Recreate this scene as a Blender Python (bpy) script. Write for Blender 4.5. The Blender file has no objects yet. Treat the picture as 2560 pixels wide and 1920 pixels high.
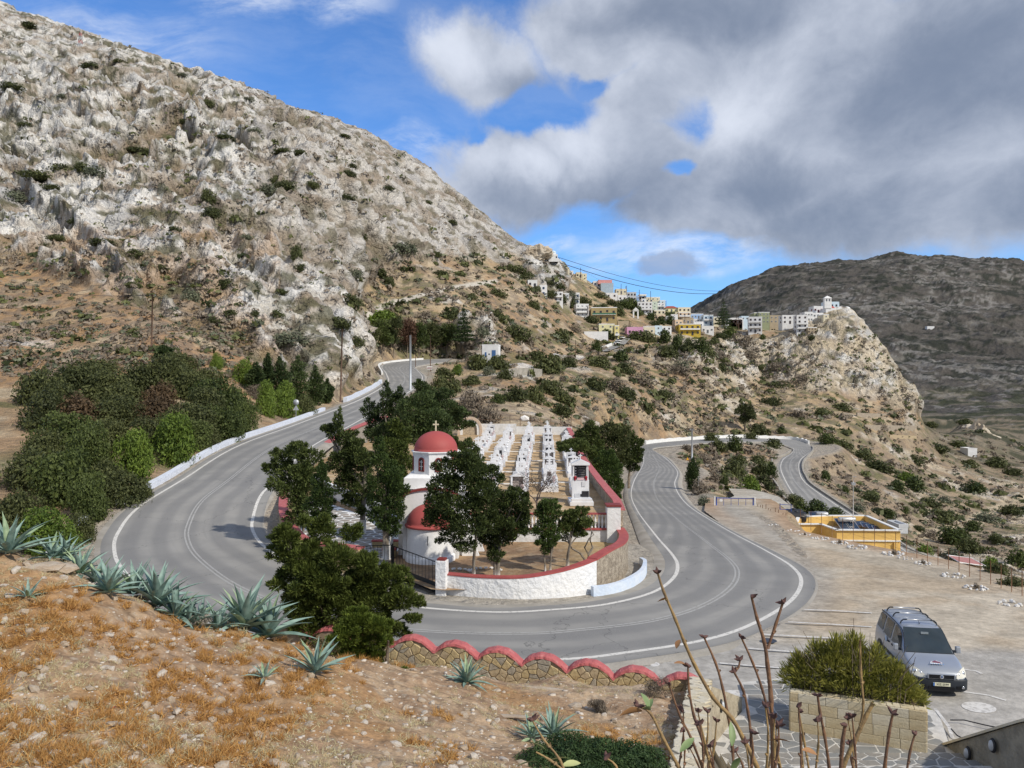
import bpy, bmesh, math, random
import numpy as np
from mathutils import Vector, Matrix
random.seed(7)
S = bpy.context.scene
C = S.collection
F = 1922.0                                   # focal length in photograph pixels (2560 wide)
R = math.radians

# ---------------------------------------------------------------- camera, sky, sun, exposure
cam_d = bpy.data.cameras.new("camera"); cam = bpy.data.objects.new("camera", cam_d); C.objects.link(cam)
cam.location = (0, 0, 0); cam.rotation_euler = (R(90), 0, 0)
cam_d.sensor_width = 36; cam_d.lens = 36*F/2560; cam_d.clip_start = 0.1; cam_d.clip_end = 20000
S.camera = cam
SUN_AZ, SUN_EL = 128.0, 40.0                 # compass angle from +Y (view) clockwise, height
sd = Vector((math.sin(R(SUN_AZ))*math.cos(R(SUN_EL)), math.cos(R(SUN_AZ))*math.cos(R(SUN_EL)), math.sin(R(SUN_EL))))
sl = bpy.data.lights.new("sun", 'SUN'); sl.energy = 3.5; sl.angle = R(1.2); sl.color = (1.0, 0.93, 0.82)
so = bpy.data.objects.new("sun", sl); C.objects.link(so); so.rotation_euler = sd.to_track_quat('Z', 'Y').to_euler()
S.view_settings.view_transform = 'Standard'; S.view_settings.look = 'None'
S.view_settings.exposure = 0.18; S.view_settings.gamma = 1.0; S.view_settings.use_curve_mapping = False
S.cycles.max_bounces = 6; S.cycles.diffuse_bounces = 3; S.cycles.transparent_max_bounces = 8

W = bpy.data.worlds.new("World"); S.world = W; W.use_nodes = True
nt = W.node_tree; nt.nodes.clear()
class NB:
    """small helper to write node trees"""
    def __init__(s, t): s.t = t
    def n(s, ty, **kw):
        x = s.t.nodes.new(ty)
        for k, v in kw.items(): setattr(x, k, v)
        return x
    def set(s, sock, v):
        if isinstance(v, bpy.types.NodeSocket): s.t.links.new(v, sock)
        elif v is not None: sock.default_value = v
    def math(s, op, a, b=None, c=None, clamp=False):
        x = s.n('ShaderNodeMath', operation=op, use_clamp=clamp)
        s.set(x.inputs[0], a)
        if b is not None: s.set(x.inputs[1], b)
        if c is not None: s.set(x.inputs[2], c)
        return x.outputs[0]
    def vmath(s, op, a, b=None, sc=None):
        x = s.n('ShaderNodeVectorMath', operation=op); s.set(x.inputs[0], a)
        if b is not None: s.set(x.inputs[1], b)
        if sc is not None: s.set(x.inputs['Scale'], sc)
        return x.outputs['Value'] if op in ('LENGTH', 'DOT_PRODUCT', 'DISTANCE') else x.outputs[0]
    def noise(s, vec, scale, detail=4, rough=.55, dist=0.0):
        x = s.n('ShaderNodeTexNoise'); s.set(x.inputs['Vector'], vec)
        x.inputs['Scale'].default_value = scale; x.inputs['Detail'].default_value = detail
        x.inputs['Roughness'].default_value = rough; x.inputs['Distortion'].default_value = dist
        return x
    def smooth(s, v, a, b, lo=0., hi=1.):
        x = s.n('ShaderNodeMapRange', interpolation_type='SMOOTHSTEP'); s.set(x.inputs[0], v)
        x.inputs[1].default_value = a; x.inputs[2].default_value = b
        x.inputs[3].default_value = lo; x.inputs[4].default_value = hi
        return x.outputs[0]
    def mix(s, f, a, b, typ='MIX'):
        x = s.n('ShaderNodeMix', data_type='RGBA', blend_type=typ)
        s.set(x.inputs[0], f); s.set(x.inputs[6], a); s.set(x.inputs[7], b)
        return x.outputs[2]
def c4(c): return (c[0], c[1], c[2], 1.0)

B = NB(nt)
sky = B.n('ShaderNodeTexSky', sky_type='NISHITA', sun_disc=False)
sky.sun_elevation = R(SUN_EL); sky.sun_rotation = R(SUN_AZ); sky.altitude = 300; sky.air_density = 1.0; sky.dust_density = 0.4; sky.ozone_density = 3.0
tc = B.n('ShaderNodeTexCoord').outputs['Generated']
def sdir(u, v):
    d = Vector(((u-1280)/F, 1, -(v-960)/F)); return d.normalized()
n0 = B.noise(tc, 3.2, 3, .5)
wv = B.vmath('SCALE', B.vmath('SUBTRACT', n0.outputs['Color'], (.5, .5, .5)), sc=.16)
n1 = B.noise(tc, 13, 6, .6)
wv2 = B.vmath('SCALE', B.vmath('SUBTRACT', n1.outputs['Color'], (.5, .5, .5)), sc=.045)
P = B.vmath('ADD', B.vmath('ADD', tc, wv), wv2)
def blob(u, v, ru, rv, fall=.5, src=None):
    c = sdir(u, v); q = B.vmath('SUBTRACT', src or P, tuple(c))
    q = B.vmath('MULTIPLY', q, (F/ru, F/((ru+rv)/2), F/rv))
    return B.smooth(B.vmath('LENGTH', q), 1.0, fall)
def union(lst):
    x = lst[0]
    for y in lst[1:]: x = B.math('MAXIMUM', x, y)
    return x
# the great grey bank at the right and the puffs on its left edge
sepd = B.n('ShaderNodeSeparateXYZ'); nt.links.new(tc, sepd.inputs[0])
back = B.math('MULTIPLY', B.smooth(sepd.outputs[1], .55, .15), .62)          # broken cloud added out of view to neutralise and soften the ambient light
dens = union([blob(2350, 300, 840, 400, .55), blob(1750, 50, 520, 180, .45), blob(1230, 175, 240, 130, .25), blob(1660, 260, 200, 140, .35),
              blob(1500, 400, 350, 140, .35), blob(1260, 440, 290, 160, .25), blob(1950, 510, 500, 130, .5), blob(1130, 480, 190, 90, .2), blob(1560, 330, 140, 100, .2)])
gaps = union([blob(1700, 265, 110, 120, .1), blob(1350, 275, 150, 80, .1), blob(1695, 430, 60, 36, .1), blob(1460, 600, 190, 45, .1), blob(1520, 200, 70, 40, .0), blob(1060, 330, 90, 60, .0), blob(1180, 330, 60, 40, .1)])
n2 = B.noise(B.vmath('ADD', tc, wv), 11, 9, .66)
dn = B.math('SUBTRACT', B.math('ADD', B.math('MAXIMUM', dens, back), B.math('MULTIPLY', B.math('SUBTRACT', n2.outputs[0], .5), .95)), B.math('MULTIPLY', gaps, 1.05))
alpha = B.smooth(dn, .06, .74)
lightn = B.noise(B.vmath('ADD', B.vmath('ADD', tc, wv), (.02, 0, .035)), 8, 8, .6)
slate = union([blob(2450, 560, 1000, 170, .1), blob(1500, 500, 450, 130, .1), blob(2500, 200, 520, 320, .0), blob(1340, 210, 150, 60, .0), blob(1750, 20, 380, 90, .1), blob(1960, 480, 330, 150, .0)])
bright = union([blob(1120, 150, 140, 100, .0), blob(1470, 340, 160, 110, .0), blob(1800, 270, 220, 130, .0), blob(1640, 195, 110, 80, .0), blob(1190, 390, 150, 70, .0), blob(1300, 400, 120, 60, .0)])
sh = B.math('ADD', B.math('ADD', B.math('MULTIPLY', slate, .42), B.math('MULTIPLY', B.math('SUBTRACT', lightn.outputs[0], .5), 1.15)), B.math('MULTIPLY', bright, -.40))
sh = B.smooth(B.math('ADD', sh, .42), -.15, 1.0)
ccol = B.mix(sh, (5.4, 5.75, 6.5, 1), (1.55, 1.9, 2.6, 1))
# thin high veils
st = B.vmath('MULTIPLY', B.vmath('ADD', tc, wv), (1.0, 1.0, 3.4))
nv = B.noise(st, 5.5, 8, .66)
veil = B.math('MULTIPLY', B.smooth(nv.outputs[0], .36, .66), B.math('MAXIMUM', union([blob(150, 60, 520, 130, .1), blob(640, 10, 240, 60, .1), blob(850, 20, 240, 90, .1), blob(1700, 650, 520, 90, .1), blob(1010, 390, 190, 70, .0), blob(1370, 605, 120, 34, .2)]), .12))
dark = B.math('MULTIPLY', B.smooth(B.math('ADD', blob(1680, 685, 150, 62, .0), B.math('MULTIPLY', B.math('SUBTRACT', n2.outputs[0], .5), 1.0)), .25, .6), .75)
skyc = B.mix(1.0, sky.outputs[0], (0.60, 0.92, 1.30, 1), 'MULTIPLY')
c1 = B.mix(B.math('MULTIPLY', veil, .85), skyc, (5.6, 6.1, 7.0, 1))
c2 = B.mix(dark, c1, (2.3, 2.9, 4.2, 1))
c3 = B.mix(B.math('MULTIPLY', alpha, .96), c2, ccol)
grd = B.smooth(sepd.outputs[2], -.02, -.10); c3 = B.mix(grd, c3, (1.4, 1.25, 1.0, 1))
bg = B.n('ShaderNodeBackground'); nt.links.new(c3, bg.inputs[0]); bg.inputs[1].default_value = .125
ow = B.n('ShaderNodeOutputWorld'); nt.links.new(bg.outputs[0], ow.inputs[0])
W.cycles.sampling_method = 'MANUAL'; W.cycles.sample_map_resolution = 1024

# ---------------------------------------------------------------- object helpers
def tag(o, label=None, cat=None, group=None, kind=None):
    if label: o['label'] = label
    if cat: o['category'] = cat
    if group: o['group'] = group
    if kind: o['kind'] = kind
    return o
def thing(name, label, cat, loc=(0, 0, 0), rz=0, group=None):
    o = bpy.data.objects.new(name, None); C.objects.link(o); o.empty_display_size = .3
    o.location = loc; o.rotation_euler = (0, 0, rz)
    return tag(o, label, cat, group)
def link(name, me, parent=None, loc=None, rot=None, scale=None):
    o = bpy.data.objects.new(name, me); C.objects.link(o)
    if parent: o.parent = parent
    if loc is not None: o.location = loc
    if rot is not None: o.rotation_euler = rot
    if scale is not None: o.scale = scale
    return o
def mesh_np(name, V, Q, mat=None, smooth=False, col=None, attrs=None):
    """V (n,3), Q (m,3 or 4) numpy -> mesh"""
    me = bpy.data.meshes.new(name); V = np.asarray(V, np.float32); Q = np.asarray(Q, np.int32)
    me.vertices.add(len(V)); me.vertices.foreach_set('co', V.ravel())
    k = Q.shape[1]; me.loops.add(Q.size); me.polygons.add(len(Q))
    me.loops.foreach_set('vertex_index', Q.ravel()); me.polygons.foreach_set('loop_start', np.arange(0, Q.size, k, dtype=np.int32))
    me.polygons.foreach_set('loop_total', np.full(len(Q), k, np.int32))
    if smooth: me.polygons.foreach_set('use_smooth', np.ones(len(Q), bool))
    if col is not None:
        a = me.color_attributes.new('col', 'FLOAT_COLOR', 'POINT')
        c = np.ones((len(V), 4), np.float32); c[:, :3] = col; a.data.foreach_set('color', c.ravel())
    for kk, vv in (attrs or {}).items():
        a = me.attributes.new(kk, 'FLOAT', 'POINT'); a.data.foreach_set('value', np.asarray(vv, np.float32).ravel())
    me.update(); me.validate()
    if mat: me.materials.append(mat)
    return me
class MB:
    """gathers faces; build() links them as one mesh object"""
    def __init__(s): s.v = []; s.f = []; s.sm = []
    def add(s, vs, fs, M=None, smooth=False):
        b = len(s.v)
        for p in vs: s.v.append(tuple(M @ Vector(p)) if M is not None else tuple(p))
        for f in fs: s.f.append(tuple(i+b for i in f)); s.sm.append(smooth)
        return s
    def box(s, c, size, rz=0, M=None, taper=1.0):
        x, y, z = [k/2 for k in size]; t = taper
        vs = [(-x, -y, -z), (x, -y, -z), (x, y, -z), (-x, y, -z), (-x*t, -y*t, z), (x*t, -y*t, z), (x*t, y*t, z), (-x*t, y*t, z)]
        T = Matrix.Translation(c) @ Matrix.Rotation(rz, 4, 'Z')
        if M is not None: T = T @ M
        return s.add(vs, [(0, 3, 2, 1), (4, 5, 6, 7), (0, 1, 5, 4), (1, 2, 6, 5), (2, 3, 7, 6), (3, 0, 4, 7)], T)
    def tube(s, pts, r, n=8, cap=True, r1=None):
        pts = [Vector(p) for p in pts]; m = len(pts)
        rr = r if isinstance(r, (list, tuple)) else [r + ((r1 if r1 is not None else r)-r)*i/(m-1) for i in range(m)]
        vs = []; fs = []
        for i, p in enumerate(pts):
            t = (pts[min(i+1, m-1)]-pts[max(i-1, 0)]).normalized()
            a = t.cross(Vector((0, 0, 1)));
            if a.length < .05: a = t.cross(Vector((0, 1, 0)))
            a.normalize(); b = t.cross(a)
            for k in range(n):
                an = 2*math.pi*k/n; vs.append(p + (a*math.cos(an)+b*math.sin(an))*rr[i])
        for i in range(m-1):
            for k in range(n):
                k2 = (k+1) % n; fs.append((i*n+k, i*n+k2, (i+1)*n+k2, (i+1)*n+k))
        if cap: fs.append(tuple(range(n))); fs.append(tuple(reversed(range((m-1)*n, m*n))))
        return s.add(vs, fs, smooth=True)
    def lathe(s, prof, n=24, c=(0, 0, 0), a0=0, a1=2*math.pi, smooth=True):
        full = abs(a1-a0-2*math.pi) < 1e-6; m = n if full else n+1; vs = []; fs = []
        for r, z in prof:
            for k in range(m):
                an = a0+(a1-a0)*k/n; vs.append((c[0]+r*math.cos(an), c[1]+r*math.sin(an), c[2]+z))
        for i in range(len(prof)-1):
            for k in range(n):
                k2 = (k+1) % m; fs.append((i*m+k, i*m+k2, (i+1)*m+k2, (i+1)*m+k))
        return s.add(vs, fs, smooth=smooth)
    def prism(s, poly, z0, z1, M=None, holes=None):
        n = len(poly); vs = [(p[0], p[1], z0) for p in poly]+[(p[0], p[1], z1) for p in poly]
        fs = [tuple(reversed(range(n))), tuple(range(n, 2*n))]+[(i, (i+1) % n, (i+1) % n+n, i+n) for i in range(n)]
        return s.add(vs, fs, M)
    def mesh(s, name, mat):
        me = bpy.data.meshes.new(name); me.from_pydata(s.v, [], s.f); me.polygons.foreach_set('use_smooth', s.sm)
        me.update(); me.validate()
        if mat: me.materials.append(mat)
        return me
    def build(s, name, mat, parent=None, bevel=0, **kw):
        o = link(name, s.mesh(name, mat), parent, **kw)
        if bevel:
            b = o.modifiers.new('bevel', 'BEVEL'); b.width = bevel; b.segments = 2; b.limit_method = 'ANGLE'
        return o
def copy_tree(o, parent=None):
    c = o.copy(); C.objects.link(c)
    if parent: c.parent = parent
    for ch in list(o.children): copy_tree(ch, c)
    return c
def at(u, v, d): return Vector(((u-1280)*d/F, d, -(v-960)*d/F))
def atz(u, v, z): return at(u, v, -z*F/(v-960))

# ---------------------------------------------------------------- numpy noise
def _h(x, y, z, s):
    n = (x*374761393 + y*668265263 + z*1274126177 + s*362437) & 0xffffffff
    n = ((n ^ (n >> 13))*1103515245) & 0xffffffff
    return ((n ^ (n >> 16)) & 0xffff)/65535.0
def vnoise(p, s=0):
    i = np.floor(p).astype(np.int64); f = p-i; f = f*f*f*(f*(f*6-15)+10); o = 0
    for dx in (0, 1):
        wx = f[:, 0] if dx else 1-f[:, 0]
        for dy in (0, 1):
            wy = f[:, 1] if dy else 1-f[:, 1]
            for dz in (0, 1):
                wz = f[:, 2] if dz else 1-f[:, 2]
                o = o+wx*wy*wz*_h(i[:, 0]+dx, i[:, 1]+dy, i[:, 2]+dz, s)
    return o
def fbm(p, octv=4, s=0, g=.5, ridge=False):
    a = 1.; o = 0; t = 0; q = p.copy()
    for k in range(octv):
        n = vnoise(q, s+k*17)
        if ridge: n = 1-np.abs(2*n-1)
        o = o+a*n; t += a; a *= g; q = q*2.03+11.7
    return o/t
def sstep(x, a, b):
    t = np.clip((x-a)/(b-a), 0, 1); return t*t*(3-2*t)
def inpoly(x, y, poly):
    x = np.asarray(x, float); y = np.asarray(y, float); r = np.zeros(x.shape, bool); n = len(poly)
    for i in range(n):
        x0, y0 = poly[i]; x1, y1 = poly[(i+1) % n]
        if y0 == y1: continue
        c = ((y0 > y) != (y1 > y)) & (x < (x1-x0)*(y-y0)/(y1-y0)+x0); r ^= c
    return r
def polydist(x, y, poly, closed=True):
    """signed-ish distance (negative inside) to polygon edges"""
    d = np.full(np.shape(x), 1e9); n = len(poly)
    for i in range(n if closed else n-1):
        x0, y0 = poly[i][:2]; x1, y1 = poly[(i+1) % n][:2]; L2 = (x1-x0)**2+(y1-y0)**2+1e-12
        t = np.clip(((x-x0)*(x1-x0)+(y-y0)*(y1-y0))/L2, 0, 1)
        d = np.minimum(d, np.hypot(x-x0-t*(x1-x0), y-y0-t*(y1-y0)))
    return np.where(inpoly(x, y, poly), -d, d) if closed else d

# ---------------------------------------------------------------- materials
_m = {}
def pmat(name, c1, c2=None, scale=3., rough=.85, bump=0., bscale=20., detail=4, metal=0., spec=.3, lo=.35, hi=.65, coat=0., gen=False):
    if name in _m: return _m[name]
    m = bpy.data.materials.new(name); m.use_nodes = True; t = m.node_tree; b = NB(t); p = t.nodes['Principled BSDF']
    co = b.n('ShaderNodeTexCoord').outputs['Object']
    if c2 is None: c2 = tuple(min(1, k*.82) for k in c1)
    n = b.noise(co, scale, detail)
    f = b.smooth(n.outputs[0], lo, hi)
    n3 = b.noise(co, scale*9, 3)
    col = b.mix(f, c4(c1), c4(c2)); col = b.mix(b.math('MULTIPLY', n3.outputs[0], .25), col, c4(tuple(k*.6 for k in c2)))
    t.links.new(col, p.inputs['Base Color']); p.inputs['Roughness'].default_value = rough
    p.inputs['Metallic'].default_value = metal; p.inputs['Specular IOR Level'].default_value = spec
    if coat: p.inputs['Coat Weight'].default_value = coat; p.inputs['Coat Roughness'].default_value = .08
    if bump:
        nb_ = b.noise(co, bscale, 4); x = b.n('ShaderNodeBump'); x.inputs['Strength'].default_value = bump; x.inputs['Distance'].default_value = 1.0/bscale
        t.links.new(nb_.outputs[0], x.inputs['Height']); t.links.new(x.outputs[0], p.inputs['Normal'])
    _m[name] = m; return m
def leafmat(name, dark, light, trans=.28, rough=.6):
    m = bpy.data.materials.new(name); m.use_nodes = True; t = m.node_tree; b = NB(t); t.nodes.clear()
    a = b.n('ShaderNodeAttribute', attribute_name='tint'); oi = b.n('ShaderNodeObjectInfo')
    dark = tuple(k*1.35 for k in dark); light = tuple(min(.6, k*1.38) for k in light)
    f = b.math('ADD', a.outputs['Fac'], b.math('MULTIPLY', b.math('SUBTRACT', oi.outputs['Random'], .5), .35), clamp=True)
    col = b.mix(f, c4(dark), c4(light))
    p = b.n('ShaderNodeBsdfPrincipled'); p.inputs['Roughness'].default_value = rough; p.inputs['Specular IOR Level'].default_value = .25
    t.links.new(col, p.inputs['Base Color'])
    tr = b.n('ShaderNodeBsdfTranslucent'); t.links.new(col, tr.inputs[0])
    mx = b.n('ShaderNodeMixShader'); mx.inputs[0].default_value = trans
    t.links.new(p.outputs[0], mx.inputs[1]); t.links.new(tr.outputs[0], mx.inputs[2])
    o = b.n('ShaderNodeOutputMaterial'); t.links.new(mx.outputs[0], o.inputs[0])
    _m[name] = m; return m
def terrain_mat(name, bscale=1.2, bstr=.6, fine=6., crack=0.):
    m = bpy.data.materials.new(name); m.use_nodes = True; t = m.node_tree; b = NB(t); p = t.nodes['Principled BSDF']
    co = b.n('ShaderNodeTexCoord').outputs['Object']; a = b.n('ShaderNodeAttribute', attribute_name='col')
    n1 = b.noise(co, fine, 5, .65); n2 = b.noise(co, fine*.22, 5, .6)
    v1 = b.smooth(n1.outputs[0], .3, .7, .82, 1.16); v2 = b.smooth(n2.outputs[0], .3, .7, .84, 1.14)
    k = b.math('MULTIPLY', v1, v2)
    col = b.vmath('SCALE', a.outputs['Color'], sc=k)
    t.links.new(col, p.inputs['Base Color']); p.inputs['Roughness'].default_value = .95; p.inputs['Specular IOR Level'].default_value = .1
    nb1 = b.noise(co, bscale, 8, .62); x = b.n('ShaderNodeBump'); x.inputs['Strength'].default_value = bstr; x.inputs['Distance'].default_value = .6/bscale
    hgt = nb1.outputs[0]
    if crack:
        rk_ = b.n('ShaderNodeAttribute', attribute_name='rock'); wp = b.vmath('ADD', co, b.vmath('SCALE', b.noise(co, .35, 4, .6).outputs['Color'], sc=5.))
        wp = b.vmath('MULTIPLY', wp, (1., 1., .6))
        vs_ = []
        for sc_, w_ in ((.11, 1.6), (.33, .8), (.95, .22)):
            v = b.n('ShaderNodeTexVoronoi', feature='DISTANCE_TO_EDGE'); t.links.new(wp, v.inputs['Vector']); v.inputs['Scale'].default_value = sc_*crack
            vs_.append(b.math('MULTIPLY', b.smooth(v.outputs['Distance'], 0., .22), w_))
        cr = b.math('MULTIPLY', b.math('ADD', b.math('ADD', vs_[0], vs_[1]), vs_[2]), rk_.outputs['Fac'])
        hgt = b.math('ADD', hgt, cr); x.inputs['Distance'].default_value = 1.5/bscale
    t.links.new(hgt, x.inputs['Height']); t.links.new(x.outputs[0], p.inputs['Normal'])
    return m
# ---------------------------------------------------------------- roads: pairs of edge lines (left edge, right edge) in world metres
def zl(d): return -10.2-.055*max(0., d-27)
LEFT_ARM = [  # ((u,v) outer, (u,v) inner, z)
 ((1130, 897), (1105, 908), 5.2), ((1060, 899), (1070, 911), 4.6), ((1000, 905), (1030, 917), 3.9), ((957, 914), (1030, 926), 3.1), ((965, 930), (1055, 942), 2.2)]
def lp(u, v, d): p = at(u, v, d); return (p.x, p.y, p.z)
ROAD_A = [   # outer, inner -> each (u,v,d)
 ((1130, 897, 262), (1118, 904, 252)), ((1060, 900, 250), (1075, 909, 238)), ((1000, 905, 238), (1036, 917, 225)), ((956, 914, 226), (1045, 928, 213)),
 ((966, 935, 205), (1056, 944, 200)), ((968, 958, 186), (1042, 966, 184)), ((905, 997, 150), (980, 1006, 150)),
 ((767, 1052, 110), (880, 1062, 107)), ((599, 1114, 83), (775, 1120, 81)), ((457, 1200, 65.5), (684, 1206, 64)), ((347, 1269, 56.5), (650, 1243, 59.5)),
 ((295, 1333, 50.3), (632, 1297, 54.8)), ((286, 1379, 46), (633, 1330, 51.5)), ((307, 1425, 42), (665, 1371, 47.3)), ((390, 1500, 36.3), (760, 1432, 41.5)),
 ((560, 1570, 32.1), (870, 1476, 38)), ((800, 1625, 29.5), (1000, 1512, 35.5)), ((1100, 1650, 28.4), (1120, 1526, 34.6)),
 ((1405, 1650, 28.4), (1249, 1532, 34.2)), ((1575, 1632, 29.3), (1365, 1527, 34.7)), ((1760, 1602, 31.1), (1511, 1513, 36.1)), ((1880, 1562, 34), (1627, 1484, 38.9)),
 ((1975, 1505, 38.3), (1680, 1450, 42.4)), ((2003, 1455, 43), (1694, 1418, 46)), ((1980, 1418, 47.8), (1681, 1388, 51.2)), ((1917, 1379, 53.5), (1639, 1339, 60.8)),
 ((1801, 1316, 67), (1592, 1275, 80)), ((1714, 1258, 88), (1578, 1235, 99)), ((1687, 1212, 116), (1587, 1199, 125)), ((1693, 1178, 145), (1607, 1163, 160)),
 ((1664, 1146, 176), (1609, 1142, 182)), ((1640, 1131, 192), (1604, 1124, 204)), ((1634, 1120, 206), (1612, 1113, 223)), ((1696, 1112.5, 220), (1650, 1107, 236)),
 ((1745, 1108, 232), (1720, 1101, 250)), ((1840, 1104, 246), (1830, 1095, 265)),
 ((1930, 1105, 256), (1925, 1097, 274)), ((1962, 1112, 254), (1985, 1100.5, 274)), ((1984, 1122, 246), (2018, 1110, 264)), ((1978, 1134, 235), (2028, 1126, 245)),
 ((1958, 1149, 222), (2001, 1150, 219)), ((1952, 1172, 204), (1998, 1178, 199)), ((1967, 1208, 184), (2012, 1206, 186)), ((1990, 1244, 169), (2057, 1240, 172)),
 ((2025, 1285, 155), (2125, 1285, 158)), ((2090, 1345, 138), (2230, 1355, 140)), ((2180, 1420, 122), (2330, 1425, 126))]
# outer always lies on the left when driving downhill up to the dip behind the hill; the two lists are polylines of points
def catmull(pts, n):
    pts = [Vector(p) for p in pts]; out = []
    for i in range(len(pts)-1):
        p0 = pts[max(i-1, 0)]; p1 = pts[i]; p2 = pts[i+1]; p3 = pts[min(i+2, len(pts)-1)]
        for k in range(n):
            t = k/n; out.append(.5*((2*p1)+(-p0+p2)*t+(2*p0-5*p1+4*p2-p3)*t*t+(-p0+3*p1-3*p2+p3)*t**3))
    out.append(pts[-1]); return out
EA = catmull([lp(*a) for a, b in ROAD_A], 10); EB = catmull([lp(*b) for a, b in ROAD_A], 10)
RC = np.array([list((a+b)/2) for a, b in zip(EA, EB)]); RA = np.array([list(a) for a in EA]); RB = np.array([list(b) for b in EB])
RH = np.linalg.norm((RA-RB)[:, :2], axis=1)/2
def road_near(x, y, extra=0.):
    """distance beyond the road edge line and the road height there"""
    best = np.full(x.shape, 1e9); bc_ = np.full(x.shape, 1e9); zz = np.zeros(x.shape)
    for i in range(0, len(RC)-1):
        ax, ay, az = RC[i]; bx, by, bz = RC[i+1]; L2 = (bx-ax)**2+(by-ay)**2+1e-9
        t = np.clip(((x-ax)*(bx-ax)+(y-ay)*(by-ay))/L2, 0, 1)
        dc = np.hypot(x-ax-t*(bx-ax), y-ay-t*(by-ay)); d = dc-(RH[i]*(1-t)+RH[i+1]*t)
        # height from the nearer point across the section (keeps the bank of the road)
        wa = RA[i]*(1-t)[..., None]+RA[i+1]*t[..., None]; wb = RB[i]*(1-t)[..., None]+RB[i+1]*t[..., None]
        e = wb-wa; s = ((x-wa[..., 0])*e[..., 0]+(y-wa[..., 1])*e[..., 1])/(e[..., 0]**2+e[..., 1]**2+1e-9); s = np.clip(s, -.3, 1.3)
        z = wa[..., 2]+s*e[..., 2]
        m = dc < bc_; bc_ = np.where(m, dc, bc_); best = np.minimum(d, best); zz = np.where(m, z, zz)
    m = best < 9.; RP = np.vstack([RA, RB, RC, (RA+RC)/2, (RB+RC)/2])
    xs, ys = x[m], y[m]; zo = np.empty(xs.shape)
    for i in range(0, len(xs), 20000):
        w = 1/((xs[i:i+20000, None]-RP[None, :, 0])**2+(ys[i:i+20000, None]-RP[None, :, 1])**2+.15)**2; zo[i:i+20000] = (w*RP[:, 2]).sum(1)/w.sum(1)
    zz[m] = zo
    return best, zz

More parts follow.
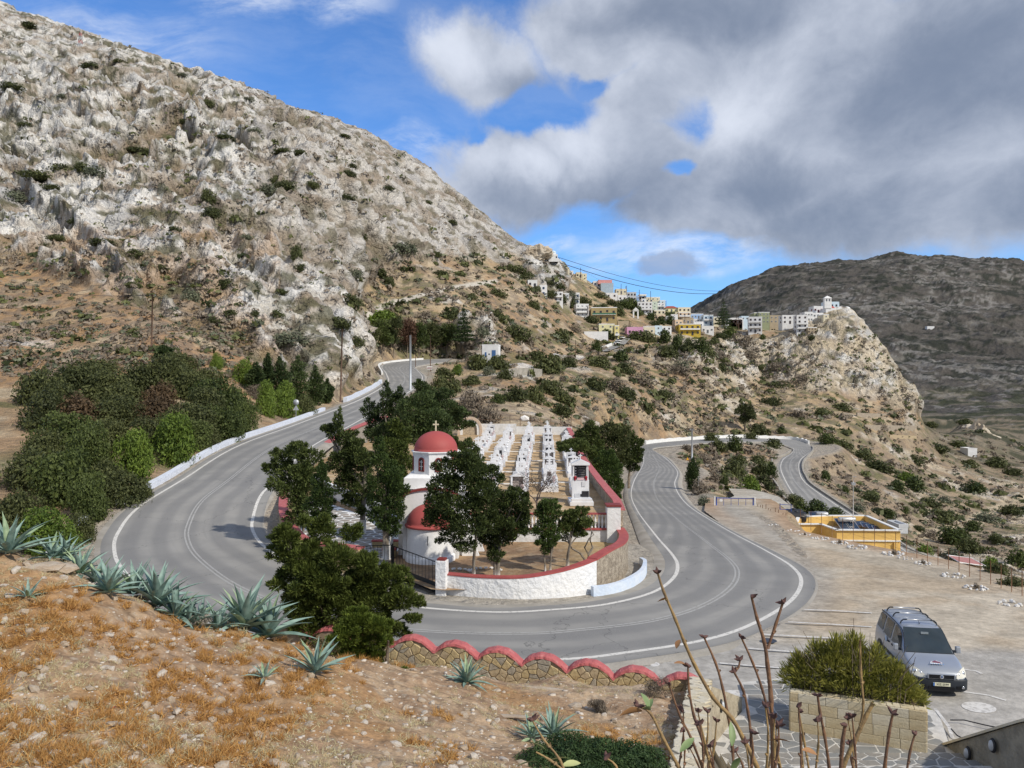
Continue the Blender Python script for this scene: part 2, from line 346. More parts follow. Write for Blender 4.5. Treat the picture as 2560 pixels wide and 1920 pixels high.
# ---------------------------------------------------------------- terrain: scattered heights (u, v, distance) -> smooth surface
CT = [
 # near belt
 (-300, 1400, 44), (0, 1500, 36), (500, 1640, 28), (1000, 1690, 26), (1500, 1690, 26), (2000, 1690, 26), (2560, 1700, 26), (2860, 1700, 26),
 (1000, 1480, 37), (1400, 1450, 39), (900, 1400, 43), (1200, 1350, 48), (1050, 1300, 52), (1300, 1250, 58), (1200, 1180, 75), (1100, 1120, 90), (1350, 1110, 105), (1500, 1150, 96), (1520, 1190, 88),
 # left of the road up to the rock
 (-250, 1250, 50), (100, 1300, 52), (50, 1200, 60), (250, 1180, 63), (50, 1000, 92), (300, 1100, 76), (-250, 1000, 92), (450, 1080, 82), (600, 1060, 96), (700, 1035, 112), (800, 1005, 135),
 (50, 900, 115), (50, 850, 122), (50, 820, 136), (50, 700, 178), (50, 630, 200), (50, 400, 290), (50, 200, 400), (0, 28, 520), (-250, -150, 560), (-250, 850, 120), (-250, 600, 190), (-250, 300, 330),
 (300, 960, 104), (400, 860, 118), (400, 832, 126), (250, 832, 128), (400, 740, 160), (400, 600, 200), (400, 400, 290), (400, 240, 395), (205, 95, 500), (400, 165, 480),
 (560, 960, 116), (600, 900, 130), (600, 860, 140), (600, 700, 185), (600, 500, 265), (600, 350, 350), (600, 228, 450), (720, 980, 136), (780, 900, 150), (800, 800, 172), (800, 650, 215), (800, 500, 290), (800, 400, 350), (800, 325, 425),
 (900, 930, 176), (930, 880, 180), (905, 800, 190), (860, 700, 225), (1000, 600, 350), (1000, 480, 420), (1050, 420, 470), (950, 378, 455), (1175, 520, 490), (1250, 590, 500), (1300, 622, 500),
 # hillside between the rock and the village
 (960, 850, 250), (960, 790, 270), (905, 800, 262), (950, 765, 285), (1040, 730, 310), (1150, 700, 345), (1000, 700, 330), (1100, 650, 370), (1200, 640, 410), (1200, 720, 350), (1100, 800, 285), (1200, 830, 280), (1100, 880, 245),
 (1150, 940, 215), (1080, 925, 222), (1070, 975, 185), (1060, 1010, 160), (1150, 1010, 150), (1300, 1060, 122), (1420, 1070, 120), (1300, 1000, 165), (1200, 960, 190), (1300, 930, 225), (1300, 900, 260), (1300, 850, 300), (1330, 760, 370), (1420, 940, 240),
 (1375, 662, 455), (1335, 640, 455), (1400, 700, 445), (1425, 760, 430), (1440, 688, 520), (1550, 742, 520), (1500, 780, 440), (1480, 850, 380), (1400, 890, 320), (1540, 880, 350), (1500, 930, 280), (1600, 860, 385), (1600, 820, 430),
 (1500, 1000, 225), (1500, 1060, 190), (1560, 1085, 195), (1560, 1110, 185), (1620, 1060, 230), (1650, 1085, 245), (1600, 1000, 250), (1700, 1000, 290), (1750, 1080, 275), (1700, 930, 330), (1650, 780, 500), (1700, 800, 480), (1720, 870, 400), (1800, 828, 455),
 (1800, 900, 400), (1800, 960, 340), (1850, 1040, 300), (1900, 1080, 290), (1900, 832, 455), (1900, 880, 432), (1900, 950, 405), (1900, 1020, 350), (2000, 1020, 350), (2000, 960, 395), (2000, 900, 415), (2000, 835, 445),
 (2080, 790, 455), (2120, 786, 450), (2120, 850, 425), (2120, 950, 405), (2100, 1020, 370), (2180, 868, 440), (2230, 940, 430), (2280, 1005, 420), (2200, 1000, 400), (2050, 1080, 305), (2150, 1060, 330), (2250, 1040, 380),
 # inside the far bend and the slope below it
 (1750, 1150, 190), (1850, 1150, 215), (1900, 1120, 240), (1800, 1200, 150), (1900, 1220, 165), (1720, 1200, 122), (1780, 1235, 110), (1850, 1245, 112), (1900, 1250, 125), (1950, 1280, 120), (2000, 1290, 122),
 (2080, 1120, 262), (2060, 1180, 225), (2120, 1200, 215), (2200, 1270, 190), (2150, 1140, 300), (2300, 1150, 360), (2250, 1200, 270), (2300, 1350, 180), (2450, 1300, 240), (2560, 1240, 330), (2430, 1200, 360), (2330, 1110, 440), (2450, 1100, 500), (2560, 1130, 520), (2560, 1060, 680),
 (2400, 1060, 600), (2860, 1060, 680), (2860, 1240, 330), (2860, 1420, 170), (2450, 1420, 140), (2560, 1350, 190), (2560, 1460, 120), (2300, 1400, 118), (2700, 1500, 95), (2860, 1620, 60),
 # falls away behind the skyline
 (-250, -60, 760), (0, 110, 760), (205, 170, 760), (400, 240, 760), (600, 300, 760), (800, 400, 720), (1000, 480, 720), (1175, 600, 720), (1300, 690, 700), (1375, 720, 560), (1440, 740, 700), (1550, 810, 680), (1700, 860, 640), (1800, 880, 600), (1900, 900, 580), (2000, 920, 570), (2120, 940, 560), (2250, 1080, 560), (2350, 1130, 620),
]
LU, LB = 330., 2.6
def tps_fit(pts, vals, c=.05):
    P = np.asarray(pts, float); D = np.sqrt(((P[:, None]-P[None])**2).sum(-1)+c*c); n = len(P)
    A = np.zeros((n+3, n+3)); A[:n, :n] = D+np.eye(n)*-.002; A[:n, n] = 1; A[:n, n+1:] = P; A[n:, :n] = A[:n, n:].T
    w = np.linalg.solve(A, np.r_[vals, 0, 0, 0]); return P, w, c
def tps_eval(fit, X):
    P, w, c = fit; n = len(P); out = np.empty(len(X))
    for i in range(0, len(X), 40000):
        x = X[i:i+40000]; D = np.sqrt((x[:, None, 0]-P[None, :, 0])**2+(x[:, None, 1]-P[None, :, 1])**2+c*c)
        out[i:i+40000] = D@w[:n]+w[n]+x@w[n+1:]
    return out
_cp = [(u, v, d) for u, v, d in CT]
for i in range(0, len(RC), 12):
    x, y, z = RC[i]; _cp.append((1280+x/y*F, 960-z/y*F, y))
_P = [(u/LU, math.log(d)*LB) for u, v, d in _cp]; _V = np.array([-(v-960)/F for u, v, d in _cp])
FIT = tps_fit(_P, _V)
# ---- flat places
LOT = [(3.8, 28.0), (11.5, 33.5), (16.2, 41), (16.8, 49), (18, 62), (20, 80), (24, 95), (31, 92), (28.5, 80), (25.5, 71), (24, 64), (26, 57), (28.5, 50), (28.8, 44), (27.5, 37), (27, 30), (27, 16), (12.3, 16), (12.3, 21), (7.5, 22.2), (5.3, 22)]
YARD = [(-3.2, 37.2), (.5, 37.1), (3.2, 38), (4.6, 39), (6.0, 42.5), (7.1, 47), (7.0, 52), (7.2, 75), (8.2, 108), (-6.5, 110), (-14, 108), (-19.5, 97), (-21.0, 82), (-20, 70), (-17.8, 59.5), (-15.5, 52), (-13.4, 46.5), (-11.5, 43), (-8, 41), (-6.4, 41.3), (-3.9, 38.7)]
def ground_z(x, y, z):
    """apply flat places and the road bed to the smooth height z (arrays)"""
    pl = polydist(x, y, LOT); w = 1-sstep(pl, 0., 3.5)
    lotz = -10.2-.055*np.maximum(0, y-27)-.10
    z = z*(1-w)+lotz*w
    # hairpin apron
    w = (1-sstep(np.hypot((x+2)/26, (y-36)/16), .72, 1.0)); z = z*(1-w)+(-10.32-.055*np.maximum(0, y-27)*sstep(x, 2, 12))*w
    dr, zr = road_near(x, y); w = 1-sstep(dr, 1.3, 1.3+np.clip(y*.05, 3.0, 7.)); z = z*(1-w)+(zr-.0)*w-.28*(1-sstep(dr, .0, .62))
    py = polydist(x, y, YARD); yz = np.minimum(z, -10.15+np.maximum(0, y-48)*.03)
    z = np.where(py < -.45, yz, z)
    return z, dr, zr, pl, py
def base_height(x, y):
    x = np.atleast_1d(np.asarray(x, float)); y = np.atleast_1d(np.asarray(y, float))
    t = tps_eval(FIT, np.c_[(1280+x/y*F)/LU, np.log(y)*LB]); return ground_z(x, y, t*y)[0]

NU = 700; us = np.linspace(-170, 2730, NU)
Ls = np.concatenate([np.linspace(math.log(24), math.log(110), 150, endpoint=False), np.linspace(math.log(110), math.log(560), 400, endpoint=False), np.linspace(math.log(560), math.log(760), 22)])
NR = len(Ls); UU, LL = np.meshgrid(us, Ls); U = UU.ravel(); L = LL.ravel(); Y = np.exp(L); X = (U-1280)/F*Y
T = tps_eval(FIT, np.c_[U/LU, L*LB]); Z0 = T*Y
Z, DR, ZR, PL, PY = ground_z(X, Y, Z0.copy())
VV = 960-Z/Y*F                      # image row, only used to lay out kinds of ground
ROCK_L = [(-200, 600), (0, 630), (150, 680), (300, 745), (420, 790), (560, 860), (640, 905), (760, 945), (800, 985), (955, 962), (940, 900), (915, 820), (880, 760), (905, 700), (960, 655), (1100, 640), (1200, 640), (1340, 650), (1420, 600), (700, 200), (0, -300), (-300, -300)]
ROCK_V = [(1640, 880), (1730, 862), (1850, 850), (1980, 832), (2050, 790), (2100, 770), (2150, 770), (2200, 850), (2300, 980), (2300, 1030), (2200, 1000), (2050, 975), (1900, 950), (1780, 935), (1700, 920)]
ROCK_C = [(1300, 610), (1350, 600), (1390, 640), (1420, 690), (1450, 790), (1400, 760), (1350, 730), (1320, 700)]
ROCK_S = [(1140, 800), (1230, 800), (1250, 880), (1160, 900)]
nz3 = np.c_[X, Y, Z]
warp = (fbm(nz3/30, 3, 5)-.5)*120
def msk(poly, soft, far=0, near=1e9):
    d = polydist(U+warp*.6, VV+warp*.4, poly); return (1-sstep(d, -soft, soft))*(Y > far)*(Y < near)
rock = np.maximum.reduce([msk(ROCK_L, 18, 110, 600), msk(ROCK_V, 14, 330, 600), msk(ROCK_C, 8, 380, 600), msk(ROCK_S, 10, 200, 330)*.9])
# outcrops scattered over the soil slopes
patch = sstep(fbm(nz3/np.array([22, 22, 9]), 4, 31), .56, .66)*(Y > 120)*(DR > 8)
rock0 = rock.copy(); rock = np.maximum(rock, patch*.75)
road_w = sstep(DR, 1.5, 9.); rock *= road_w
TRK = [(893, 812), (910, 796), (940, 778), (985, 758), (1030, 744), (1080, 730), (1150, 716), (1240, 704)]
trk2 = (1-sstep(polydist(U, VV, TRK, False), 3.5+5*(1-sstep(U, 900, 1060)), 6.5+6*(1-sstep(U, 900, 1060))))*(Y > 225)*(Y < 420)
rock *= 1-trk2
gc = np.c_[(U+VV*1.1)/330, (U-VV*.9)/95, Y/120]+np.c_[warp, warp, warp]/150
gul = fbm(gc, 4, 35, .55, ridge=True)
outc = sstep(.55*fbm(nz3/np.array([26, 26, 40])+warp[:, None]/90, 4, 33, .55)+.45*fbm(gc*.8, 3, 36), .375, .445)      # bare outcrops against soil filled gullies
outc = np.where((Y > 110)*(U < 1560), outc, 1.)
# displacement ---------------------------------------------------
G = lambda a: a.reshape(NR, NU)
Pm = np.stack([G(X), G(Y), G(Z)], -1)
du = np.gradient(Pm, axis=1); dl = np.gradient(Pm, axis=0); N = np.cross(du, dl); N /= np.linalg.norm(N, axis=-1, keepdims=True)+1e-9; N = N.reshape(-1, 3)
q = nz3 + (np.c_[fbm(nz3/18, 2, 71), fbm(nz3/18, 2, 72), fbm(nz3/18, 2, 73)]-.5)*16
big = fbm(q/np.array([34, 40, 70]), 3, 1, ridge=True)          # buttresses and gullies running down the face
mid = fbm(q/np.array([11, 11, 14]), 4, 2, .58, ridge=True)
fine = fbm(q/2.6, 4, 3, .62)
pits = sstep(fbm(q/np.array([4.2, 4.2, 3.0]), 2, 9), .68, .80)
dist_k = np.clip(Y/300, .35, 1.2)
sharp = fbm(q/np.array([5.5, 5.5, 8]), 4, 8, .6, ridge=True)
skyl = 1-.55*sstep(Y, 330, 470)
D = skyl*(.35+.65*outc)*(rock0*((big-.62)*10+(gul-.62)*15*(1-.75*sstep(U, 850, 1050)))*dist_k+(rock0+.25*rock)*(mid-.6)*6.5*dist_k+rock*(sharp-.6)*3.2*dist_k+rock*(fine-.5)*1.6*dist_k-rock*pits*2.2*dist_k)
soft = (1-rock)*road_w*np.clip(PL/8, 0, 1)*np.clip(PY/6, 0, 1)*np.clip((Y-30)/60, 0, 1)
D += rock0*(outc-.6)*5.0*dist_k
D += (1-trk2)*soft*((fbm(nz3/16, 3, 21)-.5)*3.0+(fbm(nz3/3.2, 3, 22)-.5)*.9)*np.clip(Y/220, .25, 1.)
PX = np.c_[X, Y, Z]+N*D[:, None]
cover = sstep(DR, .3, 1.2)
# terraces / banks left: step profile
# ---- colour of the ground (albedo)
def lerp(a, b, t): return a*(1-t)[:, None]+np.asarray(b)*t[:, None]
pn = PX
f1 = fbm(pn/9, 4, 41); f2 = fbm(pn/1.7, 3, 42); f3 = fbm(pn/45, 3, 43); f4 = fbm(pn/np.array([5., 5, 5]), 4, 44)
soil = np.tile(np.array([.36, .245, .145]), (len(X), 1))
soil = lerp(soil, (.46, .37, .25), sstep(f1, .42, .62))
soil = lerp(soil, (.25, .19, .125), sstep(f2, .5, .72)*.8)
soil = lerp(soil, (.43, .33, .20), sstep(f3, .45, .6)*.6)
orange = ((U < 640)*(VV > 560)*(VV < 1000)*(Y > 100)).astype(float)
soil = lerp(soil, (.40, .235, .12), orange*sstep(f4, .35, .6)*.75)
far_dry = sstep(U, 1850, 2100)*(VV > 1080)*(Y > 150); soil = lerp(soil, (.30, .235, .165), far_dry*.7)
green = sstep(f4, .50, .60)*(Y > 60)*(1-orange*.8); soil = lerp(soil, (.125, .128, .058), green*.8*sstep(f3, .30, .50))
purple = sstep(fbm(pn/2.4, 2, 49), .5, .62)*(Y > 100); soil = lerp(soil, (.20, .16, .125), purple*.6)
rk = np.tile(np.array([.58, .545, .48]), (len(X), 1))
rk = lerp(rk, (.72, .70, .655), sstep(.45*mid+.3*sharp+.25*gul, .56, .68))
rk = lerp(rk, (.40, .40, .40), sstep(fbm(pn/np.array([8, 8, 20]), 3, 53), .52, .66)*.7)
rk = lerp(rk, (.38, .31, .23), sstep(f1, .54, .70)*.7)
rk = lerp(rk, (.27, .20, .13), sstep(fbm(pn/np.array([14, 14, 5]), 4, 51), .56, .66)*.7)
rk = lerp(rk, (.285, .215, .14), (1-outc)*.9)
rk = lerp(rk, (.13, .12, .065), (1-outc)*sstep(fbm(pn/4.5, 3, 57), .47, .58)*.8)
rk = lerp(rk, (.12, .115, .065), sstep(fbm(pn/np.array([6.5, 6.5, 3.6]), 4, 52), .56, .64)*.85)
rk = lerp(rk, (.10, .085, .065), pits*.85)  # sunken pits also darkened here, their shade put into the colour
vil = (U > 1600).astype(float); rk = lerp(rk, (.62, .52, .37), vil*.75*sstep(f4, .3, .6))
brownl = ((U > 640)*(U < 1320)*(VV < 720)).astype(float); rk = lerp(rk, (.34, .29, .235), brownl*.32)
toe = ((U < 700)*(VV > 600)*(Y > 100)).astype(float); rk = lerp(rk, (.46, .30, .175), toe*.45*sstep(f1, .4, .6))
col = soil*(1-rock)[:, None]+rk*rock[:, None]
flat = (Y < 56)*(DR < 6)*(X < 16)*(X > -16)*1.0
col = lerp(col, (.40, .365, .31), np.maximum(flat, (1-sstep(DR, 1.0, 3.2))*.75))
trk = (1-sstep(polydist(X, Y, [tuple(at(u, v, d))[:2] for u, v, d in [(2600, 1222, 350), (2520, 1262, 300), (2450, 1300, 246), (2435, 1322, 225), (2400, 1332, 214), (2310, 1354, 182)]], False), 1.6, 3.0))
fw_ = sstep(U, 2150, 2350)*sstep(Y, 330, 520); col = lerp(col, (.155, .135, .10), fw_*.7); col = lerp(col, (.05, .055, .032), fw_*sstep(fbm(pn/np.array([16, 16, 8]), 3, 58), .46, .56)*.85)
col = lerp(col, (.47, .39, .27), trk*(Y > 150)); col = lerp(col, (.52, .48, .41), trk2)
I = np.arange(NR*NU).reshape(NR, NU)
# drop faces whose ground is hidden under the road sheet so nothing pokes through
Q = np.stack([I[:-1, :-1], I[:-1, 1:], I[1:, 1:], I[1:, :-1]], -1).reshape(-1, 4)
M_ter = terrain_mat('hillside_ground', 1.2, .75, 5., 1.)
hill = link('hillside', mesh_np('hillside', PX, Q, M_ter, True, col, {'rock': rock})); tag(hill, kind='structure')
GX, GY, GZ = G(PX[:, 0]), G(PX[:, 1]), G(PX[:, 2]); GV = 960-GZ/GY*F
def hit(u, v, dmin=0., dmax=1e9, strict=False):
    """first ground point seen in direction (u,v); falls back to the skyline of that column"""
    j = int(round((u-us[0])/(us[1]-us[0]))); j = min(max(j, 0), NU-1); cv = GV[:, j]
    ok = np.where((cv <= v) & (GY[:, j] >= dmin) & (GY[:, j] <= dmax))[0]
    if strict and not len(ok): return None
    i = ok[0] if len(ok) else int(np.argmin(np.where((GY[:, j] >= dmin) & (GY[:, j] <= min(dmax, 640)), cv, 1e9)))
    return Vector((GX[i, j], GY[i, j], GZ[i, j]))

# ---------------------------------------------------------------- far mountain beyond the valley (its own sheet)
FM = [(-300, 1100, 800), (-300, 900, 3000), (600, 1100, 800), (600, 900, 3000), (1500, 1090, 780), (1500, 860, 2400), (1730, 772, 2400), (1730, 900, 1500), (1850, 706, 2400), (1925, 668, 2400), (1985, 660, 2450), (2100, 650, 2500), (2230, 641, 2500), (2350, 644, 2450), (2480, 655, 2400), (2560, 658, 2400), (2860, 668, 2400),
      (2300, 1080, 760), (2560, 1050, 800), (2860, 1050, 800), (2300, 1000, 1000), (2560, 960, 1050), (2860, 960, 1050), (2300, 900, 1300), (2560, 880, 1350), (2860, 880, 1350), (2200, 800, 1600), (2400, 780, 1700), (2560, 780, 1750), (2860, 780, 1750), (2100, 720, 2000), (2300, 710, 2050), (2560, 720, 2100), (1900, 760, 2000),
      (1730, 860, 3200), (1925, 760, 3200), (2230, 740, 3300), (2560, 750, 3300), (2860, 760, 3300), (1300, 960, 900), (1300, 900, 2500)]
ff = tps_fit([(u/LU, math.log(d)*LB) for u, v, d in FM], np.array([-(v-960)/F for u, v, d in FM]))
fu = np.linspace(1180, 2760, 420); fl = np.linspace(math.log(640), math.log(3200), 330); A1, A2 = np.meshgrid(fu, fl); U2 = A1.ravel(); Y2 = np.exp(A2.ravel()); X2 = (U2-1280)/F*Y2
Z2 = tps_eval(ff, np.c_[U2/LU, np.log(Y2)*LB])*Y2; p2 = np.c_[X2, Y2, Z2]
qq = p2+(np.c_[fbm(p2/200, 2, 61), fbm(p2/200, 2, 62), fbm(p2/200, 2, 63)]-.5)*120
r1 = fbm(qq/np.array([260, 260, 200]), 4, 64, ridge=True); r2 = fbm(qq/38, 4, 65, .6, ridge=True)
Z2 = Z2+(r1-.6)*46*sstep(Y2, 900, 1500)+(r2-.6)*15*sstep(Y2, 700, 1200)
p2 = np.c_[X2, Y2, Z2]; VF = 960-Z2/Y2*F
fc = np.tile(np.array([.088, .080, .070]), (len(X2), 1)); g1 = fbm(p2/np.array([60, 60, 14]), 5, 66, .6); g2 = fbm(p2/np.array([22., 22, 9]), 4, 67); g3 = fbm(p2/np.array([160, 160, 90]), 3, 68)  # dark scrub tones, with the cloud shadow on the mountain painted into them
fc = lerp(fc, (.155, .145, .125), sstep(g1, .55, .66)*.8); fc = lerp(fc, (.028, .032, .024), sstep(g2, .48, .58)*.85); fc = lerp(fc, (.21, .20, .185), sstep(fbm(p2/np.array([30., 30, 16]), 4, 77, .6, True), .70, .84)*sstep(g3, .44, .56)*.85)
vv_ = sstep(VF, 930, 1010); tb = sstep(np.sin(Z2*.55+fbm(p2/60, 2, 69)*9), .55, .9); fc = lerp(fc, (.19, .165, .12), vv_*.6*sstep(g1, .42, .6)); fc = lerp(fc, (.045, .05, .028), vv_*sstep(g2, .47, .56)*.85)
I2 = np.arange(len(X2)).reshape(len(fl), len(fu)); Q2 = np.stack([I2[:-1, :-1], I2[:-1, 1:], I2[1:, 1:], I2[1:, :-1]], -1).reshape(-1, 4)
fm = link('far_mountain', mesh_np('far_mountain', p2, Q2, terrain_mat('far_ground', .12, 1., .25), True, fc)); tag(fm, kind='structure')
MB().add([(-9000, 300, -60), (9000, 300, -60), (9000, 15000, -60), (-9000, 15000, -60)], [(0, 1, 2, 3)]).build('valley_floor', pmat('valley_soil', (.2, .17, .12), (.08, .08, .05), .02)); tag(bpy.data.objects['valley_floor'], kind='structure')

# ---------------------------------------------------------------- road surface and its paint
def asphalt_mat():
    m = bpy.data.materials.new('asphalt'); m.use_nodes = True; t = m.node_tree; b = NB(t); p = t.nodes['Principled BSDF']
    co = b.n('ShaderNodeTexCoord').outputs['Object']; uv = b.n('ShaderNodeUVMap').outputs[0]
    n1 = b.noise(co, .25, 5, .6); n2 = b.noise(co, 30, 3); st = b.noise(b.vmath('MULTIPLY', uv, (16., .14, 1.)), 1., 5, .6)
    c = b.mix(b.smooth(n1.outputs[0], .35, .68), (.225, .220, .207, 1), (.300, .290, .266, 1))
    c = b.mix(b.smooth(st.outputs[0], .52, .80, 0, .35), c, (.135, .136, .138, 1))
    sx = b.n('ShaderNodeSeparateXYZ'); t.links.new(uv, sx.inputs[0]); wt_ = b.math('ADD', sx.outputs[0], b.math('MULTIPLY', b.math('SUBTRACT', b.noise(b.vmath('MULTIPLY', uv, (.5, .05, 1)), 1., 2).outputs[0], .5), .25))
    trk_ = b.smooth(b.math('ABSOLUTE', b.math('SUBTRACT', b.math('FRACT', b.math('MULTIPLY', wt_, 4.)), .5)), .12, .42, .55, 0.)
    c = b.mix(trk_, c, (.145, .145, .145, 1)); pt = b.noise(co, .09, 2, .4); c = b.mix(b.smooth(pt.outputs[0], .56, .60, 0, .35), c, (.16, .158, .15, 1))
    c = b.mix(b.smooth(n2.outputs[0], .3, .8, 0, .45), c, (.31, .30, .275, 1))
    # thin cracks
    w = b.n('ShaderNodeTexVoronoi', feature='DISTANCE_TO_EDGE'); t.links.new(b.vmath('ADD', co, b.vmath('SCALE', b.noise(co, 1.1, 4).outputs['Color'], sc=1.4)), w.inputs['Vector']); w.inputs['Scale'].default_value = .13
    c = b.mix(b.smooth(w.outputs['Distance'], .004, .0, 0, .55), c, (.05, .05, .05, 1))
    t.links.new(c, p.inputs['Base Color']); p.inputs['Roughness'].default_value = .82; p.inputs['Specular IOR Level'].default_value = .25
    x = b.n('ShaderNodeBump'); x.inputs['Strength'].default_value = .25; x.inputs['Distance'].default_value = .02; t.links.new(b.noise(co, 60, 3).outputs[0], x.inputs['Height']); t.links.new(x.outputs[0], p.inputs['Normal'])
    return m
def ribbon(name, s0, s1, dz, mat, nc=2, i0=0, i1=None, wav=0.):
    """sheet between cross positions s0..s1 (0 = outer edge line, 1 = inner), given in metres outside the lines when tuples"""
    i1 = len(RA) if i1 is None else i1; V = []; uv = []; k = 0
    cum = np.r_[0, np.cumsum(np.linalg.norm(np.diff(RC, axis=0), axis=1))]
    for i in range(i0, i1):
        a, b = RA[i], RB[i]; w = np.linalg.norm(b-a); e = (b-a)/w
        pa = s0(w) if callable(s0) else s0*w; pb = s1(w) if callable(s1) else s1*w
        if wav: r = math.sin(i*.9)*wav; pa += r; pb += r
        for c in range(nc):
            f = pa+(pb-pa)*c/(nc-1); p = a+e*f; V.append((p[0], p[1], p[2]+(dz[c] if isinstance(dz, (list, tuple)) else dz))); uv.append((f/7., cum[i]))
    n = i1-i0; I = np.arange(n*nc).reshape(n, nc); Q = np.stack([I[:-1, :-1], I[:-1, 1:], I[1:, 1:], I[1:, :-1]], -1).reshape(-1, 4)
    me = mesh_np(name, V, Q, mat, True); u = me.uv_layers.new(name='UVMap'); uv = np.array(uv, np.float32)[np.array([l.vertex_index for l in me.loops])]; u.data.foreach_set('uv', uv.ravel())
    o = link(name, me); tag(o, kind='structure'); return o
M_asph = asphalt_mat()
def wornpaint(name, c, wear=.35, under=(.2, .195, .18, 1)):
    """paint with worn patches showing the asphalt"""
    m = bpy.data.materials.new(name); m.use_nodes = True; t = m.node_tree; b = NB(t); p = t.nodes['Principled BSDF']; co = b.n('ShaderNodeTexCoord').outputs['Object']
    n = b.noise(co, 6, 6, .7); f = b.smooth(n.outputs[0], wear, wear+.22)
    t.links.new(b.mix(f, under, c4(c)), p.inputs['Base Color']); p.inputs['Roughness'].default_value = .8; return m
M_line = wornpaint('road_paint', (.62, .60, .55), .28); M_line2 = wornpaint('worn_road_paint', (.36, .355, .335), .30)
ribbon('road', lambda w: -.75, lambda w: w+.75, .03, M_asph, 7)
ribbon('road_edge_line_outer', lambda w: -.11, lambda w: .11, .036, M_line)
ribbon('road_edge_line_inner', lambda w: w-.11, lambda w: w+.11, .036, M_line)
ribbon('road_centre_line', lambda w: w*.5-.16, lambda w: w*.5-.06, .036, M_line2)
ribbon('road_centre_line_second', lambda w: w*.5+.06, lambda w: w*.5+.16, .036, M_line2)

M_sho = pmat('concrete_shoulder', (.39, .36, .31), (.31, .285, .24), .8, .95, .3, 8.)
ribbon('road_shoulder_outer', lambda w: -1.9, lambda w: -.74, [-.22, .0, .024], M_sho, 3)
ribbon('road_shoulder_inner', lambda w: w+.74, lambda w: w+1.9, [.024, .0, -.22], M_sho, 3)
# ---------------------------------------------------------------- foreground bank of stony soil
ZP = -10.1
BK = [(-200, 1330, 15.0), (0, 1385, 15.5), (150, 1403, 16), (350, 1490, 16.5), (600, 1575, 17), (740, 1612, 18), (900, 1650, 20), (1010, 1668, 21.8), (1150, 1676, 22.2), (1400, 1690, 21.7), (1600, 1711, 21.1), (1750, 1740, 20.8), (1950, 1760, 20.5),
      (-200, 1600, 11), (0, 1600, 12), (300, 1680, 12), (600, 1740, 12.5), (1000, 1770, 15), (1300, 1810, 16), (1600, 1850, 16), (-200, 1940, 8), (0, 1925, 8.6), (600, 1930, 9.2), (1000, 1930, 10.2), (1300, 1930, 11.8), (1600, 1930, 13), (1900, 1930, 13.5),
      (0, 2300, 5), (600, 2300, 5), (1200, 2300, 6), (1900, 2350, 6), (-200, 2300, 5)]
for u in (-200, 0, 150, 350, 600, 740, 900):
    d0 = dict([(-200, 15), (0, 15.5), (150, 16), (350, 16.5), (600, 17), (740, 18), (900, 20)])[u]
    BK.append((u, 960+10.7/(d0+6)*F, d0+6)); BK.append((u, 960+10.9/(d0+11)*F, d0+11)); BK.append((u, 960+((.33 if u < 700 else .36)+.05)*F, d0+1.2))
for u in (1150, 1400, 1700, 1950): BK.append((u, 1800, 26))
bf = tps_fit([(u/LU, math.log(d)*LB) for u, v, d in BK], np.array([-(v-960)/F for u, v, d in BK]), .02)
WL0, WL1 = at(1032, 1590, 23.0), at(1712, 1686, 21.3)       # peaks of the first and the last scallop
wdir = (WL1-WL0)/6.0
def wall_y(x): return WL0.y+(x-WL0.x)/wdir.x*wdir.y
bu = np.linspace(-230, 1960, 620); bl = np.linspace(math.log(5), math.log(28), 420); A1, A2 = np.meshgrid(bu, bl); U3 = A1.ravel(); Y3 = np.exp(A2.ravel()); X3 = (U3-1280)/F*Y3
Z3 = tps_eval(bf, np.c_[U3/LU, np.log(Y3)*LB])*Y3
p3 = np.c_[X3, Y3, Z3]
Z3 = Z3+(fbm(p3/1.6, 4, 81)-.5)*.34+(fbm(p3/.32, 3, 82, .6)-.5)*.10
SW0, SW1 = Vector((5.15, 21.6, 0)), Vector((2.55, 12.6, 0))     # line of the stair parapet
side = (X3-SW0.x)*(SW1.y-SW0.y)-(Y3-SW0.y)*(SW1.x-SW0.x)         # >0 on one side
right = side < 0
beyond = (X3 > -7.2)*(Y3 > wall_y(X3)+.12)
Z3 = np.where(right | beyond, -10.75, Z3)
p3 = np.c_[X3, Y3, Z3]
b1 = fbm(p3/.9, 4, 83); b2 = fbm(p3/.22, 3, 84); b3 = fbm(p3/2.6, 3, 85)
bc = np.tile(np.array([.335, .225, .14]), (len(X3), 1)); bc = lerp(bc, (.42, .30, .19), sstep(b1, .45, .62)); bc = lerp(bc, (.24, .165, .105), sstep(b2, .52, .68)*.8)
bc = lerp(bc, (.44, .37, .28), sstep(fbm(p3/.13, 2, 86), .66, .76)*.7); bc = lerp(bc, (.36, .20, .08), sstep(b3, .54, .66)*.55); bc = lerp(bc, (.47, .37, .26), sstep(X3, .5, 4.)*sstep(b1, .38, .6)*.8)
I3 = np.arange(len(X3)).reshape(len(bl), len(bu)); Q3 = np.stack([I3[:-1, :-1], I3[:-1, 1:], I3[1:, 1:], I3[1:, :-1]], -1).reshape(-1, 4)
keep = ~((right | beyond)[Q3].all(1)); Q3 = Q3[keep]
bank = link('stony_bank', mesh_np('stony_bank', p3, Q3, terrain_mat('bank_soil', 5., .7, 14.), True, bc)); tag(bank, kind='structure')
BG = [a.reshape(len(bl), len(bu)) for a in (X3, Y3, Z3)]; BV = 960-BG[2]/BG[1]*F
def bhit(u, v):
    j = int(round((u-bu[0])/(bu[1]-bu[0]))); j = min(max(j, 0), len(bu)-1); ok = np.where(BV[:, j] <= v)[0]
    i = ok[0] if len(ok) else int(np.argmin(BV[:, j])); return Vector((BG[0][i, j], BG[1][i, j], BG[2][i, j]))

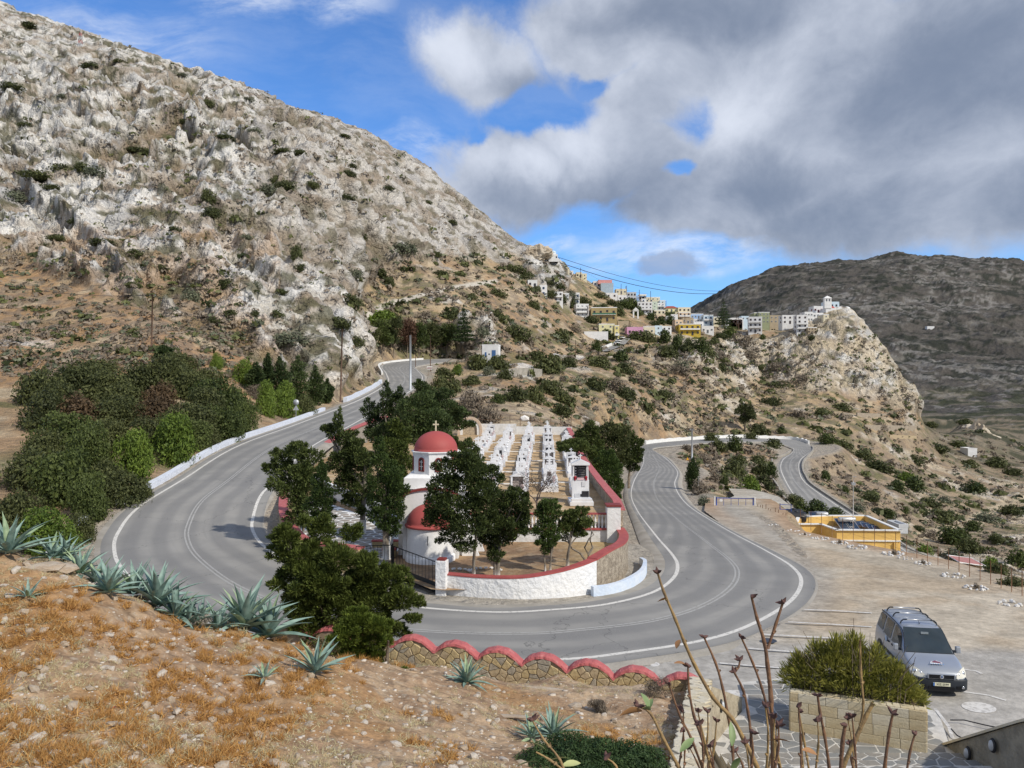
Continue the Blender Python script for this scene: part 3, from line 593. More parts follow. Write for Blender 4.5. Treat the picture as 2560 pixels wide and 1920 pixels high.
# ---------------------------------------------------------------- car park sheet (concrete near the planter, packed earth beyond)
def sheet(name, poly, zf, step, mat, colf=None, kind='structure', trim=None):
    xs = [p[0] for p in poly]; ys = [p[1] for p in poly]
    gx = np.arange(min(xs), max(xs)+step, step); gy = np.arange(min(ys), max(ys)+step, step); a, b = np.meshgrid(gx, gy); a = a.ravel(); b = b.ravel()
    I = np.arange(len(a)).reshape(len(gy), len(gx)); Q = np.stack([I[:-1, :-1], I[:-1, 1:], I[1:, 1:], I[1:, :-1]], -1).reshape(-1, 4)
    ins = inpoly(a, b, poly)
    # pull outside corners onto the outline so that the edge is clean
    x2 = a.copy(); y2 = b.copy()
    if True:
        bestd = np.full(a.shape, 1e9); n = len(poly)
        for i in range(n):
            x0, y0 = poly[i]; x1, y1 = poly[(i+1) % n]; L2 = (x1-x0)**2+(y1-y0)**2+1e-12; t = np.clip(((a-x0)*(x1-x0)+(b-y0)*(y1-y0))/L2, 0, 1)
            qx = x0+t*(x1-x0); qy = y0+t*(y1-y0); dd = np.hypot(a-qx, b-qy); m = (dd < bestd) & (~ins) & (dd < step*1.5); bestd = np.where(m, dd, bestd); x2 = np.where(m, qx, x2); y2 = np.where(m, qy, y2)
    Q = Q[ins[Q].any(1)]; z = zf(x2, y2)
    used = np.unique(Q); re = np.full(len(a), -1); re[used] = np.arange(len(used)); V = np.c_[x2, y2, z][used]
    c = colf(V) if colf else None
    o = link(name, mesh_np(name, V, re[Q], mat, True, c)); 
    if kind: tag(o, kind=kind)
    return o
def lotz(x, y): return -10.2-.055*np.maximum(0, y-27)
def lotcol(V):
    x, y = V[:, 0], V[:, 1]; n1 = fbm(V/3.5, 4, 91); n2 = fbm(V/.7, 4, 92); n3 = fbm(V/9, 3, 95)
    c = np.tile(np.array([.40, .345, .265]), (len(V), 1)); c = lerp(c, (.47, .41, .32), sstep(n1, .45, .62)); c = lerp(c, (.42, .325, .22), sstep(n1, .62, .5)*sstep(n3, .5, .62)*.5); c = lerp(c, (.34, .29, .225), sstep(n2, .58, .72)*.45)
    conc = (1-sstep(y+(n1-.5)*3+(x-10)*.22, 31.2, 33.0)); c = lerp(c, (.385, .365, .33), conc*.95); c = lerp(c, (.34, .32, .29), conc*sstep(n2, .5, .7)*.4)
    dr, _ = road_near(x, y); c = lerp(c, (.33, .315, .285), (1-sstep(dr, .8, 2.6))*.6)
    edge = 1-sstep(-polydist(x, y, LOT), .2, 2.8); far = sstep(y, 44, 52)*sstep(x, 18, 22); c = lerp(c, (.36, .235, .14), edge*far*.8)
    return c
M_lot = terrain_mat('car_park_ground', 7., .35, 3.)
def lotzf(x, y):
    dr, zr = road_near(x, y); w = 1-sstep(dr, .9, 5.0); return lotz(x, y)*(1-w)+(zr+.0)*w
lot = sheet('car_park', LOT, lotzf, .45, M_lot, lotcol)
def flatcol(base, alt, s=1.):
    def f(V): c = np.tile(np.array(base, float), (len(V), 1)); return lerp(c, alt, sstep(fbm(V/s, 4, 97), .42, .62))
    return f
# painted bay lines and ovals
def strip(name, pts, w, dz, mat, parent=None):
    m = MB(); pts = [Vector(p) for p in pts]; vs = []
    for i, p in enumerate(pts):
        t = (pts[min(i+1, len(pts)-1)]-pts[max(i-1, 0)]); n = Vector((-t.y, t.x, 0)).normalized()*w/2; vs += [p+n+Vector((0, 0, dz)), p-n+Vector((0, 0, dz))]
    m.add(vs, [(2*i, 2*i+1, 2*i+3, 2*i+2) for i in range(len(pts)-1)]); o = m.build(name, mat, parent)
    if parent is None: tag(o, kind='structure')
    return o
M_bay = wornpaint('bay_paint', (.62, .60, .56), .34, (.38, .36, .33, 1))
def lotp(u, v):
    t = (v-960)/F; d = (10.2-.055*27)/(t-.055); return Vector(((u-1280)/F*d, d, float(lotz(0, d))))+Vector((0, 0, .006))
for a in ([(2010, 1524), (2090, 1527), (2180, 1533)], [(1970, 1555), (2080, 1561), (2180, 1568)], [(1910, 1586), (2000, 1591), (2110, 1597)], [(1870, 1621), (1990, 1630)], [(1800, 1658), (1960, 1671)],
          [(2385, 1627), (2400, 1631)], [(2395, 1672), (2440, 1678), (2455, 1685)], [(2395, 1722), (2470, 1731), (2515, 1742)]):
    strip('bay_line', [lotp(*q) for q in a], .13, .006, M_bay)
def oval(name, c, rx, ry, rz, mat, dz=.008):
    m = MB(); n = 24; m.add([(c.x+rx*math.cos(k*2*math.pi/n)*math.cos(rz)-ry*math.sin(k*2*math.pi/n)*math.sin(rz), c.y+rx*math.cos(k*2*math.pi/n)*math.sin(rz)+ry*math.sin(k*2*math.pi/n)*math.cos(rz), c.z+dz) for k in range(n)], [tuple(range(n))])
    return tag(m.build(name, mat), kind='structure')
oval('painted_oval', lotp(2447, 1757), .52, .42, .2, M_bay); oval('painted_oval', lotp(1625, 1661)+Vector((0, 0, 0)), .36, .26, 0, M_bay); oval('painted_oval', lotp(1838, 1728), .4, .3, 0, M_bay)
oval('painted_oval', Vector((-17.2, 52.5, -10.0)), .9, .75, .2, M_bay, .10)
oval('manhole_cover', lotp(1923, 1602), .3, .3, 0, pmat('cast_iron', (.10, .11, .13), rough=.5, metal=.6), .012)

# ---------------------------------------------------------------- shared wall and stone materials
M_white = pmat('whitewash', (.80, .80, .78), (.72, .72, .70), 1.5, .8, .25, 6.)
M_white2 = pmat('old_whitewash', (.74, .74, .73), (.60, .60, .58), 2.5, .85, .35, 9.)
M_blueish = pmat('pale_blue_whitewash', (.56, .66, .80), (.66, .72, .80), 1.2, .8, .3, 6.)
M_red = pmat('red_paint', (.40, .095, .085), (.34, .075, .07), 2.2, .7, .15, 8.)
M_red2 = pmat('worn_red_paint', (.44, .115, .115), (.50, .21, .20), 5., .75, .5, 9., lo=.5, hi=.75)
M_maroon = pmat('maroon_trim', (.23, .045, .04), (.19, .035, .03), 2., .6)
M_stone = pmat('beige_stone', (.47, .38, .24), (.38, .30, .19), 2.6, .9, .5, 16.)
M_stone2 = pmat('yellow_stone', (.50, .40, .22), (.42, .32, .17), 2.6, .9, .5, 16.)
M_stone3 = pmat('grey_stone', (.38, .34, .27), (.30, .27, .21), 2.6, .9, .5, 16.)
M_mortar = pmat('mortar', (.36, .28, .19), (.28, .21, .14), 5., .95, .3, 30.)
M_rub = pmat('rough_render', (.42, .36, .28), (.28, .235, .18), 3.2, .95, .9, 7., 6, lo=.4, hi=.6)
M_soilsheet = terrain_mat('yard_soil', 6., .5, 5.)
def wallrun(path, zb, zt, th, name, mat, parent=None, sub=1, jit=0.):
    """wall along path [(x,y)], zb/zt lists or functions of index, thickness th to the left of the path"""
    m = MB(); n = len(path); vs = []
    for i in range(n):
        a = Vector(path[max(i-1, 0)]); b = Vector(path[min(i+1, n-1)]); t = (b-a).normalized(); nn = Vector((-t.y, t.x))
        p = Vector(path[i]); z0 = zb[i] if hasattr(zb, '__len__') else zb; z1 = zt[i] if hasattr(zt, '__len__') else zt
        o = p+nn*th
        vs += [(p.x, p.y, z0), (p.x, p.y, z1), (o.x, o.y, z1), (o.x, o.y, z0)]
    fs = []
    for i in range(n-1):
        for k in range(4): fs.append((4*i+k, 4*i+(k+1) % 4, 4*i+4+(k+1) % 4, 4*i+4+k))
    fs += [(3, 2, 1, 0), (4*n-4, 4*n-3, 4*n-2, 4*n-1)]
    m.add(vs, fs); return m.build(name, mat, parent)
def densify(path, step):
    out = []
    for a, b in zip(path[:-1], path[1:]):
        L_ = math.dist(a[:2], b[:2]); k = max(1, int(L_/step))
        for i in range(k): out.append(tuple(a[j]+(b[j]-a[j])*i/k for j in range(len(a))))
    out.append(tuple(path[-1])); return out
def smoothpath(path, n=6): return [tuple(p) for p in catmull([Vector(p) if len(p) == 3 else Vector((p[0], p[1], 0)) for p in path], n)]

# voronoi pieces in a plane: used for crazy paving and rubble walls
def clip(poly, nx, ny, c):
    out = []
    for i in range(len(poly)):
        p, q = poly[i], poly[(i+1) % len(poly)]; a = p[0]*nx+p[1]*ny-c; b = q[0]*nx+q[1]*ny-c
        if a <= 0: out.append(p)
        if a*b < 0: t = a/(a-b); out.append((p[0]+(q[0]-p[0])*t, p[1]+(q[1]-p[1])*t))
    return out
def cells(x0, y0, x1, y1, sx, sy, jit, gap, rnd, inside=None):
    nx = int((x1-x0)/sx)+1; ny = int((y1-y0)/sy)+1; P = {}
    for i in range(-1, nx+1):
        for j in range(-1, ny+1): P[i, j] = (x0+(i+.5+(.5*(j % 2) if sy < sx*.8 else 0)+rnd.uniform(-jit, jit))*sx, y0+(j+.5+rnd.uniform(-jit, jit)*.8)*sy)
    res = []
    for (i, j), p in P.items():
        if not (x0 <= p[0] <= x1 and y0 <= p[1] <= y1): continue
        if inside and not inside(*p): continue
        poly = [(p[0]-2*sx, p[1]-2*sy), (p[0]+2*sx, p[1]-2*sy), (p[0]+2*sx, p[1]+2*sy), (p[0]-2*sx, p[1]+2*sy)]
        for a in range(-2, 3):
            for b in range(-2, 3):
                q = P.get((i+a, j+b))
                if q and q != p:
                    dx, dy = q[0]-p[0], q[1]-p[1]; L_ = math.hypot(dx, dy); mx, my = (p[0]+q[0])/2, (p[1]+q[1])/2; nx_, ny_ = dx/L_, dy/L_
                    poly = clip(poly, nx_, ny_, mx*nx_+my*ny_-gap/2)
                    if not poly: break
            if not poly: break
        if poly and len(poly) > 2: res.append((p, poly))
    return res
def stone_piece(name, poly, c, th, mat, parent, M, rnd, dome=.012):
    """one flat stone: outline, chamfered rim and slightly raised face; local x,y in the plane and z out of it"""
    n = len(poly); P = [(p[0]-c[0], p[1]-c[1]) for p in poly]; z = th+rnd.uniform(-.4, .4)*dome
    vs = [(x, y, 0) for x, y in P]+[(x, y, z) for x, y in P]+[(x*.86, y*.86, z+dome) for x, y in P]
    fs = [(i, (i+1) % n, n+(i+1) % n, n+i) for i in range(n)]+[(n+i, n+(i+1) % n, 2*n+(i+1) % n, 2*n+i) for i in range(n)]+[tuple(range(2*n, 3*n))]
    me = bpy.data.meshes.new(name); me.from_pydata(vs, [], fs); me.materials.append(mat); me.update()
    o = link(name, me, parent); o.matrix_local = M @ Matrix.Translation((c[0], c[1], 0)); return o
rn = random.Random(11)

# ---------------------------------------------------------------- scalloped boundary wall of rubble with red coping (in front)
PHI = math.atan2(wdir.y, wdir.x); SC = wdir.length
W_ = thing('boundary_wall', 'low rubble stone wall with scalloped red painted coping along the road bend', 'wall', tuple(WL0-Vector((0, 0, 1.15))), PHI)
zr_ = wdir.z/ math.hypot(wdir.x, wdir.y)                                   # fall of the crest along the wall
S0, S1 = -3.5*SC, 6.42*SC
def crest(s):
    k = s/SC; f = abs((k+.5) % 1.0-.5)*2                 # 0 at a peak, 1 at a notch
    fall = wdir.z*k if k > 0 else -.05*k
    return 1.15+fall-.05-.33*(f**2.2)
wb = MB(); ns = 150; ss = [S0+(S1-S0)*i/ns for i in range(ns+1)]
def base_z(s): return -.45
vs = []; 
for s in ss: vs += [(s, 0, -2.7), (s, 0, crest(s)-.05), (s, .31, crest(s)-.05), (s, .31, -2.7)]
wb.add(vs, [(4*i+k, 4*i+(k+1) % 4, 4*i+4+(k+1) % 4, 4*i+4+k) for i in range(ns) for k in range(4)]+[(0, 1, 2, 3), (4*ns+3, 4*ns+2, 4*ns+1, 4*ns)])
wb.build('wall_core', M_mortar, W_)
cp = MB(); vs = []
for i, s in enumerate(ss):
    w1, w2 = .045+.012*math.sin(i*2.1), .045+.01*math.sin(i*1.3); h = .03+.01*math.sin(i*1.7)
    zc = crest(s); vs += [(s, -w1, zc-.085+h*.3), (s, -w1+.02, zc-.01), (s, .06, zc+h), (s, .26, zc+h), (s, .32+w2-.02, zc-.01), (s, .32+w2, zc-.085)]
cp.add(vs, [(6*i+k, 6*i+k+1, 6*i+7+k, 6*i+6+k) for i in range(ns) for k in range(5)]); cp.build('coping', M_red2, W_)
Mw = Matrix.Rotation(R(90), 4, 'X')
for (c, poly) in cells(-.9*SC, -.55, S1, 1.2, .33, .145, .46, .012, rn, lambda x, y: y < crest(x)-.06):
    top = []
    for (x, y) in poly: top.append((x, min(y, crest(x)-.075)))
    if max(p[1] for p in top)-min(p[1] for p in top) < .04: continue
    stone_piece('stone', top, c, .012, rn.choice([M_stone, M_stone, M_stone2, M_stone2, M_stone3]), W_, Mw, rn, .022)

# ---------------------------------------------------------------- stair parapets, planter and crazy paving (bottom right)
M_sand = pmat('pale_sandstone', (.60, .53, .38), (.54, .45, .29), 1.6, .85, .4, 20.)
M_sand2 = pmat('honey_sandstone', (.58, .49, .32), (.50, .40, .24), 1.6, .85, .4, 20.)
M_sand3 = pmat('cream_sandstone', (.64, .585, .46), (.57, .50, .36), 1.6, .85, .4, 20.)
M_slate = pmat('grey_slate', (.20, .205, .20), (.26, .255, .235), 1.4, .7, .3, 18.)
M_slate2 = pmat('brown_slate', (.29, .265, .225), (.22, .21, .19), 1.4, .7, .3, 18.)
M_joint = pmat('white_joint', (.62, .60, .55), (.50, .48, .44), 4., .9, .3, 20.)
pw = thing('stair_parapet', 'pale stone parapet sloping down beside the stairs left of the planter', 'parapet', (0, 0, 0))
mb = MB()
a0, a1 = Vector((2.4, 12.0, -6.15)), Vector((4.93, 21.3, -8.12)); nx = Vector((.58, -.16, 0))
mb.add([a0+Vector((0, 0, -6)), a1+Vector((0, 0, -2.5)), a1, a0, a0+nx+Vector((0, 0, -6)), a1+nx+Vector((0, 0, -2.5)), a1+nx, a0+nx], [(0, 1, 2, 3), (7, 6, 5, 4), (3, 2, 6, 7), (1, 5, 6, 2), (0, 3, 7, 4), (0, 4, 5, 1)])
mb.build('parapet_body', pmat('weathered_sandstone', (.47, .41, .30), (.33, .28, .20), 2.4, .9, .5, 9.), pw)
# individually cut coping slabs on its top
sl_ = (a1-a0); Lp = sl_.length; ang = math.atan2(sl_.y, sl_.x); til = math.asin(sl_.z/Lp)
Mc = Matrix.Translation(a0+Vector((0, 0, .0))) @ Matrix.Rotation(ang, 4, 'Z') @ Matrix.Rotation(-til, 4, 'Y')
for (c, poly) in cells(0, -.60, Lp, 0.0, .42, .30, .30, .015, rn):
    poly = [(min(max(x, .0), Lp), min(max(y, -.60), .02)) for x, y in poly]
    if abs(sum(poly[i][0]*poly[(i+1) % len(poly)][1]-poly[(i+1) % len(poly)][0]*poly[i][1] for i in range(len(poly)))) < .01: continue
    stone_piece('coping_stone', poly, c, .02, rn.choice([M_sand3, M_sand3, M_sand]), pw, Mc, rn, .008)
mb = MB(); w0, w1 = Vector((5.5, 21.25, -8.35)), Vector((7.15, 23.9, -9.75))
mb.add([w0+Vector((0, 0, -2)), w1+Vector((0, 0, -.6)), w1, w0, w0+Vector((-.3, .2, -2)), w1+Vector((-.3, .2, -.6)), w1+Vector((-.3, .2, 0)), w0+Vector((-.3, .2, 0))], [(0, 1, 2, 3), (7, 6, 5, 4), (3, 2, 6, 7), (1, 5, 6, 2)])
mb.build('wing', bpy.data.materials['weathered_sandstone'], pw)
def bulkhead(name, loc, rz, parent=None, lab=None):
    g = thing(name, lab, 'wall lamp', loc, rz)
    m = MB(); m.lathe([(0, .0), (.13, .0), (.14, .02), (.13, .05), (.10, .06)], 16, smooth=True); o = m.build('lamp_housing', pmat('black_plastic', (.03, .03, .033), rough=.45), g); o.rotation_euler = (R(90), 0, 0); o.scale = (.85, 1.35, 1)
    m = MB(); m.lathe([(.10, .05), (.10, .07), (.08, .10), (.04, .12), (0, .125)], 16); o = m.build('lamp_glass', pmat('frosted_glass', (.5, .52, .54), rough=.25, spec=.5), g); o.rotation_euler = (R(90), 0, 0); o.scale = (.85, 1.35, 1)
    return g
bulkhead('wall_lamp', (5.66, 20.9, -8.75), R(70), lab='dark oval wall lamp on the parapet left of the planter')
rp = thing('stair_parapet', 'dark triangular parapet wall rising at the lower right corner', 'parapet', (0, 0, 0))
mb = MB(); pr = [(21.5, -10.12), (18.4, -8.13), (15.5, -6.4), (15.5, -11), (21.5, -11)]
mb.add([(12.12, y, z) for y, z in pr]+[(12.75, y, z) for y, z in pr], [(0, 1, 2, 3, 4), (9, 8, 7, 6, 5)]+[(i, i+5, (i+1) % 5+5, (i+1) % 5) for i in range(5)])
mb.build('parapet_body', pmat('stained_sandstone', (.34, .31, .245), (.22, .20, .16), 2.4, .9, .5, 9.), rp)
mb = MB(); mb.add([(12.05, 21.6, -10.10), (12.85, 21.6, -10.10), (12.85, 18.4, -8.05), (12.05, 18.4, -8.05), (12.05, 21.6, -10.17), (12.85, 21.6, -10.17), (12.85, 18.4, -8.12), (12.05, 18.4, -8.12), (12.05, 15.5, -6.3), (12.85, 15.5, -6.3), (12.05, 15.5, -6.38), (12.85, 15.5, -6.38)], [(0, 1, 2, 3), (0, 3, 7, 4), (1, 5, 6, 2), (3, 2, 9, 8), (3, 8, 10, 7), (0, 4, 5, 1)])
mb.build('coping', M_sand3, rp)
bulkhead('wall_lamp', (12.06, 19.25, -9.05), R(-90), lab='dark oval wall lamp high on the triangular parapet'); bulkhead('wall_lamp', (12.06, 20.3, -9.75), R(-90), lab='dark oval wall lamp low on the triangular parapet')
PAVE = [(5.6, 16.5), (5.6, 21.6), (7.3, 24.0), (7.75, 26.0), (9.2, 26.4), (12.5, 24.9), (13.1, 23.6), (12.15, 21.3), (12.12, 16.5)]
pav = thing('paving', None, None, (0, 0, ZP)); del_ = [pav.pop(k, None) for k in ('label', 'category')] if False else None
pav['kind'] = 'structure'
mb = MB(); mb.prism(PAVE, -.3, .004); mb.build('paving_joint_bed', M_joint, pav)
for (c, poly) in cells(5.6, 19.8, 13.2, 26.5, .50, .40, .36, .045, rn, lambda x, y: inpoly(x, y, PAVE).item()):
    d_ = polydist(np.array([c[0]]), np.array([c[1]]), PAVE)[0]
    if d_ > -.10: continue
    ok = all(inpoly(*p, PAVE).item() for p in poly)
    if not ok: poly = [((x-c[0])*.72+c[0], (y-c[1])*.72+c[1]) for x, y in poly]
    if not all(inpoly(*p, PAVE).item() for p in poly): continue
    stone_piece('paving_stone', poly, c, .010, rn.choice([M_slate, M_slate, M_slate2]), pav, Matrix.Identity(4), rn, .003)
for k, (y1, z1, x0, x1) in enumerate([(20.75, .14, 5.62, 12.1), (20.05, .29, 5.62, 12.1), (19.45, .44, 5.62, 12.1)]):
    mb = MB(); mb.box(((x0+x1)/2, (y1+16.5)/2, z1/2-.02), (x1-x0, y1-16.5, z1+.04)); mb.build('step', M_joint, pav)
    lst = cells(x0, y1-1.0 if k < 2 else 17.6, x1, y1, .48, .36, .3, .045, rn)
    for (c, poly) in lst:
        poly = [(min(max(x, x0+.02), x1-.02), min(y, y1-.015)) for x, y in poly]
        if abs(sum(poly[i][0]*poly[(i+1) % len(poly)][1]-poly[(i+1) % len(poly)][0]*poly[i][1] for i in range(len(poly)))) < .02: continue
        stone_piece('paving_stone', poly, c, z1+.008+.004*0, rn.choice([M_slate2, M_slate2, M_slate]), pav, Matrix.Identity(4), rn, .003)
strip('kerb_paint', [(13.15, 23.9, ZP), (12.85, 22.6, ZP), (12.55, 21.9, ZP)], .10, .02, M_bay)
# planter of sandstone blocks
pA, pB = Vector((8.1, 22.4, ZP)), Vector((11.35, 21.05, ZP)); pv = pB-pA; pl = pv.length; prz = math.atan2(pv.y, pv.x)
planter = thing('planter', 'long planter built of honey coloured sandstone blocks holding an oleander', 'planter', tuple(pA), prz)
PH, PD = 1.13, 1.5
mb = MB(); mb.box((pl/2, PD/2, PH/2-.06), (pl-.04, PD-.04, PH-.10)); mb.build('planter_core', M_mortar, planter)
ch = [.27, .30, .30, .26]; z = 0
for r_, h in enumerate(ch):
    # front and right side courses, block by block
    for (ox, oy, ln, rot) in ((0, 0, pl, 0), (pl, 0, PD, R(90)), (0, 0, PD, R(90))):
        s = 0.; first = True
        while s < ln-.02:
            w = min(rn.uniform(.40, .78) if not (first and r_ % 2) else .22, ln-s); first = False
            if ln-s-w < .2: w = ln-s
            g = .010; bx = MB(); bx.box((0, 0, 0), (w-g, .05, h-g)); ctr = Vector((ox, oy, 0))+Vector((math.cos(rot), math.sin(rot), 0))*(s+w/2)
            nrm = Vector((0, -1, 0)) if rot == 0 else (Vector((1, 0, 0)) if ox > 0 else Vector((-1, 0, 0)))
            o = bx.build('block', rn.choice([M_sand, M_sand2, M_sand2, M_sand3]), planter, bevel=.008); o.location = ctr+nrm*(.0+rn.uniform(0, .006))+Vector((0, 0, z+h/2)); o.rotation_euler = (0, 0, rot)
            s += w
    z += h
s = 0
while s < pl-.02:
    w = min(rn.uniform(.28, .5), pl-s)
    if pl-s-w < .15: w = pl-s
    for yy in (.13, PD-.13):
        bx = MB(); bx.box((0, 0, 0), (w-.012, .27, .05)); o = bx.build('coping_stone', rn.choice([M_sand3, M_sand]), planter, bevel=.008); o.location = (s+w/2, yy, PH+.0)
    s += w
mb = MB(); mb.box((pl/2, PD/2, PH-.04), (pl-.5, PD-.5, .04)); mb.build('soil', pmat('dark_soil', (.14, .10, .07)), planter)
# black hose
hb = MB(); hb.tube([atz(2376, 1800, ZP+.02), atz(2410, 1800, ZP+.03), atz(2460, 1812, ZP+.02), atz(2508, 1822, ZP+.02), atz(2540, 1822, ZP)], .018, 6); tag(hb.build('hose', pmat('black_rubber', (.02, .02, .022), rough=.5)), 'thin black hose lying across the car park to the triangular parapet', 'hose')
hb = MB(); hb.tube([atz(2378, 1822, ZP+.02), atz(2392, 1838, ZP+.03), atz(2425, 1856, ZP+.02)], .018, 6); tag(hb.build('hose', bpy.data.materials['black_rubber']), 'short black hose beside the white painted paving edge', 'hose')
# ---------------------------------------------------------------- churchyard: garden sheet, cemetery terrace, walls
GARD = [(-3.9, 37.1), (-3.2, 36.9), (.5, 37.3), (3.2, 38.2), (4.5, 39.2), (5.8, 42.6), (6.8, 47), (6.9, 48.4), (-7, 48.4), (-9.5, 55), (-19.0, 70), (-17.4, 59.5), (-15.2, 52), (-13.1, 46.7), (-11.3, 43.0), (-8, 40.9), (-6.6, 40.6)]
def cemz(y): return -8.95+.031*(np.asarray(y, float)-49)
def gardcol(V):
    c = np.tile(np.array([.30, .20, .115]), (len(V), 1)); n = fbm(V/1.3, 4, 101); n2 = fbm(V/.3, 3, 102); c = lerp(c, (.19, .125, .08), sstep(n, .46, .6)*.85); c = lerp(c, (.40, .30, .15), sstep(V[:, 0], 1.5, 5.5)*.7); return lerp(c, (.36, .29, .2), sstep(n2, .6, .72)*.6)
sheet('churchyard_ground', GARD, lambda x, y: -9.9+.035*np.maximum(0, y-50), .3, M_soilsheet, gardcol)
CEM = [(-6.8, 48.5), (6.95, 48.5), (6.9, 75), (7.9, 108), (-6.2, 109.5), (-13.5, 107), (-18.6, 97), (-20, 82), (-19.2, 71), (-9.6, 56)]
sheet('cemetery_ground', CEM, lambda x, y: cemz(y), .5, M_soilsheet, lambda V: lerp(lerp(np.tile(np.array([.44, .315, .18]), (len(V), 1)), (.34, .235, .13), sstep(fbm(V/1.5, 4, 103), .42, .6)), (.50, .42, .31), sstep(fbm(V/.4, 3, 104), .58, .7)*.7))
# churchyard crazy paving: white joints between pale brown slabs
YP = [(-14.0, 50.5), (-12.3, 46.6), (-10.8, 43.9), (-8.0, 42.0), (-6.9, 42.0), (-6.7, 48.3), (-7.2, 49.2), (-10, 55.3), (-16.8, 64), (-16, 57)]
def yz(x, y): return -9.9+.035*max(0, y-50)
sheet('churchyard_joints', YP, lambda x, y: -9.88+.035*np.maximum(0, y-50), .4, M_white)
M_ys = pmat('brown_flagstone', (.36, .31, .26), (.28, .25, .215), 1.5, .85, .3, 14.); M_ys2 = pmat('grey_flagstone', (.30, .29, .27), (.25, .23, .21), 1.5, .85, .3, 14.)
yps = thing('churchyard_paving', None, None, (0, 0, 0)); yps['kind'] = 'structure'
for (c, poly) in cells(-17, 41.5, -6, 64, .85, .62, .32, .13, rn, lambda x, y: polydist(np.array([x]), np.array([y]), YP)[0] < -.3):
    stone_piece('flagstone', poly, c, .012, rn.choice([M_ys, M_ys, M_ys2]), yps, Matrix.Translation((0, 0, yz(*c)+.02+.0175*0)), rn, .002)

def coped(name, label, path, zb, zt, th, mat, copemat=M_red, cw=.10, ch=.10, cat='wall'):
    w = thing(name, label, cat, (0, 0, 0)); wallrun(path, zb, zt, th, 'wall_body', mat, w)
    n = len(path); out = []; zt_ = zt if hasattr(zt, '__len__') else [zt]*n
    off = []
    for i in range(n):
        a = Vector(path[max(i-1, 0)]); b = Vector(path[min(i+1, n-1)]); t = (b-a).normalized(); nn = Vector((-t.y, t.x)); off.append(tuple(Vector(path[i])-nn*cw))
    wallrun(off, [z-.004 for z in zt_], [z+ch for z in zt_], th+2*cw, 'coping', copemat, w)
    return w
# front white wall (lumpy), from the gate pillar round to the stone part
fw = [(-3.25, 37.35, -9.28), (-1.5, 36.85, -9.30), (.5, 36.6, -9.25), (2.2, 37.05, -9.1), (3.4, 37.75, -8.95), (4.25, 38.6, -8.85)]
fw = smoothpath(fw, 6); path = [(p[0], p[1]) for p in fw]; wl = coped('churchyard_wall', 'low curved whitewashed wall with dark red coping right of the gate', path, -10.6, [p[2] for p in fw], .42, M_white, M_maroon if False else M_red, .02, .06)
b_ = [o for o in wl.children if o.name.startswith('wall_body')][0]
b_.data.materials[0] = pmat('lumpy_whitewash', (.80, .80, .79), (.75, .76, .77), 1.5, .8, .45, 4.)
st = [(4.25, 38.6, -8.85), (5.3, 40.4, -8.75), (6.3, 43.0, -8.95), (6.95, 46.0, -9.12), (7.05, 48.6, -9.15)]
st2 = smoothpath(st, 6); coped('churchyard_wall', 'curved rough rendered stone retaining wall with red coping at the road bend', [(p[0], p[1]) for p in st2], -12.2, [p[2] for p in st2], .50, M_rub, M_red, .03, .08)
# taller road-side wall of the cemetery
sw = [(7.05, 48.7), (7.25, 52), (7.1, 60), (7.05, 75), (7.6, 92), (8.1, 107.5)]; sw = densify(sw, 2.0)
coped('cemetery_wall', 'long straight cemetery wall with red coping beside the descending road', sw, -14., [float(cemz(y))+.95 for x, y in sw], .34, M_rub, M_red2, .12, .10)
# pale blue kerb wall below the stone wall
kb = smoothpath([(4.0, 37.7, -9.95), (4.9, 38.3, -10.0), (5.9, 39.5, -10.05), (7.2, 42.2, -10.2), (7.9, 45.0, -10.35), (8.0, 47.0, -10.6)], 5)
w = thing('kerb_wall', 'low pale blue painted kerb wall at the foot of the stone churchyard wall', 'kerb', (0, 0, 0)); wallrun([(p[0], p[1]) for p in kb], -11.6, [p[2] for p in kb], .22, 'kerb_body', M_blueish, w)
kp2 = densify([(8.3, 50.5, -11.4), (8.8, 58, -11.9), (9.4, 68, -12.6), (11.0, 80, -13.4), (13.0, 96, -14.3)], 3)
w = thing('kerb_wall', 'low pale blue kerb running along the road under the cemetery cypresses', 'kerb', (0, 0, 0)); wallrun([(p[0]-.2, p[1]) for p in kp2], -16, [p[2]+.1 for p in kp2], .2, 'kerb_body', M_blueish, w)
# left side wall
lw = smoothpath([(-8.2, 41.0, -8.85), (-11.5, 42.9, -8.85), (-13.5, 46.5, -8.85), (-15.7, 52, -8.8), (-17.9, 59.3, -8.7), (-19.0, 63.5, -8.4)], 6)
coped('churchyard_wall', 'curved stone wall with broad red coping round the left of the churchyard', [(p[0], p[1]) for p in lw], -10.8, [p[2] for p in lw], -.55, M_stone2, M_red2, -.05, .10)
lw = smoothpath([(-20.3, 70, -7.9), (-21.1, 80, -7.25), (-20.6, 88, -6.3), (-19.4, 96, -5.3), (-17.2, 104, -4.4)], 6)
coped('cemetery_wall', 'stone wall with faded red coping beside the climbing road left of the cypresses', [(p[0], p[1]) for p in lw], -12, [p[2] for p in lw], -.5, pmat('grey_rubble', (.37, .34, .29), (.27, .25, .22), 3., .95, .9, 8.), M_red2, -.15, .12)
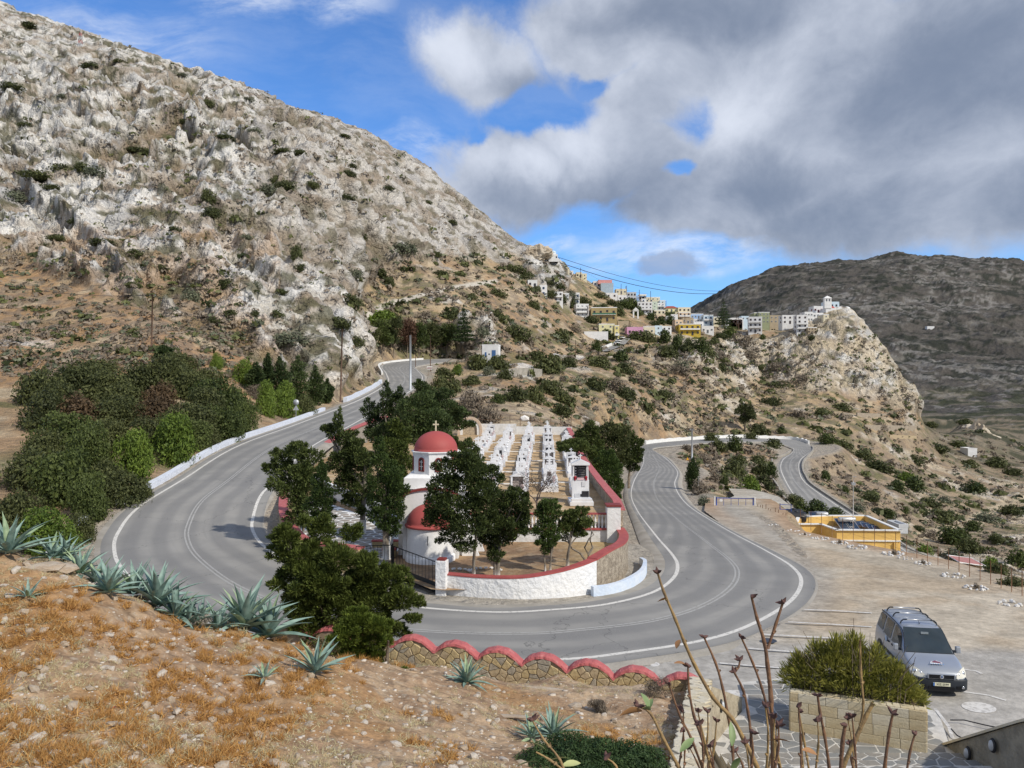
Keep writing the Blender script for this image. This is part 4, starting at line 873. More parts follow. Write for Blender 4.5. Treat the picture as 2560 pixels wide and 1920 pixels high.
# back wall, white; and the arched shrine left of it
bw = [(2.6, 108.6), (8.3, 107.6)]; w = thing('cemetery_wall', 'plain whitewashed back wall of the cemetery', 'wall', (0, 0, 0)); wallrun(densify([(-6., 108.8), (-1.2, 108.8), (8.4, 107.8)], 2), -8.5, [-6.05]*7 if False else -6.0, -.3, 'wall_body', M_white, w)
sh_ = thing('shrine', 'small arched white shrine with orange brick rim at the back of the cemetery', 'shrine', (-5.9, 107.5, -7.2))
mb = MB(); mb.lathe([(1.45, 0), (1.45, .5)], 24, a0=0, a1=math.pi); arch = MB()
def archpts(r, n=18): return [(r*math.cos(math.pi*k/n), r*math.sin(math.pi*k/n)) for k in range(n+1)]
def archband(mb, r0, r1, y0, y1, z0, leg=0.):
    o = [(r1, -leg)]+archpts(r1)+[(-r1, -leg)]; i = [(r0, -leg)]+archpts(r0)+[(-r0, -leg)]; n = len(o)
    vs = [(x, y0, z0+z) for x, z in o]+[(x, y0, z0+z) for x, z in i]+[(x, y1, z0+z) for x, z in o]+[(x, y1, z0+z) for x, z in i]
    fs = []
    for k in range(n-1): fs += [(k, k+1, n+k+1, n+k), (2*n+k, 3*n+k, 3*n+k+1, 2*n+k+1), (k, 2*n+k, 2*n+k+1, k+1), (n+k, n+k+1, 3*n+k+1, 3*n+k)]
    fs += [(0, n, 3*n, 2*n), (n-1, 3*n-1, 4*n-1, 2*n-1)]
    mb.add(vs, fs); return mb
archband(MB(), 1, 2, 0, 1, 0)
a_ = archband(MB(), 1.35, 1.72, -.12, .5, .9, .9); a_.build('brick_rim', pmat('pale_brick', (.52, .36, .24), (.60, .50, .40), 6.), sh_)
a_ = archband(MB(), 1.0, 1.35, -.05, .5, .9, .9); a_.build('white_arch', M_white, sh_)
mb = MB(); mb.box((0, .3, .9), (2.1, .2, 1.9)); mb.build('back_panel', pmat('mosaic', (.55, .45, .30), (.30, .24, .18), 5.), sh_)
mb = MB(); mb.box((4., .6, .75), (5., .25, 1.7)); mb.build('side_wall', M_white2, sh_)
tw = thing('retaining_wall', 'low white wall stepping up from the chapel paving to the cemetery', 'wall', (0, 0, 0)); wallrun([(-6.6, 48.4), (-9.5, 55.8), (-14.5, 63.5), (-19.0, 70.6)], -10.4, [-8.8, -8.6, -8.35, -8.1], .3, 'wall_body', M_white, tw)
# terrace wall with balustrade between garden and cemetery
tw = thing('balustrade', 'white balustrade on a low white wall in front of the graves', 'balustrade', (0, 48.35, -8.95))
mb = MB(); mb.box((.2, 0, -.75), (13.2, .3, 1.1)); mb.build('wall_body', M_white2, tw)
mb = MB(); mb.box((.2, 0, -.15), (13.3, .42, .11)); mb.build('lower_rail', M_red, tw)
mb = MB(); mb.box((.2, 0, .80), (13.2, .30, .09)); mb.build('upper_rail', M_red, tw)
mb = MB(); mb.lathe([(.06, 0), (.06, .08), (.035, .12), (.05, .22), (.085, .36), (.055, .52), (.035, .62), (.05, .70), (.06, .74), (.06, .84)], 8); bal = mb.mesh('baluster', M_white)
x = -6.2
while x < 6.4: link('baluster', bal, tw, (x, 0, -.09)); x += .22
pil = thing('pillar', 'square white pillar with dark red cap at the end of the balustrade', 'pillar', (6.35, 48.3, -9.9))
mb = MB(); mb.box((0, 0, .95), (.84, .84, 2.6)); mb.build('shaft', M_white, pil, bevel=.015); mb = MB(); mb.box((0, 0, 2.31), (.96, .96, .12)); mb.build('cap', M_maroon, pil, bevel=.01)
gp = thing('gate_pillar', 'white gate pillar with dark red cap joining the low white wall', 'pillar', (-3.4, 37.35, -10.3), R(-12))
mb = MB(); mb.box((0, 0, .8), (.52, .50, 1.9)); mb.build('shaft', bpy.data.materials['lumpy_whitewash'], gp, bevel=.02); mb = MB(); mb.box((0, 0, 1.80), (.40, .40, .11)); mb.build('cap', M_maroon, gp, bevel=.02)
# ---------------------------------------------------------------- gate: two black iron leaves
M_iron = pmat('black_iron', (.012, .014, .016), rough=.5, metal=.3)
def gate_leaf(label, p0, p1, z0, ht0, ht1, panel=True, n=12):
    p0 = Vector(p0); p1 = Vector(p1); L_ = (p1-p0).length; g = thing('gate_leaf', label, 'gate', (p0.x, p0.y, z0), math.atan2(p1.y-p0.y, p1.x-p0.x))
    mb = MB()
    mb.tube([(0, 0, .05), (0, 0, ht0)], .028, 6); mb.tube([(L_, 0, .05), (L_, 0, ht1)], .028, 6); mb.tube([(0, 0, ht0), (L_, 0, ht1)], .024, 6); mb.tube([(0, 0, .08), (L_, 0, .08)], .024, 6); mb.tube([(0, 0, .55), (L_, 0, .55)], .018, 6)
    mb.build('frame', M_iron, g)
    for k in range(1, n+1):
        x = L_*k/(n+1); b = MB(); b.tube([(x, 0, .56), (x, 0, ht0+(ht1-ht0)*k/(n+1))], .011, 5); b.build('bar', M_iron, g)
    if panel: b = MB(); b.box((L_/2, 0, .31), (L_-.03, .02, .46)); b.build('panel', pmat('dark_panel', (.018, .026, .032), rough=.45), g)
    return g
gate_leaf('black iron gate leaf with solid lower panel next to the white pillar', (-3.72, 37.6, 0), (-6.3, 40.9, 0), -10.25, 1.55, 1.62)
gate_leaf('black iron gate leaf partly hidden behind the large dark juniper', (-8.35, 41.2, 0), (-6.42, 40.98, 0), -10.2, 1.5, 1.62, False, 9)
mb = MB(); mb.box((0, 0, .9), (.08, .08, 1.8)); o = mb.build('gate_post', M_iron, bevel=.01); o.location = (-6.36, 40.97, -10.3); tag(o, 'slim black iron post where the two gate leaves meet', 'post')

# ---------------------------------------------------------------- the domed chapel
ch_ = thing('chapel', 'small whitewashed chapel with red dome and drum and rounded apse', 'chapel', (-4.62, 0, -9.95))
M_wch = pmat('chapel_whitewash', (.82, .82, .81), (.77, .77, .77), .8, .75, .12, 5.); M_dome = pmat('dome_red', (.40, .085, .075), (.36, .075, .07), .7, .62, .06, 20.)
def vault(mb, hw, z0, rise, y0, y1, zb, n=20):
    pts = []
    for k in range(n+1):
        a = math.pi*k/n; pts.append((hw*math.cos(a), z0+rise*math.sin(a)))
    prof = [(hw, zb)]+pts+[(-hw, zb)]; m = len(prof)
    vs = [(x, y0, z) for x, z in prof]+[(x, y1, z) for x, z in prof]
    mb.add(vs, [tuple(range(m)), tuple(reversed(range(m, 2*m)))]+[(i, i+m, (i+1) % m+m, (i+1) % m) for i in range(m)]); return mb
# east arm towards the camera, crossing arms, nave
mb = MB(); vault(mb, 1.58, 3.42, .52, 43.6, 50.5, 0); mb.build('nave_wall', M_wch, ch_)
mb = MB(); mb.box((0, 46.8, 1.55), (3.9, 4.6, 3.1)); mb.build('side_wall', M_wch, ch_)
mb = MB()
n = 20; vs = []
for k in range(n+1):
    a = math.pi*k/n; 
    for (r, y) in ((1.60, 43.50), (1.72, 43.50), (1.72, 43.85), (1.60, 43.85)): vs.append((r*math.cos(a), y, 3.40+(r-1.58+.52)*math.sin(a)+.0))
mb.add(vs, [(4*i+k, 4*i+(k+1) % 4, 4*i+4+(k+1) % 4, 4*i+4+k) for i in range(n) for k in range(4)]+[(0, 1, 2, 3), (4*n+3, 4*n+2, 4*n+1, 4*n)]); mb.build('gable_trim', M_maroon, ch_)
mb = MB(); mb.lathe([(.26, 0), (.26, .05), (.17, .05), (.15, .0)], 20, smooth=False); o = mb.build('round_window', M_maroon, ch_); o.location = (-.05, 43.58, 3.22); o.rotation_euler = (R(90), 0, 0)
mb = MB(); mb.lathe([(0, .012), (.17, .012)], 16); o = mb.build('window_glass', pmat('dark_glass', (.03, .035, .04), rough=.12, spec=.6), ch_); o.location = (-.05, 43.58, 3.22); o.rotation_euler = (R(90), 0, 0)
mb = MB(); mb.box((0, 46.2, 4.18), (3.30, 3.4, .62)); mb.add([(-1.65, 44.5, 4.49), (1.65, 44.5, 4.49), (1.65, 47.9, 4.49), (-1.65, 47.9, 4.49), (-1.4, 44.8, 4.66), (1.4, 44.8, 4.66), (1.4, 47.6, 4.66), (-1.4, 47.6, 4.66)], [(4, 5, 6, 7), (0, 1, 5, 4), (1, 2, 6, 5), (2, 3, 7, 6), (3, 0, 4, 7)]); mb.build('drum_base', M_wch, ch_)
DC = (0.05, 46.15)
R8 = 1.44
def octo(r, rot=22.5): return [(DC[0]+r*math.cos(R(rot+12+45*k)), DC[1]+r*math.sin(R(rot+12+45*k))) for k in range(8)]
mb = MB(); mb.prism(octo(R8), 4.62, 5.95); mb.build('drum', M_wch, ch_)
mb = MB(); mb.prism(octo(R8+.10), 5.90, 5.97); mb.prism(octo(R8+.03), 5.82, 5.9); mb.build('cornice', M_wch, ch_, bevel=.012)
apo = R8*math.cos(R(22.5))
for k in range(8):
    an = R(45*k+12); px, py = DC[0]+(apo+.004)*math.cos(an), DC[1]+(apo+.004)*math.sin(an)
    fr = MB(); archband(fr, .13, .20, -.05, .03, 5.45, .62); fr.box((0, -.01, 4.86), (.40, .08, .06)); o = fr.build('window', M_maroon, ch_); o.location = (px, py, 0); o.rotation_euler = (0, 0, an+R(90))
    gl = MB(); gl.prism([(x, z) for x, z in archpts(.13)]+[(-.13, -.58), (.13, -.58)], 0, .012); g = gl.build('pane', bpy.data.materials['dark_glass'], o); g.rotation_euler = (R(90), 0, 0); g.location = (0, -.0, 5.45)
    mu = MB(); mu.box((0, -.022, 5.17), (.03, .02, .62)); mu.box((0, -.022, 5.38), (.26, .02, .03)); mu.box((0, -.022, 5.12), (.26, .02, .03)); mu.build('window_bars', M_white, o)
mb = MB(); mb.lathe([(1.30, 0), (1.32, .05)]+[(1.30*math.cos(R(a)), .05+1.12*math.sin(R(a))) for a in range(0, 91, 6)], 40, (DC[0], DC[1], 5.96)); mb.build('dome', M_dome, ch_)
mb = MB(); mb.box((DC[0], DC[1], 7.42), (.085, .07, .66)); mb.box((DC[0], DC[1], 7.52), (.36, .068, .085)); mb.build('cross', pmat('cream_paint', (.66, .60, .42)), ch_, bevel=.008)
mb = MB(); mb.lathe([(1.30, 0), (1.30, 1.95)], 32, (0, 43.45, 0), R(180), R(360)); mb.build('apse', M_wch, ch_)
mb = MB(); mb.lathe([(1.42, 0), (1.42, .35), (1.31, .42)], 32, (0, 43.45, 0), R(180), R(360)); mb.build('apse_plinth', M_wch, ch_)
mb = MB(); mb.lathe([(1.30, -.03), (1.42, -.01), (1.42, .11), (1.36, .14)]+[(1.33*math.cos(R(a)), .14+1.12*math.sin(R(a))) for a in range(0, 91, 6)], 32, (0, 43.45, 1.95), R(180), R(360)); mb.build('half_dome', M_dome, ch_)
mb = MB(); mb.box((.0, 42.145, 1.35), (.035, .02, .5)); mb.build('slit_window', bpy.data.materials['dark_glass'], ch_)
for k, (x, y, rz) in enumerate([(2.5, 44.4, 0), (2.75, 45.6, 0), (2.6, 46.9, 0)]):
    mb = MB(); mb.add([(x-.75, y-.14, 0), (x+.25, y-.14, 0), (x-.6, y-.14, 2.1), (x-.75, y-.14, 2.1), (x-.75, y+.14, 0), (x+.25, y+.14, 0), (x-.6, y+.14, 2.1), (x-.75, y+.14, 2.1)], [(0, 1, 2, 3), (7, 6, 5, 4), (1, 5, 6, 2), (3, 2, 6, 7), (0, 3, 7, 4)]); mb.build('buttress', M_wch, ch_)
mb = MB(); mb.box((3.55, 44.2, .95), (.16, .16, 1.9)); mb.build('white_post', M_wch, ch_)
mb = MB(); mb.box((-2.35, 43.9, .9), (.18, 1.2, 2.2)); mb.build('entrance_wall', M_wch, ch_)
# benches by the chapel
b = thing('bench', 'long stone bench with red top beside the chapel paving', 'bench', (-7.5, 46.6, -9.88)); m = MB(); m.box((0, 0, .18), (1.9, .35, .36)); m.build('base', M_stone2, b); m = MB(); m.box((0, 0, .39), (2., .42, .07)); m.build('seat', M_red, b, bevel=.01)
b = thing('stool', 'round stone seat with red top left of the chapel apse', 'seat', (-7.05, 44.2, -9.88)); m = MB(); m.lathe([(.40, 0), (.42, .36)], 20); m.build('base', M_stone2, b); m = MB(); m.lathe([(.44, .36), (.45, .43), (.42, .46), (0, .47)], 20); m.build('seat', M_red, b)

# ---------------------------------------------------------------- cemetery: graves in five columns
M_mar = pmat('white_marble', (.80, .80, .80), (.70, .71, .73), 1.3, .35, 0, spec=.4); M_mar2 = pmat('grey_marble', (.50, .51, .53), (.66, .66, .67), 1.8, .4); M_blk = pmat('black_granite', (.02, .02, .022), (.035, .035, .04), 3., .2, spec=.5)
M_photo = pmat('portrait_plate', (.14, .12, .11), (.35, .30, .27), 9., .4); M_fl = pmat('red_flowers', (.42, .03, .05), (.25, .02, .03), 20., .8); M_flw = pmat('pale_flowers', (.65, .55, .60), (.35, .25, .2), 20., .8)
def cross_mb(mb, x, y, z, h, w, t): mb.box((x, y, z+h/2), (t, t*.8, h)); mb.box((x, y, z+h*.68), (w, t*.78, t)); return mb
def grave(kind, x, y, dark=False):
    z = float(cemz(y)); nm = {0: 'white marble grave with plain headstone and cross', 1: 'white grave with a small temple shaped glass fronted headstone', 2: 'white grave with stepped headstone and oval portrait', 3: 'grey marble grave with dark portrait panel and cross'}[kind]
    g = thing('grave', nm, 'grave', (x, y, z), rn.uniform(-.03, .03))
    M = M_mar2 if kind == 3 else M_mar
    m = MB(); m.box((0, 0, .16), (.95, 2.0, .40)); m.box((0, .02, .40), (.82, 1.8, .10)); m.build('slab', M, g, bevel=.012)
    if kind == 0:
        m = MB(); m.box((0, .80, .85), (.62, .14, .95)); m.box((0, .80, .42), (.9, .34, .12)); m.build('headstone', M, g, bevel=.015)
        m = cross_mb(MB(), 0, .80, 1.3, .55, .36, .09); m.build('cross', M, g)
        m = MB(); m.box((0, .722, 1.0), (.22, .012, .28)); m.build('portrait', M_photo, g)
    elif kind == 1:
        m = MB(); m.box((-.36, .75, .88), (.10, .34, .92)); m.box((.36, .75, .88), (.10, .34, .92)); m.box((0, .88, .88), (.72, .06, .92)); m.box((0, .75, .47), (.84, .38, .1)); m.build('headstone', M, g)
        m = MB(); m.prism([(-.48, 1.34), (.48, 1.34), (0, 1.60)], 0, .42); o = m.build('pediment', M, g); o.rotation_euler = (R(90), 0, 0); o.location = (0, .96, 0)
        m = MB(); m.box((0, .84, .90), (.60, .02, .80)); m.build('glass_front', M_photo, g); m = cross_mb(MB(), 0, .75, 1.56, .38, .24, .06); m.build('cross', M, g)
    elif kind == 2:
        m = MB(); m.box((0, .80, .62), (.80, .30, .36)); m.box((0, .82, .95), (.56, .22, .34)); m.box((0, .82, 1.25), (.34, .16, .30)); m.build('headstone', M, g, bevel=.015)
        m = cross_mb(MB(), 0, .82, 1.38, .48, .32, .08); m.build('cross', M, g); m = MB(); m.lathe([(0, 0), (.12, 0), (.13, -.015)], 14); o = m.build('portrait', M_photo, g); o.location = (0, .70, .96); o.rotation_euler = (R(90), 0, 0); o.scale = (1, 1.25, 1)
    else:
        m = MB(); m.box((0, .80, .95), (.70, .12, 1.1)); m.build('headstone', M, g, bevel=.02); m = MB(); m.box((0, .735, 1.0), (.46, .012, .52)); m.build('panel', M_blk, g); m = cross_mb(MB(), 0, .80, 1.48, .40, .28, .07); m.build('cross', M_mar, g)
    m = MB(); m.lathe([(.05, .45), (.08, .55), (.06, .66)], 8, (.25, .45, 0)); m.lathe([(0, .66), (.11, .70), (.12, .80), (.05, .88), (0, .88)], 7, (.25, .45, 0)); m.build('vase', rn.choice([M_fl, M_flw, M_mar]), g)
    return g
protos = {}
cols = [(-4.3, 'left of the tree shaded path', 62, 104), (-1.65, 'second column', 58, 105), (.95, 'third column', 58, 106), (3.4, 'fourth column', 62, 106), (5.65, 'column nearest the right wall', 60, 92)]
pos = ['leftmost column', 'second column', 'middle column', 'fourth column', 'rightmost column']
knd = ['white grave with plain headstone', 'white temple shaped grave', 'white stepped grave', 'grey grave with dark panel']
knum = {}
ordn = ['', 'first', 'second', 'third', 'fourth', 'fifth', 'sixth', 'seventh', 'eighth', 'ninth', 'tenth', 'eleventh', 'twelfth', 'thirteenth', 'fourteenth', 'fifteenth', 'sixteenth', 'seventeenth', 'eighteenth', 'nineteenth', 'twentieth', 'twenty first', 'twenty second', 'twenty third', 'twenty fourth', 'last', 'last', 'last', 'last']
for ci, (x0, _, ya, yb) in enumerate(cols):
    y = ya; k = 0
    while y < yb:
        kd = rn.choice([0, 0, 1, 2, 2, 3]); x = x0+.042*(y-70)+rn.uniform(-.08, .08); r = rn.random()
        if r < .93:
            if kd in protos: g = copy_tree(protos[kd]); g.location = (x, y, float(cemz(y))); g.rotation_euler.z = rn.uniform(-.04, .04); s_ = rn.uniform(.88, 1.12); g.scale = (rn.uniform(1.25, 1.45), 1, s_*1.12)
            else: g = protos[kd] = grave(kd, x, y)
            knum[ci] = knum.get(ci, 0)+1
            g['label'] = '%s, %s from the front in the %s' % (knd[kd], ordn[knum[ci]], pos[ci]); g['group'] = 'graves in the cemetery'
        y += rn.uniform(2.05, 2.45); k += 1
# low white kerbs crossing between columns and a pale path
path_ = MB()
for ci in range(4):
    for yy in (64.5, 71.5, 79, 87.5, 97):
        x0 = cols[ci][0]+.042*(yy-70)+.5; x1 = cols[ci+1][0]+.042*(yy-70)-.5; o = MB().box(((x0+x1)/2, yy+ci*.4, float(cemz(yy))+.03), (x1-x0, .22, .12)).build('plot_kerb', M_white); tag(o, kind='structure')
# the big tomb
bt = thing('tomb', 'tall white temple shaped tomb with black inscribed panel at the front of the cemetery', 'tomb', (5.0, 56.2, float(cemz(56))))
m = MB(); m.box((0, 0, .15), (1.7, 2.4, .3)); m.box((0, -.9, .38), (1.5, .5, .25)); m.build('plinth', M_mar, bt, bevel=.02)
m = MB(); m.box((0, .1, 1.0), (1.24, .5, 1.4)); m.build('body', M_mar, bt, bevel=.01)
m = MB(); m.box((0, .45, 2.25), (1.24, .12, 1.2)); m.build('back_wall', M_mar, bt)
for sx in (-1, 1): m = MB(); m.lathe([(.085, 1.7), (.065, 1.78), (.055, 2.75), (.085, 2.83)], 12, (sx*.52, -.08, 0)); m.build('column', M_mar, bt)
m = MB(); m.box((0, .15, 2.87), (1.34, .72, .12)); m.prism([(-.68, 0), (.68, 0), (0, .30)], 0, .7, Matrix.Translation((0, .5, 2.93)) @ Matrix.Rotation(R(90), 4, 'X')); m.build('pediment', M_mar, bt)
m = cross_mb(MB(), 0, .1, 3.2, .42, .28, .06); m.build('cross', M_mar, bt)
m = MB(); m.box((0, .37, 2.22), (.92, .03, 1.02)); m.build('inscribed_panel', M_blk, bt)
m = MB(); rows = [.36, .24, .12, -.02, -.16, -.28]
for i, r_ in enumerate(rows): m.box((.12, .352, 2.22+r_), (.42 if i % 2 else .5, .006, .018))
m.build('inscription', pmat('grey_letters', (.45, .45, .45)), bt)
for i, zz in enumerate((2.55, 2.35, 2.15, 1.95)): m = MB(); m.lathe([(0, .0), (.055, .0)], 12); o = m.build('portrait', M_mar2, bt); o.location = (-.32, .35, zz); o.rotation_euler = (R(90), 0, 0)
for sx in (-1, 1): m = MB(); m.lathe([(.05, 1.7), (.08, 1.8), (.05, 1.86)], 10, (sx*.40, -.15, 0)); m.lathe([(0, 1.84), (.10, 1.88), (.12, 1.95), (.06, 2.02), (0, 2.03)], 8, (sx*.40, -.15, 0)); m.build('flower_vase', M_fl, bt)
m = MB(); m.box((0, -.17, 1.82), (.50, .03, .18)); m.build('wreath_card', pmat('pink_card', (.62, .35, .40), (.7, .6, .6), 12.), bt)
for (dx, dz, w, h, mt) in ((.22, 1.45, .26, .36, M_mar2), (-.25, .55, .36, .40, M_mar2), (.35, .72, .5, .42, M_blk), (.05, .62, .12, .2, M_blk)): m = MB(); m.box((dx, -.165-.01*dz, dz), (w, .02, h)); m.build('plaque', mt, bt)
# ---------------------------------------------------------------- vegetation
rg = np.random.default_rng(5)
def leaves(blobs, n, size, aspect=.45, seed=0, up=.15, shell=.30, lump=.28, spray=0.):
    """rhombic leaf sprays through the outer volume of ellipsoids (x,y,z,rx,ry,rz) -> V, Q, tint"""
    g = np.random.default_rng(seed); Bl = np.array(blobs, float)
    w = (Bl[:, 3]*Bl[:, 4]+Bl[:, 3]*Bl[:, 5]+Bl[:, 4]*Bl[:, 5]); k = g.choice(len(Bl), n, p=w/w.sum())
    d = g.normal(size=(n, 3)); d[:, 2] += up; d /= np.linalg.norm(d, axis=1, keepdims=True)
    lum = vnoise(d*2.6+k[:, None]*7.3+3, seed)*.65+vnoise(d*6.5+k[:, None]*3.1+9, seed+1)*.35
    r = (1-np.abs(g.normal(size=n))*shell)*(1-lump+2*lump*lum); r = np.clip(r, .15, 1.5)
    c = Bl[k, :3]+d*r[:, None]*Bl[k, 3:]
    nrm = d+g.normal(size=(n, 3))*.75; nrm /= np.linalg.norm(nrm, axis=1, keepdims=True)
    t = np.cross(nrm, g.normal(size=(n, 3)))
    if spray: t = t/np.linalg.norm(t, axis=1, keepdims=True)*(1-spray)+(d+np.array([0, 0, .5]))*spray; nrm = np.cross(t, g.normal(size=(n, 3))); nrm /= np.linalg.norm(nrm, axis=1, keepdims=True)
    t /= np.linalg.norm(t, axis=1, keepdims=True)+1e-9; b = np.cross(nrm, t)
    L_ = size*g.uniform(.6, 1.35, n)[:, None]; a = t*L_*.5; b = b*L_*.5*aspect
    V = np.stack([c-a, c-b*1.0+a*.1, c+a, c+b+a*.1], 1).reshape(-1, 3)
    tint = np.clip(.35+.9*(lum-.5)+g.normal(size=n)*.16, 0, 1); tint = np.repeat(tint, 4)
    return V, np.arange(4*n).reshape(-1, 4), tint
def leafmesh(name, mat, *a, **k):
    V, Q, t = leaves(*a, **k); return mesh_np(name, V, Q, mat, False, None, {'tint': t})
L_jun = leafmat('juniper_leaf', (.020, .032, .009), (.105, .130, .035)); L_cyp = leafmat('cypress_leaf', (.020, .036, .010), (.090, .130, .030))
L_pin = leafmat('pine_leaf', (.018, .032, .012), (.085, .115, .036)); L_bri = leafmat('bright_leaf', (.045, .075, .012), (.16, .22, .035)); L_maq = leafmat('maquis_leaf', (.026, .034, .012), (.110, .120, .042))
L_dry = leafmat('dry_scrub', (.085, .070, .052), (.20, .165, .125), .1, .8); L_gre = leafmat('grey_green_scrub', (.05, .06, .04), (.15, .16, .10), .1, .8); L_fgc = leafmat('front_conifer', (.020, .034, .008), (.115, .140, .030)); L_olc = leafmat('oleander_leaf', (.075, .088, .016), (.40, .37, .085)); L_myr = leafmat('dark_shrub_leaf', (.018, .038, .014), (.085, .135, .042))
L_ora = leafmat('dry_orange_tuft', (.24, .115, .035), (.46, .26, .09), .15, .9); L_straw = leafmat('straw', (.32, .24, .13), (.55, .44, .27), .15, .9)
M_bark = pmat('bark', (.16, .12, .085), (.24, .20, .155), 5., .95, .6, 20.); M_lime = pmat('limewashed_bark', (.74, .73, .70), (.60, .58, .54), 5., .9, .4, 20.); M_bark2 = pmat('grey_bark', (.26, .23, .19), (.17, .14, .11), 5., .95, .5, 20.)

def tree(name, label, cat, base, h, blobs, n, size, mat, trunks=1, tr=.13, white=True, aspect=.45, seed=1, group=None, lean=0., spread=.25, crown0=.3, up=.15, lump=.28, spray=.55):
    """base world point, blobs in units of metres relative to base"""
    t = thing(name, label, cat, tuple(base), 0, group); r_ = random.Random(seed)
    link('crown', leafmesh('crown', mat, blobs, n, size*1.25, aspect*.75, seed, up, lump=lump, spray=spray), t)
    for k in range(trunks):
        a = r_.uniform(0, 6.28) if trunks > 1 else 0; dx, dy = math.cos(a)*spread, math.sin(a)*spread*.5
        pts = [(dx*.5, dy*.5, -.3), (dx*.6+r_.uniform(-.04, .04), dy*.6, h*crown0*.5), (dx+lean*.5, dy, h*crown0*1.1), (dx*1.2+lean, dy*1.2, h*.62)]
        m = MB(); m.tube(pts, [tr, tr*.85, tr*.7, tr*.3], 8); m.build('trunk', M_bark2 if white else M_bark, t)
        if white:
            m = MB(); m.tube([Vector(pts[0]), (Vector(pts[0])+Vector(pts[1]))*.5+Vector((0, 0, .15))], tr*1.06, 8); m.build('whitewashed_base', M_lime, t)
        for j in range(3):
            b = r_.choice(blobs); q = Vector(pts[2])*.6+Vector(pts[3])*.4; m = MB(); m.tube([Vector(pts[2]), (Vector(pts[2])+Vector(b[:3]))/2+Vector((0, 0, -.1)), Vector(b[:3])], [tr*.5, tr*.35, tr*.12], 6); m.build('limb', M_bark2 if white else M_bark, t)
    return t
def G_(u, v, d): p = at(u, v, d); return p
def yb(u, d, z=-9.95): return Vector(((u-1280)*d/F, d, z))
def rblobs(seed, n, rx, ry, z0, z1, r0, r1, taper=0.):
    r_ = random.Random(seed); o = []
    for i in range(n):
        f = (i+.5)/n; z = z0+(z1-z0)*f; k = (1-abs(2*f-1)**2.2*.75)*(1-taper*f); a = r_.uniform(0, 6.28); q = r_.uniform(.35, 1.)
        s = r_.uniform(r0, r1); o.append((math.cos(a)*rx*q*k, math.sin(a)*ry*q*k, z, s, s, s*r_.uniform(.65, .95)))
    return o
def cyp(h, w, z0=.5, lobes=9, seed=3):
    r_ = random.Random(seed); o = []
    for i in range(lobes):
        f = (i+.5)/lobes; k = max(.25, (1-((f-.35)/.68)**2 if f > .35 else .72+.28*f/.35)); o.append((r_.uniform(-.12, .12)*w, r_.uniform(-.12, .12)*w, z0+(h-z0)*f, w*k*.92, w*k*.92, (h-z0)/lobes*1.25))
    return o
def pb(u0, vb, d, lst, seed=1, dy=.5):
    """clumps given by their outline in the photograph (u, v, half width, half height) at distance d, relative to the foot (u0, vb)"""
    r_ = random.Random(seed); k = d/F; o = []
    for (u, v, a, b) in lst:
        y = r_.uniform(-dy, dy); o.append(((u-u0)*k, y, (vb-v)*k, a*k*.93, a*k*.9, b*k*.93))
        for _ in range(4):
            an = r_.uniform(-.6, 3.7); q = r_.uniform(.75, 1.08); s_ = r_.uniform(.22, .42); o.append(((u-u0+math.cos(an)*a*q)*k, y+r_.uniform(-.6, .6)*a*k, (vb-v+math.sin(an)*b*q)*k, a*k*s_, a*k*s_, b*k*s_*1.1))
    return o
def ptree(name, label, u0, vb, d, lst, n, size, mat, trunks=1, tr=.1, white=True, seed=1, **kw):
    p = at(u0, vb, d); bl = pb(u0, vb, d, lst, seed, kw.pop('dy', .5)); h = max(q[2]+q[5] for q in bl)
    return tree(name, label, 'tree', p, h, bl, n, size, mat, trunks, tr, white, seed=seed, **kw)
# trees in and round the churchyard
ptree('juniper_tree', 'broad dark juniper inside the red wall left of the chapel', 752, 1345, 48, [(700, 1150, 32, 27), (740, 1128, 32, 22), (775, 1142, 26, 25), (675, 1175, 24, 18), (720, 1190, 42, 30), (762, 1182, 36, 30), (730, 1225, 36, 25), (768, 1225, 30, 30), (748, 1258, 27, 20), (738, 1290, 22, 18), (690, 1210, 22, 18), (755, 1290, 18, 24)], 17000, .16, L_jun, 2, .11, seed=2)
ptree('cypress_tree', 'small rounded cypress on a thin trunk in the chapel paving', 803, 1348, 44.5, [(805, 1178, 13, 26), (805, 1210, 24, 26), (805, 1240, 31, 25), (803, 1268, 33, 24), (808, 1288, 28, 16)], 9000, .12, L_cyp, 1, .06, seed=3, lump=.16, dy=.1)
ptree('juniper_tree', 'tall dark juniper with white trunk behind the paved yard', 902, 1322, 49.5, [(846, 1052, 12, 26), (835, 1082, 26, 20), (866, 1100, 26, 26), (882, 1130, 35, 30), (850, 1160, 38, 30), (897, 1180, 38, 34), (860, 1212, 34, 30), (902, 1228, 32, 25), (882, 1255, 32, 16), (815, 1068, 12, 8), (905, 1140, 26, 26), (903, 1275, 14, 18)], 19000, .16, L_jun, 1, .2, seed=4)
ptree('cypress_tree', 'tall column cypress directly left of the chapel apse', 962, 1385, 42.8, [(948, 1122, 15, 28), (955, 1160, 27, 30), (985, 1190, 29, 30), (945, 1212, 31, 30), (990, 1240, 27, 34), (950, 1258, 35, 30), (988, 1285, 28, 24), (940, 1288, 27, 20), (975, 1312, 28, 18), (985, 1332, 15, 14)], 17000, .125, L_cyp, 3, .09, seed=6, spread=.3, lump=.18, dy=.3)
ptree('cypress_tree', 'yellowish green cypress behind the left side of the dome', 992, 1290, 56, [(985, 1065, 22, 22), (1000, 1095, 30, 30), (980, 1120, 32, 30), (1005, 1150, 30, 34), (985, 1180, 32, 34), (1000, 1220, 30, 30)], 13000, .17, L_fgc, 1, .14, seed=7, lump=.2)
